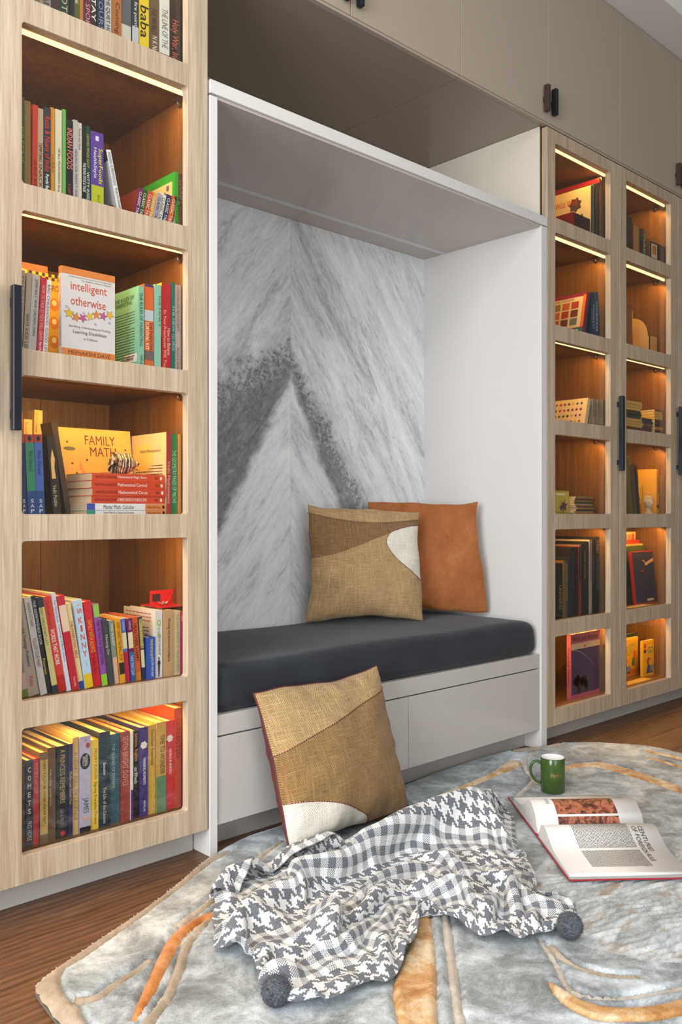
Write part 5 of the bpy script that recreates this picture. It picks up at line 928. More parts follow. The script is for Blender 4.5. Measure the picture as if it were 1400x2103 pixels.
-1059,-118,89,23,-4,10,16,2,12,19,5,8,21,-3,-1,19,-7,-5,16,-6,-10,14,-2,-15,18,1,-8,21,1,2,22,-1,5,22,-1,4,22,1,3,22,-3,4,20,-5,2,18,-8,2,13,-10,0,17,-4,0,20,-4,3,18,0,7,18,3,10,21,6,6,23,10,0,25,10,-4,24,10,-5,25,11,-4,24,10,-6,25,9,-7,25,8,-7,25,8,-8,24,7,-7,23,7,-9,24,6,-7,22,8,-1,22,9,6,22,9,10,23,7,9,23,5,4,22,2,-3,21,0,-8,21,-2,-9,20,-6,-5,20,-8,3,17,-5,6,13,-10,0,15,-10,-4,18,-10,-1,18,-7,7,10,-11,17,14,-11,14,20,-8,8,21,-5,8,21,-4,7,16,-8,9,5,-14,14,5,-17,6,6,-19,-7,7,-19,-18,2,-17,-24,0,-16,-23,5,-17,-11,12,-16,3,18,-13,7,19,-9,6,20,-8,0,17,-9,-9,12,-13,-8,8,-13,10,-1,-4,26,2,-6,28,9,-10,14,11,-7,-11,4,0,-21,8,-9,-10,5,-17,7,2,-18,7,-1,-18,-5,-1,-17,-14,8,-17,-16,16,-13,-10,22,-10,-2,20,-12,-5,16,-13,-2,10,-9,14,-1,-3,25,-7,0,8,
-1054,-108,84,19,-10,-10,21,7,8,19,7,6,20,0,4,19,-1,3,18,-1,-3,14,-3,-14,17,-4,-12,21,-4,1,21,-1,9,21,0,12,20,2,12,20,-3,12,18,-9,10,15,-12,4,14,-13,1,18,-6,0,18,-1,-1,15,6,-4,18,9,-3,22,10,-2,24,8,-4,25,9,-3,26,10,-3,25,9,-3,25,9,-4,25,10,-6,25,9,-5,24,10,-7,23,10,-6,22,9,-9,24,8,-8,24,7,-2,25,7,3,24,7,5,25,5,8,25,3,7,25,0,4,24,-1,1,22,-4,-5,23,-6,-7,21,-7,-4,16,-5,5,8,-9,12,9,-11,5,17,-7,1,19,-5,7,12,-9,16,13,-13,12,17,-9,3,17,-4,6,20,-3,6,18,-7,7,14,-14,7,11,-18,-4,7,-20,-15,6,-18,-21,3,-18,-23,3,-16,-16,5,-17,0,11,-16,8,16,-14,0,18,-9,-6,20,-9,-2,19,-10,1,16,-12,1,9,-12,13,2,-4,26,0,-4,28,8,-9,17,11,-7,-8,7,-3,-19,7,-11,-10,3,-17,-1,-2,-18,-7,-8,-15,-15,-3,-14,-18,9,-15,-14,17,-14,-8,22,-12,-1,23,-11,0,16,-10,7,2,-7,19,-11,-3,20,-12,-2,12,
-1048,-94,84,15,-5,-12,23,4,-4,21,5,0,20,4,4,18,5,8,19,-1,0,18,-3,-10,19,-5,-12,21,-8,-3,21,-7,5,21,-3,11,20,0,14,19,-1,17,16,-5,18,13,-11,12,13,-12,4,16,-6,4,18,-1,0,15,8,-8,16,11,-14,18,11,-12,23,8,-10,24,7,-8,25,8,-6,25,7,-5,26,8,-4,24,9,-2,23,11,-1,23,12,0,23,11,0,23,9,-2,24,8,0,26,6,2,25,6,3,26,6,4,26,5,4,26,2,4,26,1,4,25,-1,2,24,-4,-3,24,-6,-7,22,-4,-7,14,-3,2,5,-9,16,6,-12,16,18,-9,10,22,-5,8,18,-7,11,15,-10,5,14,-8,-7,15,-4,-3,19,-5,2,20,-9,3,17,-15,0,11,-18,-9,7,-18,-16,7,-18,-20,7,-17,-16,6,-17,-3,7,-17,12,11,-15,11,15,-13,-6,16,-10,-16,17,-11,-12,19,-11,2,15,-12,10,8,-9,21,5,-5,28,4,-6,28,9,-6,17,12,-8,-4,9,-6,-18,6,-13,-15,-2,-15,-12,-10,-14,-16,-10,-12,-19,0,-14,-15,11,-14,-7,17,-15,-2,22,-13,0,22,-10,3,14,-8,12,-5,-5,17,-18,-3,11,-11,-6,10,
-1039,-78,86,14,-2,4,22,3,-11,20,7,-10,19,7,-5,17,5,2,19,-2,-1,20,-5,0,21,-5,-4,23,-8,-1,23,-9,1,23,-8,3,20,-5,5,19,-4,13,16,-1,20,13,-3,18,13,-9,11,14,-5,14,17,-2,9,19,3,-4,15,10,-15,13,15,-17,17,12,-15,21,8,-15,23,6,-12,24,8,-10,24,6,-4,23,6,3,22,8,8,23,7,8,24,7,6,25,5,4,26,4,3,26,5,4,26,5,3,26,6,3,25,6,4,25,3,1,26,2,1,25,3,-1,24,0,-4,23,1,-8,21,2,-9,15,-2,-5,8,-9,12,10,-12,19,17,-8,16,22,-5,12,23,-6,9,19,-8,1,14,-8,-15,12,-7,-16,16,-9,-8,18,-13,-4,17,-14,-3,14,-15,-6,12,-15,-10,10,-16,-14,8,-17,-6,7,-16,10,7,-16,17,12,-15,8,17,-13,-11,14,-11,-20,16,-11,-15,15,-11,3,8,-11,18,2,-9,26,5,-6,27,10,-7,23,13,-6,11,15,-8,-2,10,-9,-18,2,-12,-20,-9,-13,-18,-12,-11,-20,-6,-12,-18,5,-14,-8,13,-15,-1,16,-15,-6,19,-14,-1,21,-10,8,10,-6,19,-11,-3,13,-19,-4,3,-5,-10,5,
-1028,-60,87,17,0,17,20,0,-4,19,7,-12,17,9,-12,16,8,-7,18,-4,-1,18,-8,9,20,-8,6,24,-8,1,24,-8,-3,24,-6,-5,21,-5,-7,20,-3,1,19,-1,14,15,-1,20,15,-6,18,13,-6,21,16,-2,18,19,-1,6,17,6,-9,13,14,-16,13,15,-16,18,10,-17,20,6,-15,20,10,-14,21,6,-7,21,1,5,22,-1,13,22,2,12,25,2,9,26,3,5,27,3,5,26,4,5,26,6,3,25,7,3,25,8,2,25,7,-2,24,7,-4,23,8,-7,22,6,-10,21,3,-13,20,2,-11,17,-6,-10,16,-10,2,18,-10,15,18,-4,21,22,-2,16,23,-4,11,22,-7,3,17,-8,-12,12,-11,-20,12,-14,-15,15,-16,-10,16,-13,-7,16,-10,-5,18,-12,-4,11,-15,-4,7,-16,8,6,-15,17,9,-16,12,13,-15,-2,17,-12,-14,15,-10,-20,14,-11,-10,10,-12,11,0,-10,22,-4,-9,27,5,-8,24,14,-9,14,17,-6,5,13,-9,-6,8,-10,-18,0,-11,-21,-10,-10,-20,-9,-10,-21,1,-13,-14,10,-15,0,12,-15,-1,13,-13,-5,15,-14,2,18,-11,12,7,-6,20,-12,-3,6,-12,-7,-3,-1,-13,-3,
-1017,-43,87,21,-1,11,17,2,10,18,5,0,17,8,-9,15,9,-10,18,1,-4,16,-9,9,18,-9,7,22,-9,-1,23,-8,-7,24,-4,-9,22,-3,-12,21,-1,-6,21,-2,9,18,-1,19,15,-5,22,13,-6,23,17,-3,21,19,-2,13,20,1,2,16,9,-9,12,14,-15,15,13,-17,16,8,-17,16,10,-16,19,7,-12,20,2,2,21,-3,12,21,-2,13,23,1,10,26,3,6,26,2,6,26,4,5,24,7,5,25,9,3,24,9,-3,23,8,-7,23,8,-11,22,9,-12,23,6,-12,23,4,-13,22,0,-12,21,-7,-10,22,-8,-3,21,-8,8,20,-4,17,21,-3,14,24,-5,11,24,-5,8,20,-8,-2,14,-15,-11,11,-17,-12,13,-15,-10,14,-9,-12,16,-5,-11,18,-10,-2,11,-13,8,6,-15,16,7,-16,12,9,-17,-1,12,-14,-10,17,-10,-14,17,-10,-12,14,-11,0,2,-11,17,-6,-10,24,-4,-10,25,8,-11,18,16,-11,7,16,-8,-1,11,-10,-6,7,-11,-15,-1,-10,-20,-7,-8,-24,-3,-8,-22,7,-14,-10,11,-15,3,10,-14,-1,9,-12,1,10,-14,7,13,-12,9,9,-7,13,-8,-5,2,-7,-11,-9,2,-12,-1,
-1010,-28,88,22,1,0,14,1,15,15,6,12,17,5,4,17,9,-5,18,5,-6,16,-7,0,17,-8,-3,20,-10,-11,20,-9,-13,22,-5,-9,23,0,-4,22,1,3,22,-2,12,20,-1,17,17,-3,21,13,-5,22,18,-4,17,22,-3,14,21,-1,8,20,3,-2,15,9,-9,12,14,-16,11,13,-20,10,11,-22,15,8,-15,20,2,-3,22,-2,5,22,-3,6,25,1,7,25,1,7,25,3,7,25,5,6,22,9,9,22,11,5,23,9,-2,23,8,-6,24,7,-9,25,6,-7,25,4,-8,25,2,-9,25,-2,-9,24,-5,-9,22,-4,-10,22,-5,-6,21,-8,4,22,-7,6,24,-7,7,23,-4,7,22,-8,2,16,-14,-5,13,-17,-5,14,-12,3,13,-7,-2,15,-4,-10,16,-6,-4,10,-12,8,8,-15,13,8,-16,0,7,-18,-9,10,-14,-11,17,-8,-10,18,-8,-3,11,-11,10,-2,-10,20,-6,-11,22,0,-12,18,10,-13,9,16,-12,3,16,-11,4,13,-12,0,10,-13,-11,0,-11,-23,-4,-4,-28,-3,-5,-23,9,-14,-8,11,-16,3,7,-16,3,6,-12,10,8,-13,4,11,-12,-5,8,-11,3,-6,-8,-2,-2,-11,-5,1,-9,13,
-1007,-14,96,17,3,-11,9,1,15,11,7,18,19,7,10,21,8,-1,21,4,-8,18,-4,-11,17,-9,-14,18,-9,-16,20,-8,-12,21,-5,0,19,-2,10,21,0,13,22,-2,16,22,1,14,19,1,16,17,-3,18,20,-4,14,23,-4,9,22,-1,5,20,1,3,16,5,2,14,11,-11,11,13,-21,10,12,-24,13,8,-22,17,3,-15,21,-2,-8,23,-4,-2,25,-1,4,24,0,5,25,3,8,24,7,8,21,12,10,21,12,9,22,11,5,24,7,2,26,5,0,26,2,-1,26,2,-3,27,0,-5,26,-2,-7,26,-2,-8,23,-1,-12,22,-3,-12,22,-6,-8,23,-9,-4,22,-7,-2,23,-7,2,20,-10,-1,20,-15,-4,16,-13,1,14,-9,14,13,-6,14,15,-7,-1,16,-5,-7,11,-10,-3,10,-14,1,6,-16,-6,6,-18,-4,8,-12,0,15,-6,-6,16,-7,1,9,-10,14,-1,-11,19,-1,-14,14,5,-16,5,11,-15,3,14,-9,8,15,-9,13,15,-14,2,9,-14,-14,3,-11,-25,-2,-4,-26,-1,-4,-22,8,-14,-7,10,-18,4,9,-17,7,6,-14,10,8,-13,-3,8,-14,-11,6,-15,-1,-6,-9,2,-6,-6,1,1,-7,20,
-1007,-2,109,5,3,-13,9,6,1,13,9,12,18,8,8,23,5,-2,23,2,-10,22,-2,-12,21,-6,-12,20,-7,-11,20,-6,-4,16,-8,10,14,-6,16,19,-2,16,23,0,12,23,2,9,23,3,9,21,0,12,23,-3,10,24,-3,8,22,-1,3,19,0,8,16,5,12,18,6,-3,16,8,-16,14,9,-23,13,9,-25,13,7,-24,15,3,-19,20,-1,-11,22,-3,-1,23,-2,2,23,2,8,23,6,7,23,9,7,22,10,6,24,9,6,25,8,5,26,5,4,26,5,3,25,3,1,27,0,-2,26,-1,-2,27,-1,-4,25,-1,-5,24,-2,-8,24,-6,-8,24,-6,-9,22,-7,-9,23,-8,-5,21,-12,-4,21,-14,-3,18,-11,2,14,-7,18,13,-7,22,16,-9,9,17,-9,-7,11,-8,-16,10,-12,-11,6,-16,-5,5,-15,9,6,-11,10,13,-6,-5,16,-7,-2,8,-10,14,3,-14,16,4,-17,3,6,-17,-6,9,-13,4,11,-5,16,14,-8,15,13,-13,-2,6,-14,-19,4,-13,-23,5,-8,-19,4,-5,-18,9,-15,-5,9,-18,8,9,-19,10,8,-18,1,7,-17,-9,7,-18,-10,3,-17,2,-6,-8,14,-11,0,14,0,0,10,
-1006,11,125,-9,0,-18,10,13,-13,15,10,-2,20,5,0,22,0,-4,24,0,-8,24,1,-8,23,-1,-4,23,-1,1,19,-5,5,15,-8,12,14,-9,11,21,-4,7,24,-1,5,25,-1,2,24,1,4,24,1,9,23,0,9,23,2,9,22,1,8,17,3,14,14,6,18,19,5,6,22,3,-9,19,4,-18,17,7,-20,12,9,-23,10,8,-25,13,2,-19,19,-3,-7,22,-5,-1,23,-2,3,23,1,0,24,5,2,24,8,3,25,7,3,25,8,3,25,7,3,26,8,4,24,5,1,26,1,0,26,0,-1,27,1,-1,26,0,-1,26,0,-1,25,-4,-2,25,-5,-4,24,-7,-5,24,-9,-4,23,-12,-3,22,-11,-3,19,-10,-1,16,-8,14,14,-7,23,17,-9,13,16,-10,-8,12,-9,-21,9,-12,-15,5,-15,3,2,-13,19,5,-10,16,14,-7,-5,16,-7,-7,10,-12,9,7,-17,7,5,-18,-7,5,-16,-10,9,-11,7,9,-2,21,13,-7,14,10,-13,-7,1,-14,-21,5,-14,-18,11,-11,-9,11,-11,-10,11,-16,-5,10,-18,8,8,-19,9,8,-19,0,7,-20,-10,6,-19,-9,3,-17,3,-6,-8,20,-13,2,23,-7,7,3,
-1005,28,138,-5,3,-18,3,13,-23,12,8,-16,19,2,-9,22,-2,-4,24,2,0,25,5,1,23,1,5,24,0,6,21,-5,2,18,-9,0,17,-12,0,20,-7,0,24,-2,2,25,-1,0,25,0,2,25,1,6,24,3,8,23,5,12,20,4,13,14,7,19,11,7,21,19,5,9,22,0,-7,22,2,-11,20,5,-12,17,9,-15,12,9,-20,11,2,-19,16,-6,-10,18,-7,-2,20,-2,1,22,3,-3,24,5,-3,25,6,-2,25,7,-1,25,7,0,26,7,-1,25,7,1,26,5,0,26,2,0,26,1,-1,27,0,0,26,1,-1,27,-1,0,26,-3,-2,25,-5,-2,26,-6,-2,25,-6,-2,24,-9,0,24,-9,2,21,-10,1,18,-9,12,16,-7,20,16,-9,13,15,-10,-10,12,-10,-20,10,-13,-9,5,-13,12,-1,-12,24,6,-11,17,15,-9,-4,16,-7,-11,10,-13,-3,7,-18,-6,5,-18,-14,8,-16,-8,11,-9,10,7,0,22,12,-7,13,7,-13,-11,1,-15,-21,6,-16,-14,14,-15,-2,15,-16,0,12,-17,1,11,-18,5,10,-20,8,7,-19,1,5,-18,-10,4,-17,-10,5,-16,5,-3,-9,22,-14,4,20,-15,12,6,
-1002,51,147,2,1,-17,3,11,-25,9,9,-21,16,1,-15,19,-2,-2,23,3,6,23,6,5,24,3,3,24,-1,-2,22,-5,-6,21,-10,-6,19,-11,-3,21,-7,1,22,-2,4,23,0,3,25,0,1,25,0,1,25,2,3,22,5,9,18,5,16,12,7,22,12,8,19,17,4,8,20,-2,-8,21,0,-11,22,5,-7,20,10,-5,18,9,-9,15,2,-14,14,-6,-15,14,-7,-4,17,-1,5,21,3,4,24,4,2,25,5,1,25,5,1,26,6,-1,25,6,-1,26,6,-1,26,3,0,27,2,0,27,2,-1,26,0,-1,27,0,-2,27,0,-3,26,-2,-3,26,-4,-5,26,-3,-4,26,-4,-4,26,-6,-2,24,-7,-1,22,-10,2,19,-9,10,17,-7,16,17,-7,11,17,-10,-10,14,-11,-16,10,-14,1,2,-12,19,-1,-11,24,8,-13,14,14,-11,-6,12,-9,-17,9,-13,-15,6,-18,-13,8,-18,-11,13,-14,-6,13,-9,9,8,-1,20,10,-7,12,6,-14,-11,3,-15,-20,9,-18,-12,13,-19,-2,15,-18,3,13,-15,11,11,-17,12,11,-19,5,6,-19,-5,3,-18,-13,7,-17,-7,6,-15,10,-3,-7,23,-14,6,19,-19,14,6,
-1001,77,147,0,-1,-11,7,5,-22,14,6,-22,17,4,-19,16,2,-10,21,3,3,22,7,4,23,2,1,24,-1,-2,23,-5,-4,23,-8,-4,20,-9,-2,21,-7,-1,21,-2,3,22,1,6,22,0,6,24,0,0,23,1,-3,22,3,3,18,4,13,13,7,20,11,8,18,17,3,5,18,-5,-9,20,-2,-14,22,2,-9,21,10,-4,21,10,-2,16,4,-6,13,-3,-11,16,-5,-6,18,-1,4,22,2,7,24,4,9,23,4,10,25,4,8,25,3,5,26,2,2,27,2,2,26,1,1,27,0,0,27,0,0,27,0,-1,26,0,-2,27,-1,-2,27,-2,-4,26,-2,-4,27,-2,-5,26,-1,-5,26,-2,-5,26,-3,-6,23,-7,-6,20,-8,-2,20,-6,6,19,-5,7,18,-8,-4,14,-10,-7,9,-13,10,-1,-12,23,0,-12,21,10,-13,5,10,-13,-12,7,-11,-21,9,-14,-18,9,-17,-8,12,-18,-4,16,-13,-5,14,-9,0,11,-5,11,11,-10,11,7,-14,-6,5,-14,-17,10,-19,-8,12,-19,0,14,-18,2,12,-15,13,11,-15,14,9,-18,0,5,-19,-12,4,-18,-13,8,-18,-1,7,-14,17,-3,-3,25,-15,7,19,-19,14,3,
-1001,104,138,-6,-2,-10,10,-2,-17,17,3,-18,19,6,-19,18,8,-12,21,6,-3,22,6,3,23,0,5,23,-2,4,25,-4,-2,23,-6,-6,20,-9,-4,21,-7,0,21,-3,1,20,1,3,21,1,6,22,1,3,23,0,-1,21,1,-1,18,2,3,13,6,14,11,10,19,17,4,8,20,-4,-4,18,-4,-17,20,-1,-15,21,5,-6,20,9,-3,16,7,1,16,0,-2,19,-2,-2,22,0,-2,23,0,0,23,1,6,23,4,12,24,3,12,25,2,10,25,3,8,26,1,7,27,0,6,26,0,4,27,-1,3,26,-2,2,27,-1,0,27,-2,0,27,-2,-2,26,-3,-2,27,-3,-3,27,-2,-4,26,-2,-6,26,-3,-8,25,-3,-11,23,-4,-11,21,-3,-9,20,-4,-3,19,-6,-2,14,-8,3,6,-12,19,1,-12,26,4,-12,19,9,-14,-3,6,-12,-19,6,-13,-20,11,-15,-13,12,-19,-5,12,-18,-1,16,-13,-6,15,-10,-8,13,-9,-1,14,-12,9,8,-13,3,7,-12,-9,10,-18,-4,11,-18,-2,12,-16,1,11,-14,12,10,-16,8,7,-18,-7,5,-19,-11,7,-20,-7,11,-18,3,6,-12,19,-4,-1,26,-15,9,17,-19,15,2,
-1002,128,122,-1,-3,-10,14,-6,-6,19,0,-5,19,6,-11,16,11,-14,16,11,-10,20,8,-2,23,1,4,24,-2,2,25,-4,-4,24,-7,-5,22,-9,0,21,-8,6,20,-5,3,20,1,-3,20,3,-2,21,2,4,23,-1,5,20,0,0,18,1,-6,17,6,5,12,9,17,16,6,15,19,-1,1,18,-3,-16,19,-3,-16,19,2,-4,19,7,-6,17,6,-2,17,3,3,20,0,3,22,0,-4,24,-1,-5,25,-1,-1,25,-1,5,25,-1,8,24,0,8,25,3,9,25,2,9,25,2,10,26,2,7,26,0,6,26,-1,4,26,-2,3,27,-1,2,26,-2,1,27,-2,1,27,-2,0,26,-2,-2,26,-3,-3,25,-4,-7,25,-3,-12,24,-2,-14,23,-2,-12,21,-4,-7,18,-4,-3,14,-8,9,8,-11,23,6,-11,25,8,-12,14,9,-13,-8,4,-13,-20,6,-16,-17,11,-17,-13,12,-18,-8,13,-17,-4,17,-13,-2,17,-11,-4,16,-11,-5,11,-12,8,7,-12,12,10,-13,-3,10,-17,-6,10,-15,-7,11,-15,1,10,-15,8,9,-17,0,7,-20,-7,7,-20,-3,10,-20,-2,12,-17,2,7,-11,18,-5,0,25,-16,11,15,-18,15,0,
-1005,147,102,13,-3,-13,16,-6,5,19,0,10,18,2,3,15,9,-8,14,15,-13,15,12,-10,20,5,-5,25,-2,-3,25,-5,0,24,-7,1,23,-9,6,20,-10,10,21,-4,4,21,2,-7,20,3,-11,21,2,-4,21,0,2,19,1,3,19,2,-6,17,3,-3,16,7,11,17,7,15,19,3,7,18,-1,-10,18,-3,-12,19,0,1,18,4,-4,17,5,-8,19,3,-1,19,1,5,21,1,3,24,-1,-1,25,-2,-4,26,-4,-3,26,-4,-1,24,-4,0,25,-1,3,25,0,7,25,1,9,24,1,6,25,0,5,25,-2,5,26,0,3,26,0,2,27,1,3,26,0,2,27,0,3,26,1,2,24,-1,0,22,-4,-6,24,-4,-12,23,-2,-12,24,-1,-7,21,-1,-3,17,-4,2,14,-6,15,10,-10,23,12,-10,20,14,-12,4,11,-15,-13,4,-15,-22,4,-17,-17,10,-18,-12,14,-17,-7,15,-15,-1,19,-11,6,20,-11,-1,16,-11,-1,10,-13,11,8,-13,12,10,-15,-4,10,-15,-13,9,-15,-8,12,-14,3,10,-17,3,8,-19,0,7,-21,1,8,-20,-1,11,-18,-4,13,-16,1,8,-11,17,-4,1,23,-16,11,12,-18,13,-1,
-1009,164,83,18,-5,-12,20,1,14,18,1,19,18,0,15,18,3,3,15,12,-8,14,15,-12,17,9,-12,23,-1,-4,24,-7,3,24,-8,6,22,-8,7,21,-7,7,23,0,-1,22,2,-10,20,4,-14,21,1,-10,20,1,-5,19,3,1,20,2,-2,18,0,-6,18,3,0,18,6,9,18,7,9,19,3,-2,17,-1,-7,20,-2,5,19,1,5,18,4,-8,19,2,-10,19,1,-1,20,1,8,22,0,8,24,-2,2,26,-4,-3,25,-5,-6,25,-3,-9,25,-3,-5,25,-3,2,24,-2,4,23,-4,0,23,-4,3,25,-4,2,26,-2,2,26,1,2,27,1,3,26,1,2,27,2,2,25,4,3,22,5,4,23,0,0,22,-2,-7,22,-2,-9,23,0,-5,21,-1,0,18,-2,11,13,-6,19,12,-8,20,16,-10,10,16,-13,-6,10,-16,-18,5,-17,-21,7,-17,-14,13,-17,-4,16,-16,-1,18,-12,-1,19,-11,6,20,-11,2,15,-12,7,10,-13,13,10,-14,4,9,-16,-11,10,-14,-14,11,-15,-2,13,-17,5,9,-19,5,7,-19,5,7,-20,1,8,-19,-7,11,-16,-9,13,-16,3,10,-11,18,-1,-1,22,-15,12,9,-17,10,0,
-1014,180,70,14,-3,2,21,3,20,20,3,21,20,1,19,20,0,10,20,7,0,16,13,-9,17,10,-12,20,-1,-3,21,-10,5,23,-9,4,22,-4,1,22,0,0,23,4,-8,23,3,-14,22,4,-16,21,1,-14,22,3,-9,21,2,-2,19,1,4,17,-1,1,17,0,-3,20,5,-2,19,10,2,18,7,1,20,1,-4,21,-2,8,19,-1,11,19,1,1,18,3,-13,18,0,-11,20,0,3,22,1,10,22,-1,9,25,-4,1,25,-4,-5,25,-2,-7,25,-3,-7,24,-4,-2,24,-3,-1,23,-6,-3,22,-8,0,23,-5,1,25,-2,1,27,0,0,26,0,1,27,1,0,26,2,1,25,4,0,25,5,2,23,4,5,23,1,3,21,-1,-2,21,0,-7,21,0,-2,17,-2,15,12,-5,21,15,-9,15,16,-10,0,14,-15,-14,10,-16,-20,9,-17,-14,13,-16,-3,16,-16,3,17,-15,1,19,-12,-6,19,-10,4,17,-11,7,14,-12,13,13,-14,9,11,-15,-5,10,-16,-16,11,-16,-10,13,-16,5,11,-18,11,7,-19,9,6,-19,3,7,-18,-8,8,-17,-13,12,-16,-7,13,-16,6,11,-13,16,3,-4,19,-13,11,9,-16,7,6,
-1018,197,63,11,-3,23,16,2,20,21,5,20,22,4,17,22,2,11,22,5,8,21,8,-1,19,8,-6,21,-1,-2,20,-9,2,21,-6,-2,20,1,-10,21,3,-10,22,3,-14,24,3,-15,23,3,-15,23,3,-13,25,3,-7,24,2,-4,20,0,4,17,-3,9,16,-3,5,18,4,-4,18,11,-6,19,11,-5,22,4,-4,22,-1,4,20,-1,13,20,0,7,17,2,-7,15,2,-14,20,-1,-3,21,1,2,22,0,6,24,-4,1,26,-4,-1,25,-2,0,26,-3,-1,25,-3,-2,24,-5,-2,22,-6,-6,21,-7,-3,22,-6,5,24,-3,2,25,-2,0,26,0,0,26,2,1,26,3,-1,26,4,-3,24,4,-3,25,4,0,23,2,7,21,-1,6,21,1,-2,20,0,-4,16,-2,13,14,-5,18,17,-9,7,15,-13,-10,13,-16,-17,12,-16,-14,14,-16,-4,17,-16,4,18,-15,6,20,-14,-1,18,-11,-10,18,-11,2,15,-11,14,15,-12,15,15,-15,2,11,-15,-14,11,-17,-13,12,-16,0,11,-17,12,8,-18,13,7,-19,4,6,-18,-7,7,-18,-13,10,-17,-9,14,-16,-2,13,-17,6,12,-16,8,6,-8,15,-9,8,16,-19,8,11,
-1017,216,59,3,-5,22,20,2,20,21,6,20,21,6,18,23,5,15,23,4,14,22,5,9,22,5,1,21,-1,0,22,-4,0,21,-1,-7,18,3,-16,20,3,-15,23,0,-11,25,0,-11,25,2,-11,24,3,-10,25,2,-7,25,2,-6,22,2,-2,20,-2,8,17,-7,9,16,-2,4,16,9,-4,16,15,-8,20,9,-7,22,3,-3,20,0,6,20,0,5,17,4,-3,15,3,-11,19,-2,-3,21,-1,-5,21,-1,-6,24,-3,-4,26,-2,0,26,-2,4,26,-1,3,26,-4,0,24,-5,-2,23,-5,-6,22,-6,-3,21,-6,7,23,-5,2,24,-4,-1,24,1,-1,24,4,2,26,3,2,25,4,0,25,4,-3,25,4,-1,23,1,3,23,-1,5,20,2,2,18,0,-3,18,-4,8,18,-7,11,19,-9,0,15,-14,-12,13,-16,-13,15,-15,-5,17,-16,2,19,-16,4,20,-15,5,21,-13,0,18,-12,-11,18,-11,1,14,-11,16,16,-13,12,15,-15,-5,12,-16,-14,10,-17,-5,10,-16,11,9,-17,15,8,-18,5,7,-19,-7,6,-19,-14,8,-18,-11,13,-17,-5,14,-17,3,15,-18,6,14,-17,6,7,-11,16,-8,0,23,-23,12,5,
-1011,236,58,10,-10,7,20,-3,16,20,3,17,20,7,17,21,8,18,21,7,17,22,6,16,21,5,10,19,3,3,21,2,2,22,2,-1,19,2,-11,23,-1,-10,24,-4,-6,25,-3,-6,25,1,-9,23,5,-11,23,3,-10,24,1,-6,25,2,-5,22,-1,1,18,-5,7,15,-5,11,15,3,5,15,13,-5,17,12,-10,18,9,-9,19,2,0,19,0,2,17,6,-5,18,5,-9,21,-2,-2,22,-4,-5,20,-2,-11,22,-3,-9,26,-1,-4,26,0,0,26,-1,0,27,-3,0,25,-3,-1,24,-4,-3,24,-4,-1,23,-6,6,22,-6,6,21,-5,1,21,1,-5,23,5,-4,24,5,-1,25,5,1,25,4,2,26,2,0,24,2,1,23,0,1,20,1,6,20,-1,-2,21,-7,1,19,-9,2,20,-10,-2,15,-13,-8,15,-15,-3,18,-16,0,19,-15,0,20,-16,2,21,-15,6,20,-13,3,19,-12,-8,18,-12,-2,15,-11,13,16,-13,9,14,-16,-8,12,-17,-10,10,-16,5,8,-16,16,8,-18,9,7,-18,-6,7,-19,-14,7,-19,-9,10,-19,-5,14,-18,-6,15,-19,0,16,-18,8,15,-16,12,4,-12,20,-9,-5,16,-24,12,2,
-998,256,59,13,-11,3,21,-10,7,21,-3,8,20,2,11,20,6,16,20,7,18,20,8,17,19,9,14,16,10,9,18,9,8,21,7,8,22,2,1,24,-2,-3,24,-4,-3,25,-4,-3,24,-2,-7,23,2,-7,22,0,-8,23,-4,-6,25,-1,-5,23,1,-2,17,4,1,15,-1,11,14,-1,11,14,9,-1,14,13,-11,15,10,-11,18,0,-1,19,1,0,19,6,-5,20,6,-9,22,-2,-4,23,-6,-5,21,-8,-9,22,-6,-8,25,0,-5,25,3,-3,27,1,-4,26,2,-4,26,0,-4,25,1,-2,25,-2,-2,25,-4,3,22,-6,8,20,-6,6,20,-1,-2,20,7,-9,22,7,-8,24,6,-5,26,3,-2,26,3,-1,26,2,0,24,2,1,23,0,7,22,-3,2,22,-9,-2,19,-11,-4,20,-10,-1,17,-12,-3,18,-14,1,19,-15,-1,20,-16,-4,21,-15,2,20,-15,8,20,-13,7,19,-13,-7,18,-12,-5,15,-12,9,17,-14,5,14,-16,-8,12,-17,-1,9,-16,13,7,-17,12,8,-18,-3,7,-19,-12,7,-19,-8,9,-19,-1,12,-20,-4,15,-18,-8,15,-18,-1,13,-17,12,10,-15,18,-1,-12,20,-13,-4,12,-14,3,-10,
-982,275,62,15,-11,11,18,-12,4,20,-7,-3,21,-2,-1,21,0,6,20,3,13,20,7,16,17,10,15,17,9,13,17,14,12,18,12,13,21,9,8,23,4,6,24,0,2,24,-3,-1,23,-4,-4,22,-2,-1,22,-4,0,22,-6,-4,24,-4,-3,21,0,0,17,9,-1,14,4,4,12,-1,11,12,5,5,13,12,-8,15,7,-8,17,-3,-1,20,1,-1,20,4,-7,21,1,-6,23,-6,-4,24,-9,-6,23,-9,-7,24,-7,-7,25,0,-6,26,2,-5,26,3,-6,25,4,-4,25,5,-4,25,5,-2,26,1,-1,25,1,0,23,-1,4,20,-5,7,21,-2,1,20,7,-8,20,8,-11,23,6,-8,25,4,-5,26,3,-4,27,3,-2,25,3,-3,25,0,0,25,-3,0,24,-8,-1,20,-11,2,19,-11,3,19,-11,-5,20,-12,-7,20,-15,-6,21,-15,-3,21,-15,2,21,-14,9,19,-13,8,18,-13,-7,18,-13,-6,16,-14,6,16,-15,2,14,-15,-3,11,-17,7,9,-17,12,9,-18,3,8,-19,-10,7,-19,-7,9,-20,0,11,-19,0,12,-19,-8,13,-18,-9,11,-17,4,7,-14,18,2,-14,17,-6,-13,12,-10,-5,8,0,-4,-16,
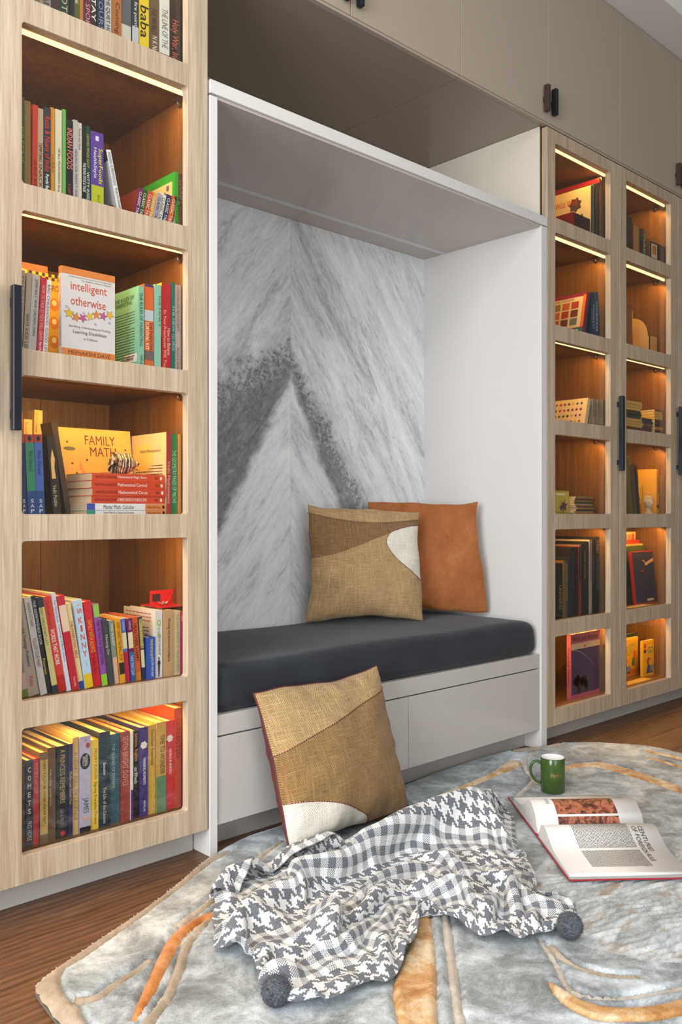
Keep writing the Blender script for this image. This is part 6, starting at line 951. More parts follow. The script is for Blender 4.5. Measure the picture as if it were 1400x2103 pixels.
-965,291,66,18,-9,15,14,-12,13,18,-8,-4,19,-3,-12,21,-1,-9,21,-1,2,21,2,9,19,3,14,19,4,15,17,11,15,19,13,15,19,14,11,20,13,9,20,9,6,23,4,3,22,-1,0,22,-4,2,20,-7,5,21,-7,-1,21,-7,0,18,-2,6,14,10,2,13,9,-1,11,2,8,9,2,11,14,7,1,17,3,-3,17,-4,-1,20,-2,-3,22,-2,-5,23,-6,-4,24,-8,-4,26,-7,-5,25,-7,-5,25,-4,-6,26,-1,-6,25,1,-8,25,3,-7,25,5,-3,24,7,-2,24,4,-2,26,2,-1,24,4,-1,22,5,2,20,-3,3,21,1,1,22,7,-7,22,3,-8,24,1,-6,26,2,-5,26,3,-5,26,4,-4,26,4,-4,26,3,-3,26,0,-4,24,-2,-1,22,-8,1,22,-10,0,21,-10,-7,21,-11,-11,20,-14,-9,21,-15,-5,21,-13,0,21,-13,6,18,-12,3,18,-12,-7,16,-14,-2,15,-16,5,16,-14,-1,15,-15,1,13,-17,9,12,-19,5,10,-20,-5,8,-20,-6,9,-20,3,10,-19,5,12,-19,-5,10,-18,-13,8,-18,-6,4,-15,10,-2,-13,19,-4,-15,11,-5,-17,-1,1,-10,-1,8,-5,-9,
-951,306,69,20,-6,23,13,-10,13,17,-9,2,19,-4,-12,20,-1,-16,21,-2,-12,21,-4,-2,22,-5,6,20,-1,13,20,5,16,19,10,17,19,13,14,18,16,10,18,16,6,20,13,4,21,7,4,21,0,5,20,-7,3,17,-10,-5,19,-10,-1,15,0,11,8,12,10,10,14,4,12,5,9,9,0,15,14,2,11,18,-1,2,19,-5,1,21,-7,-2,24,-7,-2,25,-7,-2,26,-7,-3,26,-5,-4,26,-5,-4,26,-4,-5,25,1,-7,24,3,-9,23,4,-8,23,3,0,24,3,0,25,1,-1,24,2,-1,23,5,-2,21,5,2,21,-1,2,23,2,-1,23,4,-5,24,-1,-5,25,-2,-5,26,0,-5,27,3,-5,26,3,-4,26,4,-4,26,3,-5,26,4,-5,26,2,-4,24,0,-4,24,-4,-6,23,-8,-8,21,-12,-8,19,-15,-6,20,-15,-5,22,-10,-4,21,-9,-2,19,-9,-6,17,-11,-8,16,-14,2,16,-16,4,17,-15,-5,16,-16,1,15,-19,4,14,-20,0,11,-20,-2,9,-21,4,10,-20,9,11,-19,1,11,-17,-11,8,-17,-13,4,-19,0,-2,-16,10,-8,-13,13,-7,-17,3,0,-20,-10,6,-18,-10,13,-1,2,
-940,318,68,19,-4,20,17,-9,13,18,-7,11,19,-4,-3,20,-1,-12,19,-3,-16,22,-6,-11,22,-6,-5,21,-6,3,22,-1,9,20,3,15,20,8,15,19,13,13,18,17,8,17,17,5,18,13,2,20,9,4,20,0,2,18,-8,-3,18,-10,-1,13,-1,9,5,11,14,4,17,10,11,10,11,12,1,18,15,-1,15,17,-3,5,20,-5,2,23,-9,1,24,-9,-1,24,-7,-1,26,-5,-1,26,-4,-1,26,-4,-1,24,-5,-4,23,2,-4,23,7,-8,22,4,-6,23,1,2,24,0,2,24,-2,0,22,0,1,21,2,0,20,0,4,23,-2,2,24,0,0,25,1,-3,26,-3,-3,27,-2,-4,28,-1,-5,27,0,-5,26,2,-5,27,2,-5,26,3,-6,27,2,-6,26,4,-6,25,3,-7,25,2,-7,25,-1,-7,21,-8,-6,19,-15,-3,19,-14,-5,22,-5,-10,21,-3,-11,20,-5,-14,19,-10,-10,19,-15,2,17,-16,2,17,-16,-6,17,-17,-4,17,-20,-1,15,-20,2,11,-21,6,10,-21,11,11,-20,8,12,-18,-6,10,-17,-13,7,-19,-7,0,-19,7,-7,-16,12,-7,-16,8,-2,-18,-6,0,-19,-15,2,-17,-14,17,-6,-4,
-931,332,66,18,-16,3,19,-4,13,19,0,15,19,-1,9,21,-3,1,20,-6,-7,21,-6,-10,22,-5,-9,23,-5,-8,22,-4,-4,21,-1,4,21,2,9,21,7,12,19,13,11,17,14,7,17,13,3,18,11,3,20,10,1,19,2,1,19,-4,3,16,-3,9,6,6,15,3,17,11,6,15,7,12,7,16,15,-2,15,17,-7,3,19,-6,2,21,-8,1,22,-12,-2,23,-9,-3,24,-4,-1,25,-1,1,24,-3,1,22,-4,-1,21,2,2,22,9,0,22,7,0,23,3,3,24,1,2,22,-3,3,19,-5,8,21,-4,8,21,-4,7,23,-3,3,25,-3,2,28,-3,0,28,-3,-2,28,-3,-2,29,-1,-4,27,-1,-4,28,0,-5,27,0,-6,27,1,-7,26,1,-7,27,2,-7,26,2,-8,26,4,-8,25,2,-7,23,0,-4,20,-8,-3,19,-10,-6,20,-1,-14,22,0,-16,21,-4,-17,22,-10,-12,21,-13,-4,19,-15,0,18,-17,-4,18,-19,-6,17,-19,-2,15,-21,4,11,-21,11,11,-21,11,12,-20,2,13,-17,-10,10,-18,-11,3,-19,2,-5,-18,12,-7,-18,11,-2,-19,1,1,-19,-11,1,-18,-17,2,-14,-22,14,-10,-11,
-925,347,63,23,-16,-3,18,-5,5,19,0,10,20,-1,12,21,-3,10,21,-7,6,21,-6,1,23,-5,-4,23,-5,-7,22,-2,-10,21,0,-10,21,0,-4,22,1,4,21,5,7,18,9,9,19,8,5,18,7,5,19,11,1,20,11,3,20,6,7,17,1,11,11,4,16,5,14,10,4,17,1,9,12,11,14,1,15,17,-9,3,18,-8,1,20,-6,3,20,-10,-2,20,-12,-7,21,-8,-7,23,-5,-2,24,-1,1,22,-3,3,21,0,4,21,7,5,20,12,4,21,10,5,22,6,7,22,-2,10,20,-5,14,20,-6,12,21,-4,10,22,-4,5,26,-5,5,28,-5,4,29,-4,3,29,-3,1,28,-3,0,28,-2,-2,28,-3,-3,28,-1,-5,27,-2,-6,28,-1,-6,26,0,-8,27,1,-8,27,1,-9,25,3,-8,25,2,-6,22,-2,-2,20,-5,-7,19,1,-15,21,0,-17,23,-5,-16,23,-7,-15,22,-10,-10,21,-13,-7,20,-16,-4,18,-18,-5,17,-20,-1,15,-21,6,12,-21,11,12,-21,8,14,-18,-4,12,-18,-11,7,-19,-3,-1,-19,9,-7,-18,13,-2,-20,5,1,-20,-6,2,-19,-14,1,-16,-21,4,-13,-24,11,-13,-16,
-918,367,62,17,-12,2,23,-7,-3,22,-6,3,22,-6,5,22,-6,7,21,-6,9,21,-3,9,22,-4,6,23,-3,1,22,0,-4,21,3,-9,21,1,-11,22,-1,-6,21,2,-4,20,2,1,21,-1,4,20,0,7,21,5,4,20,9,4,20,11,9,19,8,12,15,8,17,9,13,11,4,19,-2,7,16,5,12,7,14,16,-7,6,17,-11,-2,19,-8,2,20,-6,3,19,-9,-5,18,-11,-11,20,-10,-10,22,-6,-4,23,-5,2,23,-3,6,22,3,9,20,10,7,19,14,6,20,12,7,21,5,12,20,-1,15,19,-2,18,19,-3,15,22,-2,9,27,-4,5,27,-5,3,28,-5,5,28,-3,7,28,-2,6,28,-3,4,28,-3,2,28,-3,-1,28,-4,-3,27,-3,-3,28,-2,-6,27,-2,-6,27,0,-8,26,2,-10,25,1,-7,23,-2,-2,21,-3,-7,20,0,-14,21,-4,-16,23,-6,-16,24,-5,-15,23,-6,-14,23,-8,-12,21,-12,-9,19,-17,-5,18,-19,0,15,-21,5,13,-21,9,14,-20,3,14,-19,-7,11,-19,-8,3,-19,6,-5,-19,13,-4,-19,9,2,-22,-1,3,-20,-11,0,-16,-21,1,-13,-26,5,-13,-25,12,-16,-14,
-909,389,62,16,-8,5,24,-10,2,23,-9,2,22,-9,-2,23,-9,-1,21,-8,2,21,-7,3,22,-5,6,22,0,7,21,6,5,21,7,2,21,2,-4,22,1,-7,21,1,-12,21,0,-8,23,-4,-3,22,-6,3,23,-5,4,22,0,6,21,6,11,19,9,13,18,12,16,13,15,11,6,20,-2,6,22,2,11,12,13,15,-1,11,16,-11,-2,17,-11,-5,19,-7,1,20,-6,3,19,-7,-5,17,-10,-13,19,-10,-13,22,-9,-6,22,-7,3,24,-3,10,22,5,11,20,10,9,20,14,8,19,12,10,20,6,13,20,2,19,19,1,19,22,2,15,26,-2,7,26,-5,1,26,-6,1,26,-4,5,26,-2,9,27,-1,9,28,0,8,27,-2,6,28,-2,3,27,-3,1,27,-4,0,28,-3,-3,27,-2,-5,27,-1,-8,25,0,-7,23,-3,-3,21,-5,-5,22,-5,-12,22,-6,-14,23,-7,-14,24,-5,-14,24,-5,-14,24,-5,-14,22,-8,-13,21,-14,-8,19,-17,-3,16,-20,3,14,-21,6,15,-19,-2,14,-19,-7,9,-20,-1,-2,-19,11,-4,-20,13,0,-22,4,4,-21,-8,1,-17,-19,0,-12,-26,1,-12,-29,8,-14,-23,13,-19,-12,
-897,413,61,18,-8,-1,23,-10,6,22,-11,5,23,-11,1,21,-11,0,22,-9,-2,19,-8,-4,21,-7,-3,21,-2,4,21,6,5,21,9,6,22,7,5,22,3,2,21,1,-5,23,-1,-7,23,-3,-9,23,-7,-5,24,-8,-1,23,-7,2,23,-2,6,21,4,11,19,9,14,16,14,11,9,20,2,8,23,4,11,18,13,13,8,14,15,-7,4,16,-13,-9,17,-11,-6,19,-5,1,20,-4,4,18,-6,-5,18,-8,-14,19,-9,-15,21,-10,-6,23,-9,3,23,-3,10,22,3,13,21,9,13,20,12,11,20,12,11,20,9,15,20,5,18,21,6,17,24,4,12,25,-2,6,25,-7,0,25,-7,-1,25,-6,3,26,-2,8,26,0,10,26,2,9,27,1,9,27,1,7,27,-1,5,27,-1,2,27,-2,-1,26,-2,-3,26,-3,-3,22,-5,-1,23,-6,-2,23,-8,-8,24,-8,-10,24,-7,-11,25,-7,-12,24,-6,-12,24,-6,-14,23,-7,-13,22,-11,-11,20,-14,-7,18,-18,-2,15,-20,2,16,-19,-5,13,-19,-5,5,-21,6,-3,-20,13,-2,-21,10,3,-22,-4,3,-18,-17,-1,-13,-26,0,-12,-30,4,-12,-27,9,-17,-20,15,-20,-10,
-880,434,60,16,-6,4,22,-13,1,21,-14,0,20,-12,-1,22,-9,1,22,-7,3,20,-8,-1,19,-7,-1,18,-4,4,20,5,-2,22,7,-2,23,7,1,23,4,5,22,3,4,23,0,2,23,-3,-3,23,-5,-8,24,-8,-6,24,-7,-3,23,-6,-1,23,-2,5,21,3,8,19,8,9,14,16,7,11,20,8,11,20,12,12,15,15,14,3,10,15,-10,-3,16,-13,-11,17,-9,-8,19,-3,3,20,-1,4,18,-5,-6,18,-7,-14,19,-10,-14,21,-11,-6,23,-9,2,23,-5,10,22,2,14,22,6,15,20,11,12,20,12,13,21,10,15,21,10,15,23,9,14,24,4,11,25,-2,6,24,-7,1,24,-8,-2,24,-8,0,26,-4,6,25,-1,8,26,2,9,26,2,9,26,4,9,27,2,7,26,2,6,26,-1,6,26,-3,4,24,-5,5,24,-7,3,25,-9,-2,24,-9,-4,25,-9,-7,24,-8,-9,24,-8,-11,24,-7,-13,24,-6,-14,23,-8,-14,21,-12,-11,19,-15,-8,17,-18,-3,16,-18,-6,11,-20,-1,3,-22,10,-3,-21,13,2,-22,1,3,-19,-13,0,-14,-25,-2,-12,-30,2,-12,-29,6,-15,-25,12,-18,-17,16,-20,-9,
-862,453,62,18,-9,9,16,-14,8,19,-13,-1,19,-10,-7,21,-8,-5,21,-7,0,21,-8,1,19,-6,8,16,-4,11,19,3,-2,22,6,-8,23,7,-8,24,4,-4,24,3,1,23,1,4,22,-1,1,22,-4,-4,23,-6,-5,23,-5,-3,24,-6,0,23,-5,1,22,-1,1,22,3,2,20,7,6,16,14,9,14,17,12,12,18,13,13,10,16,14,-4,7,15,-10,-6,15,-9,-15,17,-5,-8,20,-1,3,19,-2,5,19,-5,-5,18,-7,-13,20,-10,-13,22,-11,-7,22,-10,1,23,-6,9,23,-1,14,22,4,16,21,9,14,20,12,14,21,12,13,22,13,12,23,10,11,24,5,11,25,-1,7,24,-6,2,24,-8,-1,24,-10,-1,25,-7,2,25,-5,6,26,-1,8,25,1,9,26,3,9,26,3,9,26,3,8,26,1,8,26,-1,9,26,-3,9,24,-5,7,25,-8,4,25,-9,2,24,-10,-3,24,-9,-6,24,-9,-9,24,-7,-13,23,-8,-14,22,-8,-15,21,-12,-12,18,-16,-9,16,-17,-7,9,-21,3,1,-22,12,0,-22,6,2,-20,-9,1,-16,-23,-2,-12,-29,1,-13,-30,4,-13,-28,9,-17,-23,13,-19,-14,16,-21,-8,
-845,469,67,23,-11,5,12,-13,16,16,-12,5,16,-9,-8,17,-9,-7,20,-6,0,20,-6,0,19,-5,7,18,-5,13,20,1,4,22,5,-4,23,6,-9,24,4,-10,24,4,-8,23,3,-4,23,1,-1,21,-2,1,23,-5,1,22,-4,-1,23,-5,-3,23,-4,-2,22,-2,-1,21,1,-3,23,2,-1,21,5,5,19,10,9,15,14,12,13,14,15,14,4,15,15,-4,5,14,-7,-12,15,-8,-16,19,-3,-7,19,-2,6,20,-3,6,19,-6,-3,20,-8,-10,20,-9,-13,22,-9,-8,23,-10,-1,23,-8,7,22,-3,13,22,2,15,22,6,16,21,11,13,21,14,11,22,13,8,23,11,10,24,7,10,24,1,10,24,-4,5,24,-7,1,24,-10,-1,25,-10,-1,25,-8,3,25,-5,6,26,-3,8,26,-1,8,26,0,10,26,2,9,26,2,9,26,1,10,26,1,10,25,-2,10,26,-4,9,24,-6,6,25,-8,4,24,-10,-1,23,-9,-6,23,-9,-11,23,-9,-14,21,-9,-15,20,-13,-13,16,-16,-8,7,-21,5,2,-22,8,1,-21,-5,0,-17,-19,-1,-13,-28,0,-13,-30,3,-14,-29,7,-15,-26,10,-18,-20,14,-20,-13,15,-21,-7,
-832,481,78,27,-9,1,14,-12,14,15,-11,8,14,-9,-5,15,-7,-10,17,-7,0,20,-4,1,20,-5,2,18,-5,6,20,1,7,22,4,6,22,3,1,25,1,-7,24,3,-8,23,5,-9,23,4,-7,22,2,-4,21,-2,2,22,-4,3,21,-5,-1,21,-2,-4,21,-1,-2,21,1,-6,22,1,-6,23,2,-2,23,3,1,20,7,7,17,10,12,15,8,16,14,2,16,14,-4,0,16,-7,-15,16,-4,-16,19,-4,-5,21,-3,6,20,-6,7,20,-7,0,21,-7,-8,20,-7,-11,22,-8,-9,22,-11,-3,24,-9,5,22,-5,10,23,-1,14,22,5,15,21,9,13,22,12,9,21,14,7,23,12,8,23,9,10,24,4,11,24,-2,8,24,-5,4,24,-9,0,25,-10,-1,25,-10,0,25,-9,2,26,-6,5,25,-5,8,26,-3,9,26,-1,10,26,0,10,27,1,10,26,1,10,26,1,11,25,-1,10,25,-2,11,25,-5,8,24,-7,5,24,-9,-1,23,-10,-7,22,-9,-13,20,-11,-14,15,-13,-9,7,-21,2,1,-21,-1,1,-19,-16,-1,-15,-26,-1,-13,-29,3,-14,-30,5,-15,-27,8,-17,-25,12,-19,-18,14,-20,-11,15,-21,-6,
-824,493,90,23,-11,9,21,-8,5,19,-10,3,17,-7,-5,14,-7,-11,15,-6,-5,17,-4,3,20,-4,2,19,-3,0,21,0,0,20,4,7,22,5,9,23,1,2,24,-2,-2,25,2,-3,23,5,-6,22,5,-6,21,2,-5,21,-2,0,20,-5,4,20,-3,-1,21,0,-3,21,-1,-5,21,1,-6,21,4,-6,23,3,-7,23,3,-2,21,4,3,18,5,11,15,5,19,14,1,13,16,-5,-5,17,-4,-16,19,-6,-13,21,-5,-5,21,-6,3,21,-7,8,20,-7,4,21,-5,-5,21,-6,-9,22,-8,-9,23,-11,-4,23,-10,1,23,-7,7,23,-4,11,22,2,14,22,6,12,21,10,10,22,14,6,21,13,6,23,11,9,23,7,10,24,2,11,24,-3,7,24,-7,3,25,-10,0,25,-10,-2,26,-10,-1,25,-8,3,26,-7,7,25,-4,8,26,-4,10,26,-3,9,27,-2,10,26,0,10,26,0,11,25,0,11,26,-1,11,25,-2,11,25,-5,9,24,-7,4,23,-9,-3,20,-9,-10,16,-11,-9,5,-19,-4,1,-20,-12,-1,-16,-24,0,-15,-28,2,-14,-29,4,-15,-28,7,-17,-26,9,-17,-24,13,-19,-16,14,-21,-9,15,-22,-5,
-819,504,99,23,-8,23,23,-9,-2,20,-9,-6,18,-4,-10,16,-5,-11,16,-5,-11,17,-5,-3,21,-2,3,19,0,4,20,0,-1,21,3,-1,21,6,7,22,3,7,23,-3,0,24,-2,2,24,3,4,23,4,2,22,3,-3,21,0,-4,21,-4,1,19,-4,2,20,0,-2,19,1,-5,20,0,-4,21,3,-3,21,5,-7,22,4,-10,21,3,-7,19,3,0,16,3,13,17,2,16,19,-3,6,20,-6,-5,21,-7,-11,21,-6,-11,21,-6,-6,21,-7,1,21,-6,6,21,-5,6,21,-4,0,22,-7,-6,22,-9,-6,23,-11,-6,23,-10,-3,24,-8,2,23,-6,6,22,-3,12,22,3,12,22,7,10,21,12,7,22,14,5,22,13,7,22,9,10,23,6,10,24,0,10,25,-4,7,24,-8,1,25,-9,-2,25,-10,-2,25,-8,2,25,-6,6,25,-6,10,26,-4,9,26,-3,9,26,-4,9,26,-2,10,26,-3,9,26,-2,11,26,-2,11,26,-2,13,26,-4,11,24,-5,5,21,-6,-1,15,-9,-7,5,-18,-12,0,-18,-20,0,-17,-26,2,-15,-28,4,-16,-28,6,-16,-27,8,-16,-25,10,-18,-21,13,-20,-15,15,-21,-7,14,-23,-4,
-816,514,99,27,-1,19,22,-9,-6,17,-9,-11,15,-5,-13,20,-1,-6,20,-3,-5,21,-3,-4,21,-1,-1,19,2,6,19,1,5,20,2,-3,21,5,-3,21,3,2,23,-4,0,24,-3,1,24,1,9,23,3,10,22,3,6,22,0,0,21,-5,-5,19,-4,-2,19,2,2,20,2,-1,20,0,-2,20,2,3,20,4,0,20,4,-10,18,6,-15,18,3,-13,20,-1,2,19,-2,9,21,-1,7,23,-5,4,23,-7,-1,22,-7,-3,22,-5,-7,22,-6,-6,21,-6,-2,21,-6,4,21,-4,7,22,-6,4,23,-8,1,23,-10,-5,22,-9,-7,24,-9,-7,23,-8,-3,23,-9,1,22,-5,8,23,-2,11,22,4,10,22,9,8,21,13,6,22,13,6,22,12,8,23,10,10,23,4,12,24,-1,9,24,-6,4,25,-8,-1,24,-9,-2,25,-8,0,24,-6,6,25,-5,8,24,-4,11,25,-4,12,26,-3,11,25,-3,11,26,-2,11,26,-2,11,26,-2,11,26,-2,12,25,-4,9,21,-6,2,15,-9,-8,6,-17,-18,3,-18,-24,4,-17,-26,5,-16,-26,5,-16,-27,7,-16,-26,9,-18,-23,11,-19,-19,14,-20,-12,15,-21,-5,15,-22,-3,
-815,526,91,27,-9,0,23,1,-4,18,-3,-8,14,-4,-12,21,-1,-5,25,0,3,22,0,4,22,0,0,18,2,2,17,3,10,18,2,1,22,2,-8,22,0,-6,24,-3,-4,24,-3,0,23,0,8,23,0,9,21,0,7,22,-1,1,20,-3,-4,21,-3,-3,19,2,3,20,5,6,21,2,3,20,1,5,18,3,9,20,4,-2,18,5,-14,17,3,-18,19,-1,-8,21,-4,-2,23,-3,0,24,-5,1,24,-6,2,24,-6,4,24,-4,3,23,-5,0,22,-7,-5,22,-6,-5,22,-7,1,22,-5,6,22,-7,6,23,-8,5,23,-8,-1,23,-8,-6,23,-8,-8,23,-9,-8,22,-10,-2,23,-8,4,23,-6,8,23,0,9,22,5,10,22,10,8,22,13,6,22,14,7,22,12,9,23,8,10,23,3,11,24,-2,7,24,-6,2,24,-9,-1,24,-8,-1,24,-8,2,24,-8,7,24,-5,9,24,-3,11,25,-2,12,25,-1,13,25,-1,12,26,0,12,25,-1,12,24,-3,11,21,-7,4,14,-10,-9,8,-16,-20,7,-16,-25,7,-16,-25,8,-16,-25,7,-16,-25,9,-17,-24,11,-19,-20,12,-19,-16,14,-21,-9,15,-21,-4,16,-22,-1,
-814,539,84,24,-7,-19,23,3,0,19,3,1,17,0,-5,22,0,-4,25,2,1,23,1,8,22,0,1,18,1,-2,16,2,10,20,1,8,21,-1,-5,24,-1,-8,24,-3,-5,24,-1,-4,23,0,3,21,-3,3,22,-4,1,23,-2,2,21,-1,2,21,-1,2,20,3,-3,19,5,5,20,5,7,19,1,7,17,4,14,20,3,7,20,3,-9,18,1,-18,18,0,-14,21,-2,-7,24,-4,-3,24,-5,-2,25,-6,-1,25,-6,1,25,-5,6,23,-5,6,24,-6,1,24,-7,-4,22,-9,-5,23,-6,-1,23,-7,2,23,-7,7,23,-7,6,23,-7,3,23,-6,-3,23,-8,-9,22,-10,-7,23,-11,-4,23,-10,0,24,-8,4,23,-5,8,23,1,10,23,6,9,22,11,8,22,14,7,22,13,8,22,11,9,23,7,10,24,2,10,23,-4,7,24,-7,2,23,-8,-1,24,-10,0,23,-10,2,24,-7,5,24,-6,8,24,-3,10,24,-2,11,25,-1,12,25,0,12,25,0,12,22,-3,8,18,-8,-1,11,-14,-15,7,-13,-23,8,-14,-27,8,-14,-26,8,-16,-25,10,-17,-22,13,-19,-17,13,-21,-13,15,-21,-7,15,-21,-3,15,-22,0,
-813,552,83,23,4,-20,22,0,1,19,5,2,19,3,3,22,2,-1,23,2,-5,24,1,2,21,1,0,19,1,-5,19,1,4,20,0,8,21,-3,-1,22,-2,-6,23,0,-1,25,-1,-3,24,-2,-3,22,-3,-4,24,-6,0,24,-2,6,21,1,8,21,1,5,20,1,-6,20,5,-3,19,5,5,20,2,8,17,3,15,18,4,13,19,1,-2,20,0,-14,19,1,-16,21,0,-11,24,-3,-3,25,-4,-1,25,-6,-3,24,-6,-2,25,-6,3,25,-6,3,25,-6,3,24,-8,-1,24,-9,-2,24,-7,-2,23,-7,-1,24,-8,3,23,-7,5,24,-7,5,23,-5,5,23,-7,-2,22,-8,-7,23,-10,-8,23,-11,-3,24,-11,-1,24,-11,2,23,-8,5,24,-3,8,23,1,10,23,7,10,22,11,9,23,13,7,22,13,8,23,10,9,23,6,11,23,1,10,23,-5,7,23,-8,3,23,-10,0,23,-10,-1,24,-10,-1,23,-8,2,24,-7,6,24,-4,7,25,-2,9,24,0,11,24,1,11,21,-3,6,17,-10,-3,10,-14,-15,8,-13,-24,7,-11,-29,8,-12,-27,10,-16,-23,13,-19,-15,14,-21,-11,14,-22,-5,15,-22,-2,16,-21,1,
-809,562,92,19,14,-8,21,-2,-1,19,6,-3,18,7,1,22,5,0,23,1,-3,23,1,-2,21,2,-6,20,2,-8,22,0,-3,22,0,5,21,-3,4,21,-1,-5,22,0,-4,24,0,-4,25,-3,-5,25,-3,-3,24,-4,4,24,-4,8,23,1,6,22,1,4,21,1,-2,20,3,-6,20,4,-1,21,2,6,20,2,12,17,4,17,17,2,9,19,-2,-6,19,2,-14,20,1,-15,23,-1,-8,24,-3,-3,25,-5,-4,25,-6,-3,25,-6,-1,26,-7,-1,25,-7,0,25,-8,2,25,-8,1,25,-8,1,24,-7,0,24,-8,0,24,-8,3,24,-7,2,24,-7,5,23,-6,5,23,-7,-1,22,-9,-7,23,-10,-6,23,-12,-1,24,-11,0,24,-11,0,25,-10,3,24,-6,5,24,-3,8,23,2,11,23,7,10,23,11,8,23,13,8,22,11,9,23,9,10,23,5,12,22,-2,10,23,-5,7,23,-9,4,23,-10,0,24,-10,-3,23,-9,-3,24,-9,-1,24,-6,1,24,-5,4,24,0,8,23,-1,8,21,-5,6,15,-11,-4,12,-15,-16,8,-10,-27,6,-9,-29,8,-11,-25,12,-19,-16,14,-21,-8,15,-21,-3,14,-22,-1,14,-22,2,
-802,565,106,17,20,9,22,0,-3,17,7,-6,14,12,-4,19,8,-1,22,3,-3,24,2,-5,22,4,-11,22,2,-11,23,1,-7,23,0,2,22,-2,6,22,-1,-3,21,1,-8,25,1,-7,25,-2,-5,25,-3,-1,23,-4,7,23,-3,6,24,0,0,24,0,2,22,0,4,22,2,-1,21,3,-4,22,2,-1,23,0,6,18,2,15,17,1,17,18,-3,8,18,-2,-5,19,-1,-13,22,2,-14,22,1,-10,24,-2,-7,25,-3,-4,25,-6,-3,26,-6,-4,26,-8,0,25,-7,0,25,-8,1,26,-8,2,25,-8,1,25,-7,-1,24,-9,3,24,-8,0,25,-8,1,24,-7,5,23,-6,4,23,-8,-2,22,-10,-5,24,-11,-2,24,-12,1,24,-11,0,24,-11,1,25,-10,1,24,-8,1,25,-6,5,24,-3,7,23,3,10,24,7,10,23,10,10,23,11,9,23,10,9,23,7,11,22,3,12,23,-2,11,23,-6,9,23,-8,4,23,-10,-1,23,-10,-3,24,-8,-6,23,-7,-6,24,-5,-3,23,-3,1,23,-4,4,20,-9,3,16,-13,-6,11,-12,-18,6,-7,-28,6,-7,-27,11,-16,-16,14,-21,-8,15,-22,-2,14,-22,1,8,-22,6,
-791,561,116,15,15,21,21,8,1,15,10,-2,11,16,-4,16,13,-5,22,8,-6,23,5,-10,24,4,-11,23,1,-9,24,2,-8,24,1,-4,22,1,4,22,1,-1,22,2,-9,25,1,-9,25,-1,-6,24,-3,-1,23,-4,5,21,-3,0,24,2,-3,24,1,1,25,0,7,24,0,7,23,1,0,23,2,-3,23,0,-2,23,-1,7,19,-2,15,19,-6,14,19,-7,8,17,-7,-4,19,-2,-11,18,2,-13,21,3,-10,23,3,-7,25,-2,-6,27,-3,-6,26,-6,-2,26,-6,-1,26,-7,0,25,-7,1,26,-7,-2,25,-7,-1,26,-8,2,24,-9,0,25,-8,-2,25,-8,2,24,-7,3,23,-8,3,24,-10,-1,23,-11,0,23,-11,2,24,-11,0,24,-11,2,25,-11,0,25,-9,-2,25,-9,-2,25,-8,0,24,-6,4,24,-2,7,25,2,10,23,6,11,24,9,10,23,8,11,23,9,10,23,5,12,23,3,13,23,-2,12,23,-6,8,23,-9,5,23,-9,-1,24,-8,-7,23,-6,-9,23,-5,-10,22,-5,-7,22,-8,-3,20,-13,-2,15,-11,-8,8,-7,-22,6,-5,-26,10,-14,-18,13,-21,-8,14,-22,-1,14,-22,3,-3,-22,10,
-775,551,118,12,6,22,17,13,10,13,14,8,12,18,1,17,17,-4,20,12,-8,21,8,-12,23,5,-11,24,1,-7,24,1,-7,23,1,-4,22,6,0,23,5,-2,24,4,-8,24,2,-10,25,-1,-6,24,-3,-3,22,-2,2,21,0,-3,21,4,-4,24,3,1,25,1,7,26,0,8,25,0,5,24,0,0,24,1,-3,25,-3,-1,24,-4,5,22,-7,9,20,-9,10,17,-12,5,16,-12,-4,14,-7,-11,16,-1,-12,19,4,-6,24,3,-7,26,2,-5,27,-1,-4,27,-2,-1,26,-4,-2,26,-4,-1,27,-6,-1,26,-5,-1,26,-7,-1,26,-7,-1,25,-7,-2,25,-7,0,26,-7,-1,24,-7,0,24,-10,0,24,-10,1,23,-11,3,24,-10,1,24,-11,1,25,-11,1,24,-10,-2,26,-9,-3,25,-9,-3,24,-8,-2,25,-7,0,25,-5,4,25,-2,9,25,1,10,24,4,11,24,6,12,23,6,11,24,7,13,24,4,12,23,2,13,23,-2,12,23,-5,9,24,-8,3,23,-9,-3,22,-6,-9,22,-5,-14,22,-6,-12,21,-9,-9,18,-10,-8,12,-9,-16,6,-5,-24,10,-14,-18,11,-20,-7,10,-21,2,9,-22,8,-14,-25,5,
-755,540,111,9,2,24,12,11,17,13,16,13,16,17,6,16,16,0,18,14,-4,17,8,-13,20,3,-14,22,2,-7,23,2,-5,24,3,-4,24,7,-1,24,6,-3,25,5,-8,24,3,-9,24,0,-4,21,-2,-1,20,2,1,19,6,-2,21,6,2,23,5,4,26,2,6,26,2,6,26,1,5,26,0,3,25,-1,-3,26,-2,-1,26,-3,0,25,-5,1,23,-8,3,20,-12,2,15,-17,-1,12,-16,-6,10,-12,-9,16,-4,-12,21,1,-12,24,2,-9,26,1,-4,27,-2,0,27,-2,2,26,-1,3,27,-2,2,27,-3,1,27,-3,1,26,-4,-1,27,-3,-1,26,-5,-1,26,-5,-2,26,-5,-3,25,-7,-4,25,-7,-2,23,-8,-1,25,-10,-1,24,-10,-2,25,-9,-1,25,-9,-1,25,-8,-3,26,-8,-3,25,-7,-3,25,-8,-2,25,-7,1,26,-7,3,25,-5,5,25,-2,8,25,0,11,25,1,11,24,3,13,25,5,12,24,5,13,24,3,13,24,2,13,24,-3,12,23,-6,8,23,-8,1,22,-7,-7,22,-5,-13,20,-5,-16,18,-6,-15,15,-9,-15,9,-7,-21,7,-15,-16,4,-20,-5,0,-21,4,-4,-21,3,-11,-30,4,
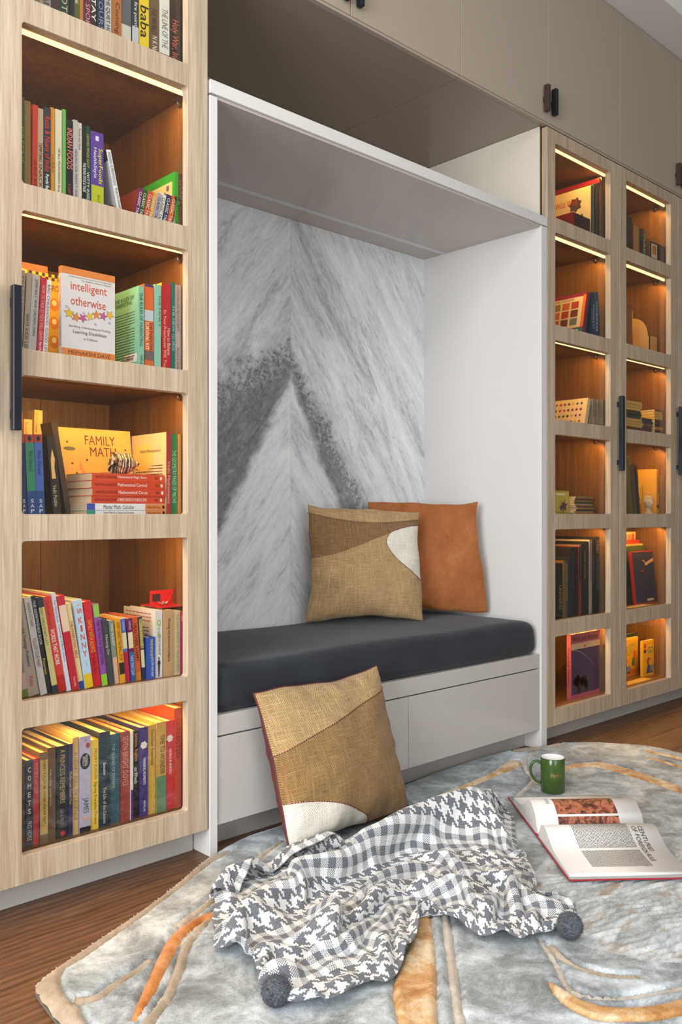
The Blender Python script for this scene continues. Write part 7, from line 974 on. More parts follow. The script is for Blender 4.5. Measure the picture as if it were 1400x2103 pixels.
-734,531,97,9,2,24,8,12,16,13,14,14,15,14,14,17,12,9,17,12,4,16,10,-7,17,4,-15,19,1,-14,20,2,-12,24,1,-8,24,4,-4,24,5,-4,25,5,-8,23,4,-10,24,0,-2,19,-2,5,19,4,3,21,8,5,21,7,9,22,7,8,24,4,9,25,2,9,26,1,4,26,1,1,26,-1,-1,26,-1,1,27,-1,0,26,-2,0,25,-3,0,21,-9,0,17,-14,-2,13,-16,-6,11,-16,-12,14,-12,-14,18,-7,-15,19,-4,-13,24,-3,-6,26,-2,0,27,-2,1,26,-1,3,27,-1,3,27,-1,2,27,-2,2,27,-2,1,26,-3,1,27,-3,0,26,-4,0,27,-3,-1,26,-4,-1,26,-3,0,25,-4,-2,26,-5,-2,25,-6,-3,26,-5,-4,26,-7,-3,25,-6,-4,26,-7,-6,25,-6,-5,25,-6,-3,26,-7,0,25,-6,0,26,-4,2,26,-4,2,25,-3,5,26,-2,7,26,-1,9,26,-1,10,25,1,11,25,3,11,26,2,13,24,1,13,24,-1,14,24,-4,12,23,-6,5,22,-6,-3,20,-4,-13,19,-4,-18,16,-7,-17,8,-12,-17,2,-19,-12,-7,-20,-4,-11,-21,-1,-13,-21,-4,-5,-30,4,
-714,524,83,9,2,17,6,16,14,11,15,14,15,10,16,18,6,14,18,9,13,16,10,7,16,9,-5,17,5,-11,18,0,-16,20,-3,-14,24,-1,-11,22,2,-12,23,3,-13,23,2,-12,23,-1,-3,21,-2,8,20,4,7,21,7,9,20,8,11,21,7,9,21,4,13,23,2,12,26,0,4,26,0,0,26,1,0,26,0,4,26,0,2,27,0,2,26,-1,3,24,-2,2,21,-5,-4,17,-8,-12,14,-11,-16,13,-13,-15,14,-13,-11,13,-12,-12,20,-8,-6,24,-4,-1,25,-2,2,27,-2,3,26,-1,4,28,-2,3,26,-1,3,27,-2,2,27,-3,2,27,-2,2,27,-3,1,27,-3,1,26,-3,0,27,-2,0,26,-2,-1,27,-3,-3,26,-4,-3,27,-4,-4,26,-6,-4,26,-5,-6,25,-5,-7,24,-5,-7,25,-5,-2,25,-4,2,26,-2,3,26,0,1,26,0,-1,27,-1,0,27,-2,1,27,-2,2,27,-2,5,27,-2,5,27,-2,7,26,-1,8,26,-2,11,26,-1,12,25,-2,14,24,-3,12,23,-3,8,22,-5,-1,20,-4,-12,15,-8,-13,4,-18,-11,-6,-23,-8,-12,-25,-5,-16,-23,-6,-16,-21,-5,-7,-22,-8,
-696,520,69,12,0,6,1,17,20,8,13,18,18,4,12,19,7,12,19,9,13,17,8,17,17,12,9,17,11,2,14,7,-11,19,2,-14,22,-5,-14,21,-5,-17,20,-2,-18,21,-2,-19,22,-2,-13,22,-2,2,19,1,10,15,4,16,19,6,12,20,4,13,22,2,13,24,0,10,25,0,5,27,0,0,26,0,-1,27,0,3,26,1,1,26,1,2,27,1,5,25,0,7,24,0,2,22,1,-9,19,-1,-16,14,-6,-20,8,-13,-19,6,-7,-15,18,-7,-3,22,-3,2,25,-1,7,26,-2,7,27,-2,6,27,-2,5,27,-2,3,27,-2,2,28,-3,1,27,-2,1,27,-3,0,27,-2,0,27,-2,0,28,-3,-1,27,-2,-2,27,-3,-2,27,-4,-3,27,-4,-4,26,-5,-4,27,-5,-5,25,-5,-7,23,-3,-7,21,-5,-1,23,-4,4,26,0,6,27,0,4,27,1,1,27,0,1,28,-1,1,28,-2,0,27,-1,1,28,-2,2,28,-3,3,28,-3,3,27,-3,6,27,-3,6,27,-3,8,26,-4,10,26,-4,10,25,-6,8,21,-5,-1,14,-9,-4,-5,-23,-5,-15,-27,-7,-18,-28,-9,-18,-28,-9,-16,-28,-9,-4,-8,-12,
-680,520,56,7,3,16,8,3,16,10,5,14,14,6,12,18,8,10,20,10,11,19,11,12,18,13,13,17,14,8,17,12,2,17,8,-7,18,4,-13,19,-2,-18,19,-3,-19,19,-5,-18,18,-4,-13,17,-3,-4,15,-4,5,15,-5,12,17,-4,15,20,-3,13,23,-2,10,26,-2,7,26,-1,4,27,0,2,27,1,1,27,0,0,26,1,2,27,1,2,26,2,4,26,1,4,25,3,2,24,3,-3,20,3,-8,15,2,-15,12,1,-16,11,1,-13,14,1,-8,17,1,-1,22,-1,4,25,-1,6,26,-1,6,26,-2,4,28,-2,2,27,-3,0,27,-3,0,28,-2,-2,27,-3,-2,27,-3,-2,28,-2,-3,27,-3,-2,27,-4,-3,28,-3,-3,27,-4,-3,27,-4,-2,27,-4,-3,26,-4,-3,24,-4,-2,24,-4,0,22,-3,1,23,-2,2,24,-1,5,26,0,6,26,0,6,27,-1,6,28,-1,5,28,-2,5,28,-2,4,28,-3,3,28,-3,3,28,-4,2,28,-3,3,29,-3,3,28,-4,4,28,-5,4,26,-5,5,22,-7,3,15,-11,1,4,-15,-3,-6,-21,-5,-15,-26,-9,-17,-28,-9,-14,-27,-8,-9,-25,-7,-4,-21,-6]

# ------------------------------------------------------------------ scatter cushions
def weave(name, c0, c1, c2, sc=420, bumpy=.5):
    g = G(name); u, v, z = g.xyz(g.coords('UV'))
    wa = g.math('SINE', g.math('MULTIPLY', u, sc)); wb = g.math('SINE', g.math('MULTIPLY', v, sc))
    th = g.noise(g.vec(g.math('MULTIPLY', u, 5), g.math('MULTIPLY', v, 90), 0), 1.6, 3, .6); tv = g.noise(g.vec(g.math('MULTIPLY', u, 90), g.math('MULTIPLY', v, 5), 3), 1.6, 3, .6)
    slub = g.math('MAXIMUM', th, tv)
    f = g.math('ADD', g.math('MULTIPLY', g.math('MULTIPLY', wa, wb), .13), slub)
    g.bump(g.math('ADD', g.math('MULTIPLY', wa, wb), g.math('MULTIPLY', slub, 1.5)), bumpy, .0016)
    return g.done(g.ramp(f, [(.38, c0), (.58, c1), (.78, c2)]), .85, Specular_IOR_Level=.2, Sheen_Weight=.15)
W_TAN = weave('tan_slub_weave', '94754a', 'b39366', 'cdb188'); W_OLV = weave('ochre_weave', '6b5132', '876843', 'a3845b'); W_OCH = weave('mustard_weave', '7a5c36', '957348', 'b09162'); W_WHT = weave('ivory_weave', 'c9c2b2', 'e2dccf', 'f0ece2')
def velvet():
    g = G('rust_velvet'); n = g.noise(g.coords('Object'), 7, 4, .6, .6); n2 = g.noise(g.coords('Object'), 60, 3)
    g.bump(g.math('ADD', n, g.math('MULTIPLY', n2, .2)), .25, .006)
    return g.done(g.ramp(g.math('ADD', n, g.math('MULTIPLY', g.math('SUBTRACT', n2, .5), .3)), [(.3, '92562f'), (.55, 'a2633a'), (.75, 'b07448')]), .8, Sheen_Weight=.6, Sheen_Roughness=.4, Sheen_Tint=lin('e0a070'), Specular_IOR_Level=.15)
def inpoly(px, py, poly):
    r = np.zeros(px.shape, bool); n = len(poly); j = n - 1
    for i in range(n):
        xi, yi = poly[i]; xj, yj = poly[j]
        c = ((yi > py) != (yj > py)) & (px < (xj - xi) * (py - yi) / ((yj - yi) + 1e-12) + xi); r ^= c; j = i
    return r
def scatter_cushion(name, label, BL, BR, TR, TL, thick, regions, backmat, seams=(), seed=1, n=110, piping=None):
    root = tag(empty(name), label, 'cushion', 'scatter cushions')
    BL, BR, TR, TL = [np.array(p) for p in (BL, BR, TR, TL)]
    nrm = np.cross(BR - BL, TL - BL); nrm /= np.linalg.norm(nrm)          # towards the viewer side
    ctr = (BL + BR + TR + TL) / 4; root.location = tuple(ctr)
    s = np.linspace(-1, 1, n + 1); S, T = np.meshgrid(s, s)
    # cluster samples near the edge
    S = np.sin(S * pi / 2) * .35 + S * .65; T = np.sin(T * pi / 2) * .35 + T * .65
    rs = np.random.RandomState(seed); ph = rs.rand(12) * 6.28
    def P(S, T, side):
        k = .055
        s2 = S * (1 - k * (1 - T ** 2)); t2 = T * (1 - k * (1 - S ** 2))
        a, b = (s2 + 1) / 2, (t2 + 1) / 2
        base = (BL * ((1 - a) * (1 - b))[..., None] + BR * (a * (1 - b))[..., None] + TR * (a * b)[..., None] + TL * ((1 - a) * b)[..., None])
        e = np.clip((1 - S ** 2) * (1 - T ** 2), 0, 1)
        ed = np.maximum(np.abs(S), np.abs(T)) ** 8
        up_ = (TL - BL) / np.linalg.norm(TL - BL); rt_ = (BR - BL) / np.linalg.norm(BR - BL)
        base = base + ed[..., None] * (up_ * (.005 * np.sin(S * 3.6 + ph[7]) + .0012 * np.sin(S * 11 + ph[8]))[..., None] + rt_ * (.005 * np.sin(T * 3.3 + ph[9]) + .0012 * np.sin(T * 10 + ph[10]))[..., None])
        th = thick / 2 * e ** .46 * (1 + .10 * (-T))                           # filling sags a little
        edge = np.clip(1 - np.abs(S), 0, 1) * 0
        wr = .0035 * np.sin(S * 7 + T * 3 + ph[0]) * np.sin(T * 5 - S * 2 + ph[1]) + .0045 * np.sin(9 * np.arctan2(T, S) + ph[2]) * (S ** 2 + T ** 2) * e ** .3
        ripple = .0032 * (np.sin(S * 23 + ph[3]) * np.exp(-((1 - np.abs(T)) / .16) ** 2) + np.sin(T * 21 + ph[4]) * np.exp(-((1 - np.abs(S)) / .16) ** 2)) * (e > 0)
        return base - ctr + nrm * (side * (th + (wr + ripple) * np.clip(e * 6, 0, 1)))[..., None] + nrm * (.006 * np.sin(S * 3.2 + ph[5]) * np.abs(T) ** 3 + .005 * np.sin(T * 3 + ph[6]) * np.abs(S) ** 3)[..., None]
    idx = np.arange((n + 1) ** 2).reshape(n + 1, n + 1)
    quads = np.stack([idx[:-1, :-1], idx[:-1, 1:], idx[1:, 1:], idx[1:, :-1]], -1).reshape(-1, 4)
    cs = (S[:-1, :-1] + S[1:, 1:]) / 2; ct = (T[:-1, :-1] + T[1:, 1:]) / 2; cs, ct = cs.ravel(), ct.ravel()
    rid = np.zeros(len(quads), int)
    for k, (nm, mt, poly) in enumerate(regions):
        if poly is not None: rid[inpoly(cs, ct, poly)] = k
    V = P(S, T, 1).reshape(-1, 3); uvw = np.stack([S.ravel(), T.ravel()], -1)
    def emit_mesh(nm, V, Q, mt):
        used = np.unique(Q); mp = -np.ones(len(V), int); mp[used] = np.arange(len(used))
        me = bpy.data.meshes.new(nm); me.from_pydata(V[used].tolist(), [], mp[Q].tolist()); me.materials.append(mt); me.shade_smooth()
        uv = me.uv_layers.new(name='UVMap'); li = np.empty(len(me.loops), np.int32); me.loops.foreach_get('vertex_index', li)
        uv.data.foreach_set('uv', (uvw[used][li] * .5 + .5).astype(np.float32).ravel()); me.update()
        return link(bpy.data.objects.new(nm, me), root)
    for k, (nm, mt, poly) in enumerate(regions): emit_mesh(nm, V, quads[rid == k], mt)
    emit_mesh('back_panel', P(S, T, -1).reshape(-1, 3), quads[:, ::-1], backmat)
    dk = plain('5a2f24', .8); lt = plain('c98a70', .8)
    for sm_ in seams:
        pts = catmull(sm_, 14); L = np.array(pts); q = P(L[:, 0], L[:, 1], 1) + nrm * .0004
        bm = bmesh.new(); tube(bm, [tuple(p) for p in q], .0011, 6); mesh_obj('seam_cord', bm, lt, root, True)
        dl = np.r_[0, np.cumsum(np.linalg.norm(np.diff(q, axis=0), axis=1))]; bm = bmesh.new(); st = .0075
        for d0 in np.arange(0, dl[-1] - st * .6, st):
            a_ = [np.interp(d0, dl, q[:, c]) for c in range(3)]; b_ = [np.interp(d0 + st * .55, dl, q[:, c]) for c in range(3)]
            off = nrm * .0012
            tube(bm, [tuple(np.array(a_) + off), tuple(np.array(b_) + off)], .0013, 5)
        mesh_obj('stitching', bm, dk, root)
    if piping:
        tt = np.linspace(-1, 1, 60); one = np.ones(60)
        ring = [P(tt, -one, 1), P(one, tt, 1), P(-tt, one, 1), P(-one, -tt, 1)]
        bm = bmesh.new(); tube(bm, [tuple(p) for p in np.concatenate(ring)[::2]], .0028, 6); mesh_obj('piping', bm, piping, root, True)
    return root
top1 = [(-1.02, .86), (-.5, .80), (0, .775), (.5, .80), (1.02, .85)]; dia1 = [(-1.02, .10), (-.6, .20), (-.2, .36), (.2, .53), (.6, .68), (1.02, .76)]
lobe1 = [(1.02, .76), (.65, .70), (.42, .62), (.32, .47), (.36, .30), (.55, .08), (.8, -.12), (1.02, -.30)]
c1 = [tuple(p) for p in catmull(top1)]; c2 = [tuple(p) for p in catmull(dia1)]; c3 = [tuple(p) for p in catmull(lobe1)]
scatter_cushion('patchwork_cushion', 'tan patchwork cushion with white patch at its right, sitting on the bench', (2.032, 2.335, .495), (2.389, 2.095, .495), (2.448, 2.168, .888), (2.036, 2.326, .912), .165,
    [('tan_panel', W_TAN, None), ('ochre_panel', W_OLV, c1 + c2[::-1]), ('ivory_panel', W_WHT, c3 + [(1.1, -.3), (1.1, .76)])], W_OLV, (top1, dia1, lobe1), 3)
scatter_cushion('velvet_cushion', 'rust orange velvet cushion behind the patchwork cushion on the bench', (2.378, 2.325, .494), (2.735, 2.070, .494), (2.708, 2.098, .924), (2.384, 2.378, .928), .12,
    [('velvet_front', velvet(), None)], plain('a8602f', .8), (), 8)
d3 = [(-1.02, .18), (-.5, .33), (0, .47), (.5, .60), (1.02, .70)]; e3 = [(-1.02, -.40), (-.6, -.52), (-.25, -.68), (.05, -.86), (.25, -1.02)]
q1 = [tuple(p) for p in catmull(d3)]; q2 = [tuple(p) for p in catmull(e3)]
scatter_cushion('patchwork_cushion', 'mustard patchwork cushion leaning on the bench front, standing on the rug', (1.402, 1.672, .026), (1.868, 1.70, .026), (1.852, 1.812, .423), (1.385, 1.800, .413), .165,
    [('mustard_panel', W_OCH, None), ('tan_panel', W_TAN, q1 + [(1.1, 1.1), (-1.1, 1.1)]), ('ivory_panel', W_WHT, q2 + [(-1.1, -1.1)])], plain('5c2a2a', .8), (d3, e3), 5, 110, plain('5c2a2a', .7))

# ------------------------------------------------------------------ rug
RZ = .019
RUG = [(.668, 1.389), (.683, 1.526), (.702, 1.558), (.757, 1.586), (.855, 1.626), (.964, 1.671), (1.095, 1.733), (1.235, 1.812), (1.30, 1.838), (1.411, 1.872), (1.55, 1.875), (2.02, 1.885), (2.25, 1.902), (2.50, 1.905), (2.66, 1.885), (2.76, 1.842), (2.84, 1.828),
       (2.937, 1.760), (3.032, 1.623), (3.059, 1.541), (3.05, 1.443), (3.02, 1.1), (2.9, .6), (2.55, .2), (1.9, .02), (1.3, .12), (.9, .5), (.72, 1.0)]
def strip(pts, w0, w1=None, n=6):
    w1 = w0 if w1 is None else w1; c = np.array(catmull(pts, n)); t = np.gradient(c, axis=0); t /= np.linalg.norm(t, axis=1)[:, None] + 1e-9; nn = np.stack([-t[:, 1], t[:, 0]], -1)
    w_ = np.linspace(w0, w1, len(c))[:, None] / 2
    return [tuple(p) for p in np.concatenate([c + nn * w_, (c - nn * w_)[::-1]])]
def between(a, b, n=6): return [tuple(p) for p in catmull(a, n)] + [tuple(p) for p in catmull(b, n)][::-1]
border_in = [(.715, .8), (.705, 1.1), (.701, 1.358), (.713, 1.417), (.712, 1.466), (.724, 1.516), (.749, 1.556), (.802, 1.576), (.886, 1.612), (.972, 1.650), (1.095, 1.709), (1.240, 1.783), (1.298, 1.803), (1.34, 1.825)]
outl = [tuple(p) for p in catmull(RUG[:8], 6)]
INL = [
 ('border_band', 'beige', [(.72, .8), (.66, 1.1)] + [(x - .01, y + .012) for x, y in outl] + [tuple(p) for p in catmull(border_in, 6)][::-1]),
 ('beige_vein', 'beige', strip([(.715, 1.445), (.747, 1.428), (.801, 1.449), (.849, 1.462), (.892, 1.482)], .024, .012)),
 ('orange_inlay', 'orange', between([(.757, 1.325), (.835, 1.405), (.922, 1.495), (.987, 1.544), (1.034, 1.562), (1.12, 1.575)], [(.762, 1.317), (.84, 1.378), (.902, 1.437), (.957, 1.488), (1.018, 1.529), (1.12, 1.556)])),
 ('beige_vein', 'beige', strip([(.72, 1.25), (.769, 1.293), (.847, 1.349), (.931, 1.435), (.969, 1.477), (1.057, 1.537), (1.15, 1.58)], .022, .018)),
 ('beige_vein', 'beige', strip([(1.0, 1.56), (1.105, 1.602), (1.177, 1.638), (1.28, 1.691), (1.395, 1.751), (1.467, 1.78)], .02, .014)),
 ('orange_inlay', 'gold', between([(1.55, 1.40), (1.41, 1.262), (1.311, 1.186), (1.164, 1.095), (1.078, 1.002), (.98, .88)], [(1.58, 1.37), (1.431, 1.238), (1.343, 1.152), (1.241, 1.057), (1.127, .956), (1.04, .84)])),
 ('beige_vein', 'pale', strip([(1.52, 1.28), (1.426, 1.189), (1.329, 1.098), (1.245, 1.018), (1.154, .931), (1.05, .82)], .018)),
 ('orange_inlay', 'gold', between([(1.379, .909), (1.348, .871), (1.33, .825), (1.334, .781), (1.369, .742), (1.41, .71), (1.454, .688), (1.56, .63)], [(1.384, .904), (1.378, .87), (1.372, .827), (1.386, .788), (1.423, .753), (1.465, .729), (1.505, .713), (1.60, .66)])),
 ('beige_vein', 'pale', strip([(1.5, 1.004), (1.447, .935), (1.392, .874), (1.388, .832), (1.423, .788), (1.49, .752), (1.56, .715)], .011)),
 ('beige_vein', 'beige', strip([(1.501, .982), (1.468, .922), (1.467, .874), (1.484, .834), (1.517, .8)], .014)),
 ('orange_inlay', 'gold', between([(1.75, 1.695), (1.882, 1.708), (2.023, 1.716), (2.142, 1.718), (2.31, 1.732), (2.411, 1.737), (2.508, 1.752)], [(1.75, 1.72), (1.905, 1.73), (2.051, 1.74), (2.181, 1.749), (2.363, 1.771), (2.492, 1.806), (2.546, 1.789)])),
 ('orange_inlay', 'gold', between([(2.40, 1.57), (2.551, 1.613), (2.632, 1.587), (2.662, 1.531), (2.645, 1.416), (2.623, 1.321), (2.598, 1.23)], [(2.43, 1.62), (2.595, 1.641), (2.678, 1.615), (2.727, 1.569), (2.718, 1.455), (2.693, 1.357), (2.672, 1.265)])),
 ('orange_inlay', 'gold', strip([(2.97, 1.552), (2.973, 1.479), (2.969, 1.406), (2.95, 1.3)], .03)),
 ('orange_inlay', 'gold', strip([(2.899, 1.506), (2.886, 1.427), (2.867, 1.358), (2.83, 1.25)], .02)),
 ('beige_vein', 'beige', strip([(2.62, 1.868), (2.70, 1.845), (2.78, 1.815), (2.84, 1.80)], .04, .02)),
 ('beige_vein', 'pale', strip([(2.156, 1.553), (2.259, 1.582), (2.391, 1.628), (2.464, 1.706), (2.60, 1.80), (2.7, 1.81)], .016)),
]
RIB = [(1.745, 1.195), (1.875, 1.233), (2.15, 1.10), (2.2, .85), (1.75, .70), (1.615, .765), (1.573, .817), (1.538, .927), (1.557, .978), (1.602, 1.054)]
def segdist(px, py, poly):
    p = np.array(poly + [poly[0]]); d = np.full(px.shape, 9.); nx = np.zeros(px.shape); ny = np.zeros(px.shape)
    for (x0, y0), (x1, y1) in zip(p, p[1:]):
        dx, dy = x1 - x0, y1 - y0; L = dx * dx + dy * dy + 1e-12
        t = np.clip(((px - x0) * dx + (py - y0) * dy) / L, 0, 1); cx, cy = x0 + t * dx, y0 + t * dy; dd = np.hypot(px - cx, py - cy)
        m = dd < d; d[m] = dd[m]; nx[m] = cx[m]; ny[m] = cy[m]
    return d, nx, ny
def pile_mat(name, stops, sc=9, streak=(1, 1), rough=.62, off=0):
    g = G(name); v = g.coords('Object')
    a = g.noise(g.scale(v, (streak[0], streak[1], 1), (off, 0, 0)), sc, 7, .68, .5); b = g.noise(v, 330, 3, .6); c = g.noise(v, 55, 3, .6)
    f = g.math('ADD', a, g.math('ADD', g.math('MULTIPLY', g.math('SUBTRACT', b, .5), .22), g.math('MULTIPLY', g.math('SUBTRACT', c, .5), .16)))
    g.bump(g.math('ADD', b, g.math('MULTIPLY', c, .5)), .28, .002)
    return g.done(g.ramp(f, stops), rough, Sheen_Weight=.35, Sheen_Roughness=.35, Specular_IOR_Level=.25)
def ribbed_mat():
    g = G('ribbed_silver_pile'); v = g.coords('Object'); a = g.noise(g.scale(v, (1, 2.2, 1)), 9, 6, .68, .6); b = g.noise(v, 330, 3, .6); k = g.noise(g.scale(v, (1.2, 2.6, 1), (3, 1, 0)), 8, 5, .62, .4)
    f = g.math('ADD', a, g.math('MULTIPLY', g.math('SUBTRACT', b, .5), .3)); g.bump(b, .28, .002)
    c = g.mix(g.ramp(k, [(.54, '000000'), (.66, 'ffffff')]), g.ramp(f, [(.36, '868b8c'), (.47, 'a4abae'), (.56, 'bec5c9'), (.68, 'dde2e6')]), '9a8670')
    return g.done(c, .62, Sheen_Weight=.35, Sheen_Roughness=.35, Specular_IOR_Level=.25)
PM = {'field': pile_mat('silver_pile', [(.37, '6e7375'), (.47, '8c9396'), (.56, 'abb3b8'), (.70, 'd3dbe1')], 8), 'rib': ribbed_mat(),  # mottled silver: the pile's patchy sheen is put into the colour
      'beige': pile_mat('beige_pile', [(.35, '93836f'), (.55, 'ac9d89'), (.75, 'c9bfb1')], 14), 'pale': pile_mat('pale_pile', [(.35, 'a79d90'), (.55, 'c3bcb2'), (.75, 'd8d5cf')], 14),
      'orange': pile_mat('orange_pile', [(.36, 'a8632a'), (.52, 'c47f42'), (.7, 'd9a778')], 12), 'gold': pile_mat('gold_pile', [(.36, 'a5713a'), (.5, 'c49a66'), (.64, 'dbc8a8')], 11)}
def make_rug():
    root = tag(empty('rug', (0, 0, 0)), 'silver grey carved rug with orange and beige organic inlays on the wooden floor', 'rug')
    st = .0056; xs = np.arange(.60, 3.14, st); ys = np.arange(0, 1.96, st); X, Y = np.meshgrid(xs, ys); sh = X.shape
    outline = [tuple(p) for p in catmull(RUG + [RUG[0]], 5)][:-1]
    px, py = X.ravel().copy(), Y.ravel().copy()
    # snap the grid to the outline and to every inlay edge
    dO, nx, ny = segdist(px, py, outline); m = dO < st * .55; px[m] = nx[m]; py[m] = ny[m]
    edge = np.full(px.shape, 9.); lock = m.copy()
    for nm, kd, poly in INL:
        P_ = np.array(poly); bb = (px > P_[:, 0].min() - .03) & (px < P_[:, 0].max() + .03) & (py > P_[:, 1].min() - .03) & (py < P_[:, 1].max() + .03)
        ii = np.where(bb)[0]; d, ax_, ay_ = segdist(px[ii], py[ii], poly); k = (d < st * .5) & ~lock[ii]; px[ii[k]] = ax_[k]; py[ii[k]] = ay_[k]; lock[ii[k]] = True
        edge[ii] = np.minimum(edge[ii], np.where(k, 0, d))
    rng = np.random.RandomState(3)
    z = RZ + .0005 * np.sin(px * 31 + 2 * np.sin(py * 17)) * np.sin(py * 27) + .00025 * rng.randn(len(px))
    z -= .0075 * np.exp(-(edge / .0042) ** 2)
    z += .002 * np.exp(-((edge - .012) / .008) ** 2)
    rib = inpoly(px, py, RIB); dr, _, _ = segdist(px, py, RIB); fade = np.clip(dr / .05, 0, 1) * rib
    ph = (px * .25 + py * .968 + .012 * np.sin(px * 14) + .006 * np.sin(px * 41 + 2)) / .0215
    z -= fade * .0065 * np.exp(-((ph - np.round(ph)) / .27) ** 2)
    z = np.where(dO < .014, z - (RZ - .002) * (1 - np.sqrt(np.clip(dO / .014, 0, 1))) * .92, z); z = np.maximum(z, .0015)
    idx = np.arange(px.size).reshape(sh); Q = np.stack([idx[:-1, :-1], idx[:-1, 1:], idx[1:, 1:], idx[1:, :-1]], -1).reshape(-1, 4)
    cx = px[Q].mean(1); cy = py[Q].mean(1); keep = inpoly(cx, cy, outline); Q = Q[keep]; cx, cy = cx[keep], cy[keep]
    rid = -np.ones(len(Q), int)
    for k, (nm, kd, poly) in enumerate(INL): rid[inpoly(cx, cy, poly) & (rid < 0)] = k
    for k, (nm, kd, poly) in enumerate(INL):                # pull the stepped region borders onto the traced curve
        ina = np.zeros(px.size, bool); ina[Q[rid == k].ravel()] = True; outa = np.zeros(px.size, bool); outa[Q[rid != k].ravel()] = True
        ii = np.where(ina & outa)[0]
        if len(ii):
            d, ax_, ay_ = segdist(px[ii], py[ii], poly); g_ = d < st * .95; px[ii[g_]] = ax_[g_]; py[ii[g_]] = ay_[g_]
    V = np.stack([px, py, z], -1)
    def emit_mesh(nm, q, mt):
        if not len(q): return
        u = np.unique(q); mp = np.zeros(len(V), int); mp[u] = np.arange(len(u)); qq = mp[q].astype(np.int32)
        me = bpy.data.meshes.new(nm); me.vertices.add(len(u)); me.vertices.foreach_set('co', V[u].astype(np.float32).ravel()); me.loops.add(qq.size); me.loops.foreach_set('vertex_index', qq.ravel())
        me.polygons.add(len(qq)); me.polygons.foreach_set('loop_start', np.arange(0, qq.size, 4, dtype=np.int32)); me.update(calc_edges=True); me.validate(); me.materials.append(mt); me.shade_smooth()
        return link(bpy.data.objects.new(nm, me), root)
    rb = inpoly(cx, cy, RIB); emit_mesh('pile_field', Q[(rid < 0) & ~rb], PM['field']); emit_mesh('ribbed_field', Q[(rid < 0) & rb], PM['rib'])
    for k, (nm, kd, poly) in enumerate(INL): emit_mesh(nm, Q[rid == k], PM[kd])
    bm = bmesh.new(); vs = [bm.verts.new((x, y, .0012)) for x, y in outline]; bm.faces.new(vs); mesh_obj('backing', bm, plain('8a8478', .9), root)
make_rug()

# ------------------------------------------------------------------ open art book
ob = tag(empty('open_book'), 'large open art book with red cover lying on the rug', 'book')
A0 = Vector((1.777, 1.112, 0)); A1 = Vector((2.166, 1.566, 0)); ex = (A1 - A0).normalized(); ey = Vector((ex.y, -ex.x, 0))     # ex: near to far, ey: spine direction to the right
ob.matrix_world = Matrix(((ex.x, ey.x, 0, A0.x), (ex.y, ey.y, 0, A0.y), (0, 0, 1, RZ + .0035), (0, 0, 0, 1)))
LB, HBk, SPX = .598, .302, .285     # total length, page height, spine position
bm = bmesh.new(); bbox(bm, 0, SPX - .012, 0, HBk, 0, .003); bbox(bm, SPX + .012, LB, 0, HBk, 0, .003); bbox(bm, SPX - .012, SPX + .012, 0, HBk, 0, .0018)
bmesh.ops.recalc_face_normals(bm, faces=bm.faces[:]); oc = mesh_obj('red_cover', bm, plain('a01c30', .5), ob)
box('end_paper', .003, SPX - .01, .003, HBk - .003, .003, .0036, plain('a8aaac', .7), ob); box('end_paper', SPX + .01, LB - .003, .003, HBk - .003, .003, .0036, plain('a8aaac', .7), ob)
def page_profile(side):       # cross-section (x, z) from gutter to fore edge
    o = []
    for k in range(25):
        t = k / 24
        if side < 0: x = SPX - .004 - t * (SPX - .018); zt = .010 + .030 * math.exp(-((t - .20) / .20) ** 2) + .008 * (1 - t) - .002 * t; zt = .007 + (zt - .007) * min(1, t / .10 + .15)
        else: x = SPX + .004 + t * (LB - SPX - .055); zt = .007 + (.012 + .046 * math.exp(-((t - .30) / .25) ** 2) + .004 * (1 - t)) * min(1, t / .10 + .15)
        o.append((x, zt))
    return o
paper = plain('e6e4e2', .5)
def block(name, prof, y0, y1, mt):
    bm = bmesh.new(); n = len(prof); a = [bm.verts.new((x, y0, z)) for x, z in prof]; b = [bm.verts.new((x, y1, z)) for x, z in prof]; a0 = [bm.verts.new((x, y0, .0037)) for x, z in prof]; b0 = [bm.verts.new((x, y1, .0037)) for x, z in prof]
    for i in range(n - 1):
        bm.faces.new((a[i], a[i + 1], b[i + 1], b[i])); bm.faces.new((a[i], a0[i], a0[i + 1], a[i + 1])); bm.faces.new((b[i], b[i + 1], b0[i + 1], b0[i])); bm.faces.new((a0[i], b0[i], b0[i + 1], a0[i + 1]))
    bm.faces.new((a[-1], a0[-1], b0[-1], b[-1])); bm.faces.new((a[0], b[0], b0[0], a0[0])); bmesh.ops.recalc_face_normals(bm, faces=bm.faces[:])
    o = mesh_obj(name, bm, mt, ob)
    for p in o.data.polygons: p.use_smooth = abs(p.normal.y) < .5
    return o
prN, prF = page_profile(-1), page_profile(1)
block('pages', prN, .006, HBk - .006, paper); block('pages', prF, .006, HBk - .006, paper)
def on_page(prof, x, y, lift=.0007):
    xs = [p[0] for p in prof]; zs = [p[1] for p in prof]
    if xs[0] > xs[-1]: xs, zs = xs[::-1], zs[::-1]
    return (x, y, float(np.interp(x, xs, zs)) + lift)
def page_patch(name, prof, x0, x1, y0, y1, mt, n=14, m=10, lift=.0007):
    vs = [on_page(prof, x0 + (x1 - x0) * i / n, y0 + (y1 - y0) * j / m, lift) for i in range(n + 1) for j in range(m + 1)]
    fs = [(i * (m + 1) + j, (i + 1) * (m + 1) + j, (i + 1) * (m + 1) + j + 1, i * (m + 1) + j + 1) for i in range(n) for j in range(m)]
    return pydata(name, vs, fs, mt, ob, True)
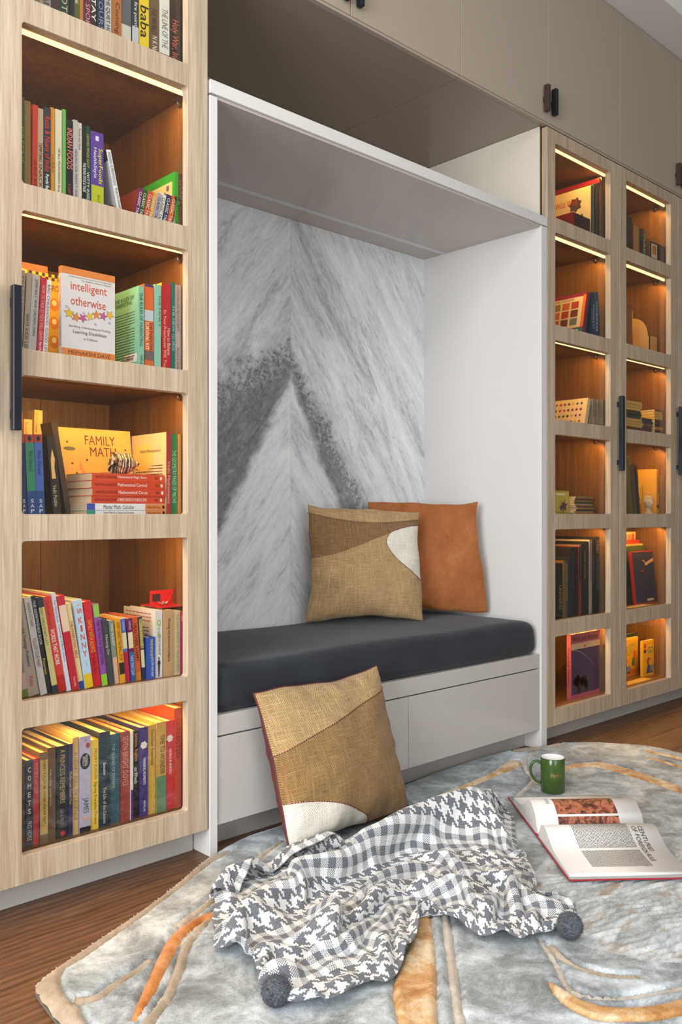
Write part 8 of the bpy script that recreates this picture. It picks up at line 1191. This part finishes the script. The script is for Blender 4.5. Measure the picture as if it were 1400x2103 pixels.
def fresco():
    g = G('printed_fresco'); v = g.coords('Object'); a = g.noise(v, 30, 6, .65, 1.6); b = g.noise(v, 75, 4, .7, 1.2)
    f = g.math('ADD', g.math('MULTIPLY', a, .7), g.math('MULTIPLY', b, .3))
    return g.done(g.ramp(f, [(.36, '2a2020'), (.44, '4a2c24'), (.50, '8a4a34'), (.56, 'b8765a'), (.62, '6e3a2c'), (.7, '46503c')]), .4)
FR = fresco()
page_patch('fresco_picture', prF, SPX + .006, SPX + .165, .066, .232, FR, 18, 10); page_patch('fresco_picture', prN, SPX - .038, SPX - .006, .066, .232, FR, 8, 10)
def ink(name, prof, quads, colr, lift=.0012):
    vs, fs = [], []
    for q in quads:
        k = len(vs); vs += [on_page(prof, x, y, lift) for x, y in q]; fs.append(tuple(range(k, k + len(q))))
    return pydata(name, vs, fs, plain(colr, .5), ob)
rnd = random.Random(11); Q = []
for xa, xb in ((SPX - .135, SPX - .05), (SPX - .232, SPX - .145)):
    for i in range(40):
        y = .075 + i * .0037; x = xb
        while x > xa:
            ww = min(.004 + .010 * rnd.random(), x - xa); Q.append([(x, y), (x - ww, y), (x - ww, y + .0016), (x, y + .0016)]); x -= ww + .0016
bt = ink('body_text', prN, Q, '5c5c60'); bt['kind'] = 'stuff'
def page_text(s, prof, x_start, x_end, y0, y1, colr):          # reads from the gutter towards the near edge, letter tops to the right
    v, f = text_geo(s, .004); W, Hh = v.max(0); sc = min((x_start - x_end) / W, (y1 - y0) / Hh * 1.2)
    vs = [on_page(prof, x_start - q[0] * (x_start - x_end) / W, y0 + q[1] * (y1 - y0) / Hh, .0012) for q in v]
    return pydata('heading', vs, f, plain(colr, .5), ob)
page_text('CENTURIES', prN, SPX - .066, SPX - .152, .246, .258, '2e2e32'); page_text('OF FOREIGN RULE', prN, SPX - .066, SPX - .205, .229, .241, '2e2e32')
page_text('Art', prN, SPX - .255, SPX - .259, .04, .044, '5a5a5a')
page_patch('caption', prF, SPX + .06, SPX + .12, .045, .055, plain('b8bcc0', .6), 6, 3, .0009)
block('tinted_end_leaf', [(LB - .048, .012), (LB - .03, .007), (LB - .006, .0048)], .006, HBk - .006, plain('a6a8ab', .6))

# ------------------------------------------------------------------ mug
mg = tag(empty('mug', (2.326, 1.513, RZ + .001), -.55), 'green ceramic mug with white inside standing on the rug', 'mug')
green = plain('3d5526', .12); white = plain('eceae6', .15)
bm = bmesh.new(); lathe(bm, [(0, .0), (.034, .0), (.0365, .003), (.0372, .05), (.0372, .1035), (.0365, .105), (.0355, .1055)], 48); mesh_obj('body', bm, green, mg, True)
bm = bmesh.new(); lathe(bm, [(.0355, .1055), (.0347, .1045), (.0342, .1), (.034, .008), (.03, .005), (0, .005)], 48); mesh_obj('inner_glaze', bm, white, mg, True)
bm = bmesh.new(); hp = [(-.036, 0, .086), (-.046, 0, .092), (-.058, 0, .089), (-.066, 0, .076), (-.067, 0, .058), (-.061, 0, .042), (-.05, 0, .031), (-.036, 0, .026)]
tube(bm, [tuple(p) for p in catmull(hp, 5)], .0042, 10); hd = mesh_obj('handle', bm, green, mg, True); hd.rotation_euler = (0, 0, -.28)
v, f = text_geo('Harrods', .005, .35); W, Hh = v.max(0)
def on_mug(a, z): t = -pi / 2 - .12 + a / .0374; return (.0375 * cos(t), .0375 * sin(t), z)
pydata('gold_script', [on_mug((q[0] / W - .5) * .036, .052 + q[1] / Hh * .013) for q in v], f, plain('c8a050', .3, .9), mg)

# ------------------------------------------------------------------ throw blanket
def houndstooth():
    g = G('grey_white_houndstooth'); u, v, z = g.xyz(g.coords('UV'))           # UV in metres of cloth
    TH = .0050
    def fl(a): return g.math('FLOOR', a)
    nz = g.noise(g.vec(u, v, 0), 30, 2); uu = g.math('ADD', u, g.math('MULTIPLY', g.math('SUBTRACT', nz, .5), .003))
    i = fl(g.math('DIVIDE', uu, TH)); j = fl(g.math('DIVIDE', v, TH))
    wp = g.math('LESS_THAN', g.math('MODULO', g.math('ADD', i, 8000), 8), 4); wf = g.math('LESS_THAN', g.math('MODULO', g.math('ADD', j, 8000), 8), 4)
    band = g.math('LESS_THAN', g.math('MODULO', g.math('ADD', g.math('DIVIDE', j, 8), 1000), 5), 2.5)
    tw = g.math('LESS_THAN', g.math('MODULO', g.math('ADD', g.math('ADD', i, j), 8000), 4), 2); pw = g.math('LESS_THAN', g.math('MODULO', g.math('ADD', g.math('ADD', fl(g.math('DIVIDE', uu, TH * .5)), fl(g.math('DIVIDE', v, TH * .5))), 8000), 2), 1)
    sel = g.math('ADD', g.math('MULTIPLY', band, tw), g.math('MULTIPLY', g.math('SUBTRACT', 1, band), pw))
    dk = g.math('ADD', g.math('MULTIPLY', sel, wp), g.math('MULTIPLY', g.math('SUBTRACT', 1, sel), wf))
    fa = g.math('SINE', g.math('MULTIPLY', u, 2 * pi / TH)); fb = g.math('SINE', g.math('MULTIPLY', v, 2 * pi / TH)); n = g.noise(g.vec(u, v, 0), 500, 2)
    g.bump(g.math('ADD', g.math('MULTIPLY', g.math('MULTIPLY', fa, fb), .5), n), .5, .0015)
    fl_ = g.noise(g.vec(u, v, 0), 260, 2)
    c = g.mix(dk, g.ramp(fl_, [(.3, 'cfd0d0'), (.7, 'e9eaea')]), g.ramp(fl_, [(.3, '585b62'), (.7, '777a82')]))
    return g.done(c, .9, Specular_IOR_Level=.15, Sheen_Weight=.2)
def pompom(parent, loc, R, seed):
    rnd = random.Random(seed); bm = bmesh.new(); bmesh.ops.create_icosphere(bm, subdivisions=4, radius=R * .9)
    for v in bm.verts: v.co *= 1 + rnd.uniform(-.05, .08)
    for _ in range(1500):
        d = Vector((rnd.gauss(0, 1), rnd.gauss(0, 1), rnd.gauss(0, 1))).normalized(); o1 = d.orthogonal().normalized(); o2 = d.cross(o1); b = d * R * .86
        t = bm.verts.new(b + (d + Vector((rnd.gauss(0, .25), rnd.gauss(0, .25), rnd.gauss(0, .25)))).normalized() * R * rnd.uniform(.14, .24)); w_ = R * .035
        q = [bm.verts.new(b + o1 * w_), bm.verts.new(b - o1 * w_ * .5 + o2 * w_ * .87), bm.verts.new(b - o1 * w_ * .5 - o2 * w_ * .87)]
        for k in range(3): bm.faces.new((q[k], q[(k + 1) % 3], t))
    o = mesh_obj('pompom', bm, plain('5b5d63', .95, 0, .1), parent); o.location = loc; o['label'] = 'fluffy dark grey pompom'; return o
def blanket():
    root = tag(empty('throw_blanket', (1.5, 1.35, RZ)), 'grey and white houndstooth throw with pompoms crumpled on the rug', 'blanket')
    raw = np.array(BLANKET, float)
    raw = raw.reshape(BL_H, BL_W, 3); raw = np.cumsum(raw, 1); raw = raw.reshape(-1, 3) * BL_S + np.array(BL_O)
    V = raw - np.array((1.5, 1.35, RZ)); idx = np.arange(BL_N).reshape(BL_H, BL_W)
    Qd = np.stack([idx[:-1, :-1], idx[:-1, 1:], idx[1:, 1:], idx[1:, :-1]], -1).reshape(-1, 4)
    me = bpy.data.meshes.new('cloth'); me.from_pydata(V.tolist(), [], Qd.tolist()); me.materials.append(houndstooth()); me.shade_smooth()
    uv = me.uv_layers.new(name='UVMap'); li = np.empty(len(me.loops), np.int32); me.loops.foreach_get('vertex_index', li)
    uu, vv = np.meshgrid(np.linspace(0, BL_LX, BL_W), np.linspace(0, BL_LY, BL_H)); U = np.stack([uu.ravel(), vv.ravel()], -1); uv.data.foreach_set('uv', U[li].astype(np.float32).ravel()); me.update()
    o = link(bpy.data.objects.new('cloth', me), root)
    s = o.modifiers.new('sub', 'SUBSURF'); s.levels = s.render_levels = 2
    so = o.modifiers.new('thick', 'SOLIDIFY'); so.thickness = .003; so.offset = 1
    pompom(root, tuple(Vector(POM1) - Vector((1.5, 1.35, RZ))), .027, 1); pompom(root, tuple(Vector(POM2) - Vector((1.5, 1.35, RZ))), .027, 2)
if BLANKET: blanket()
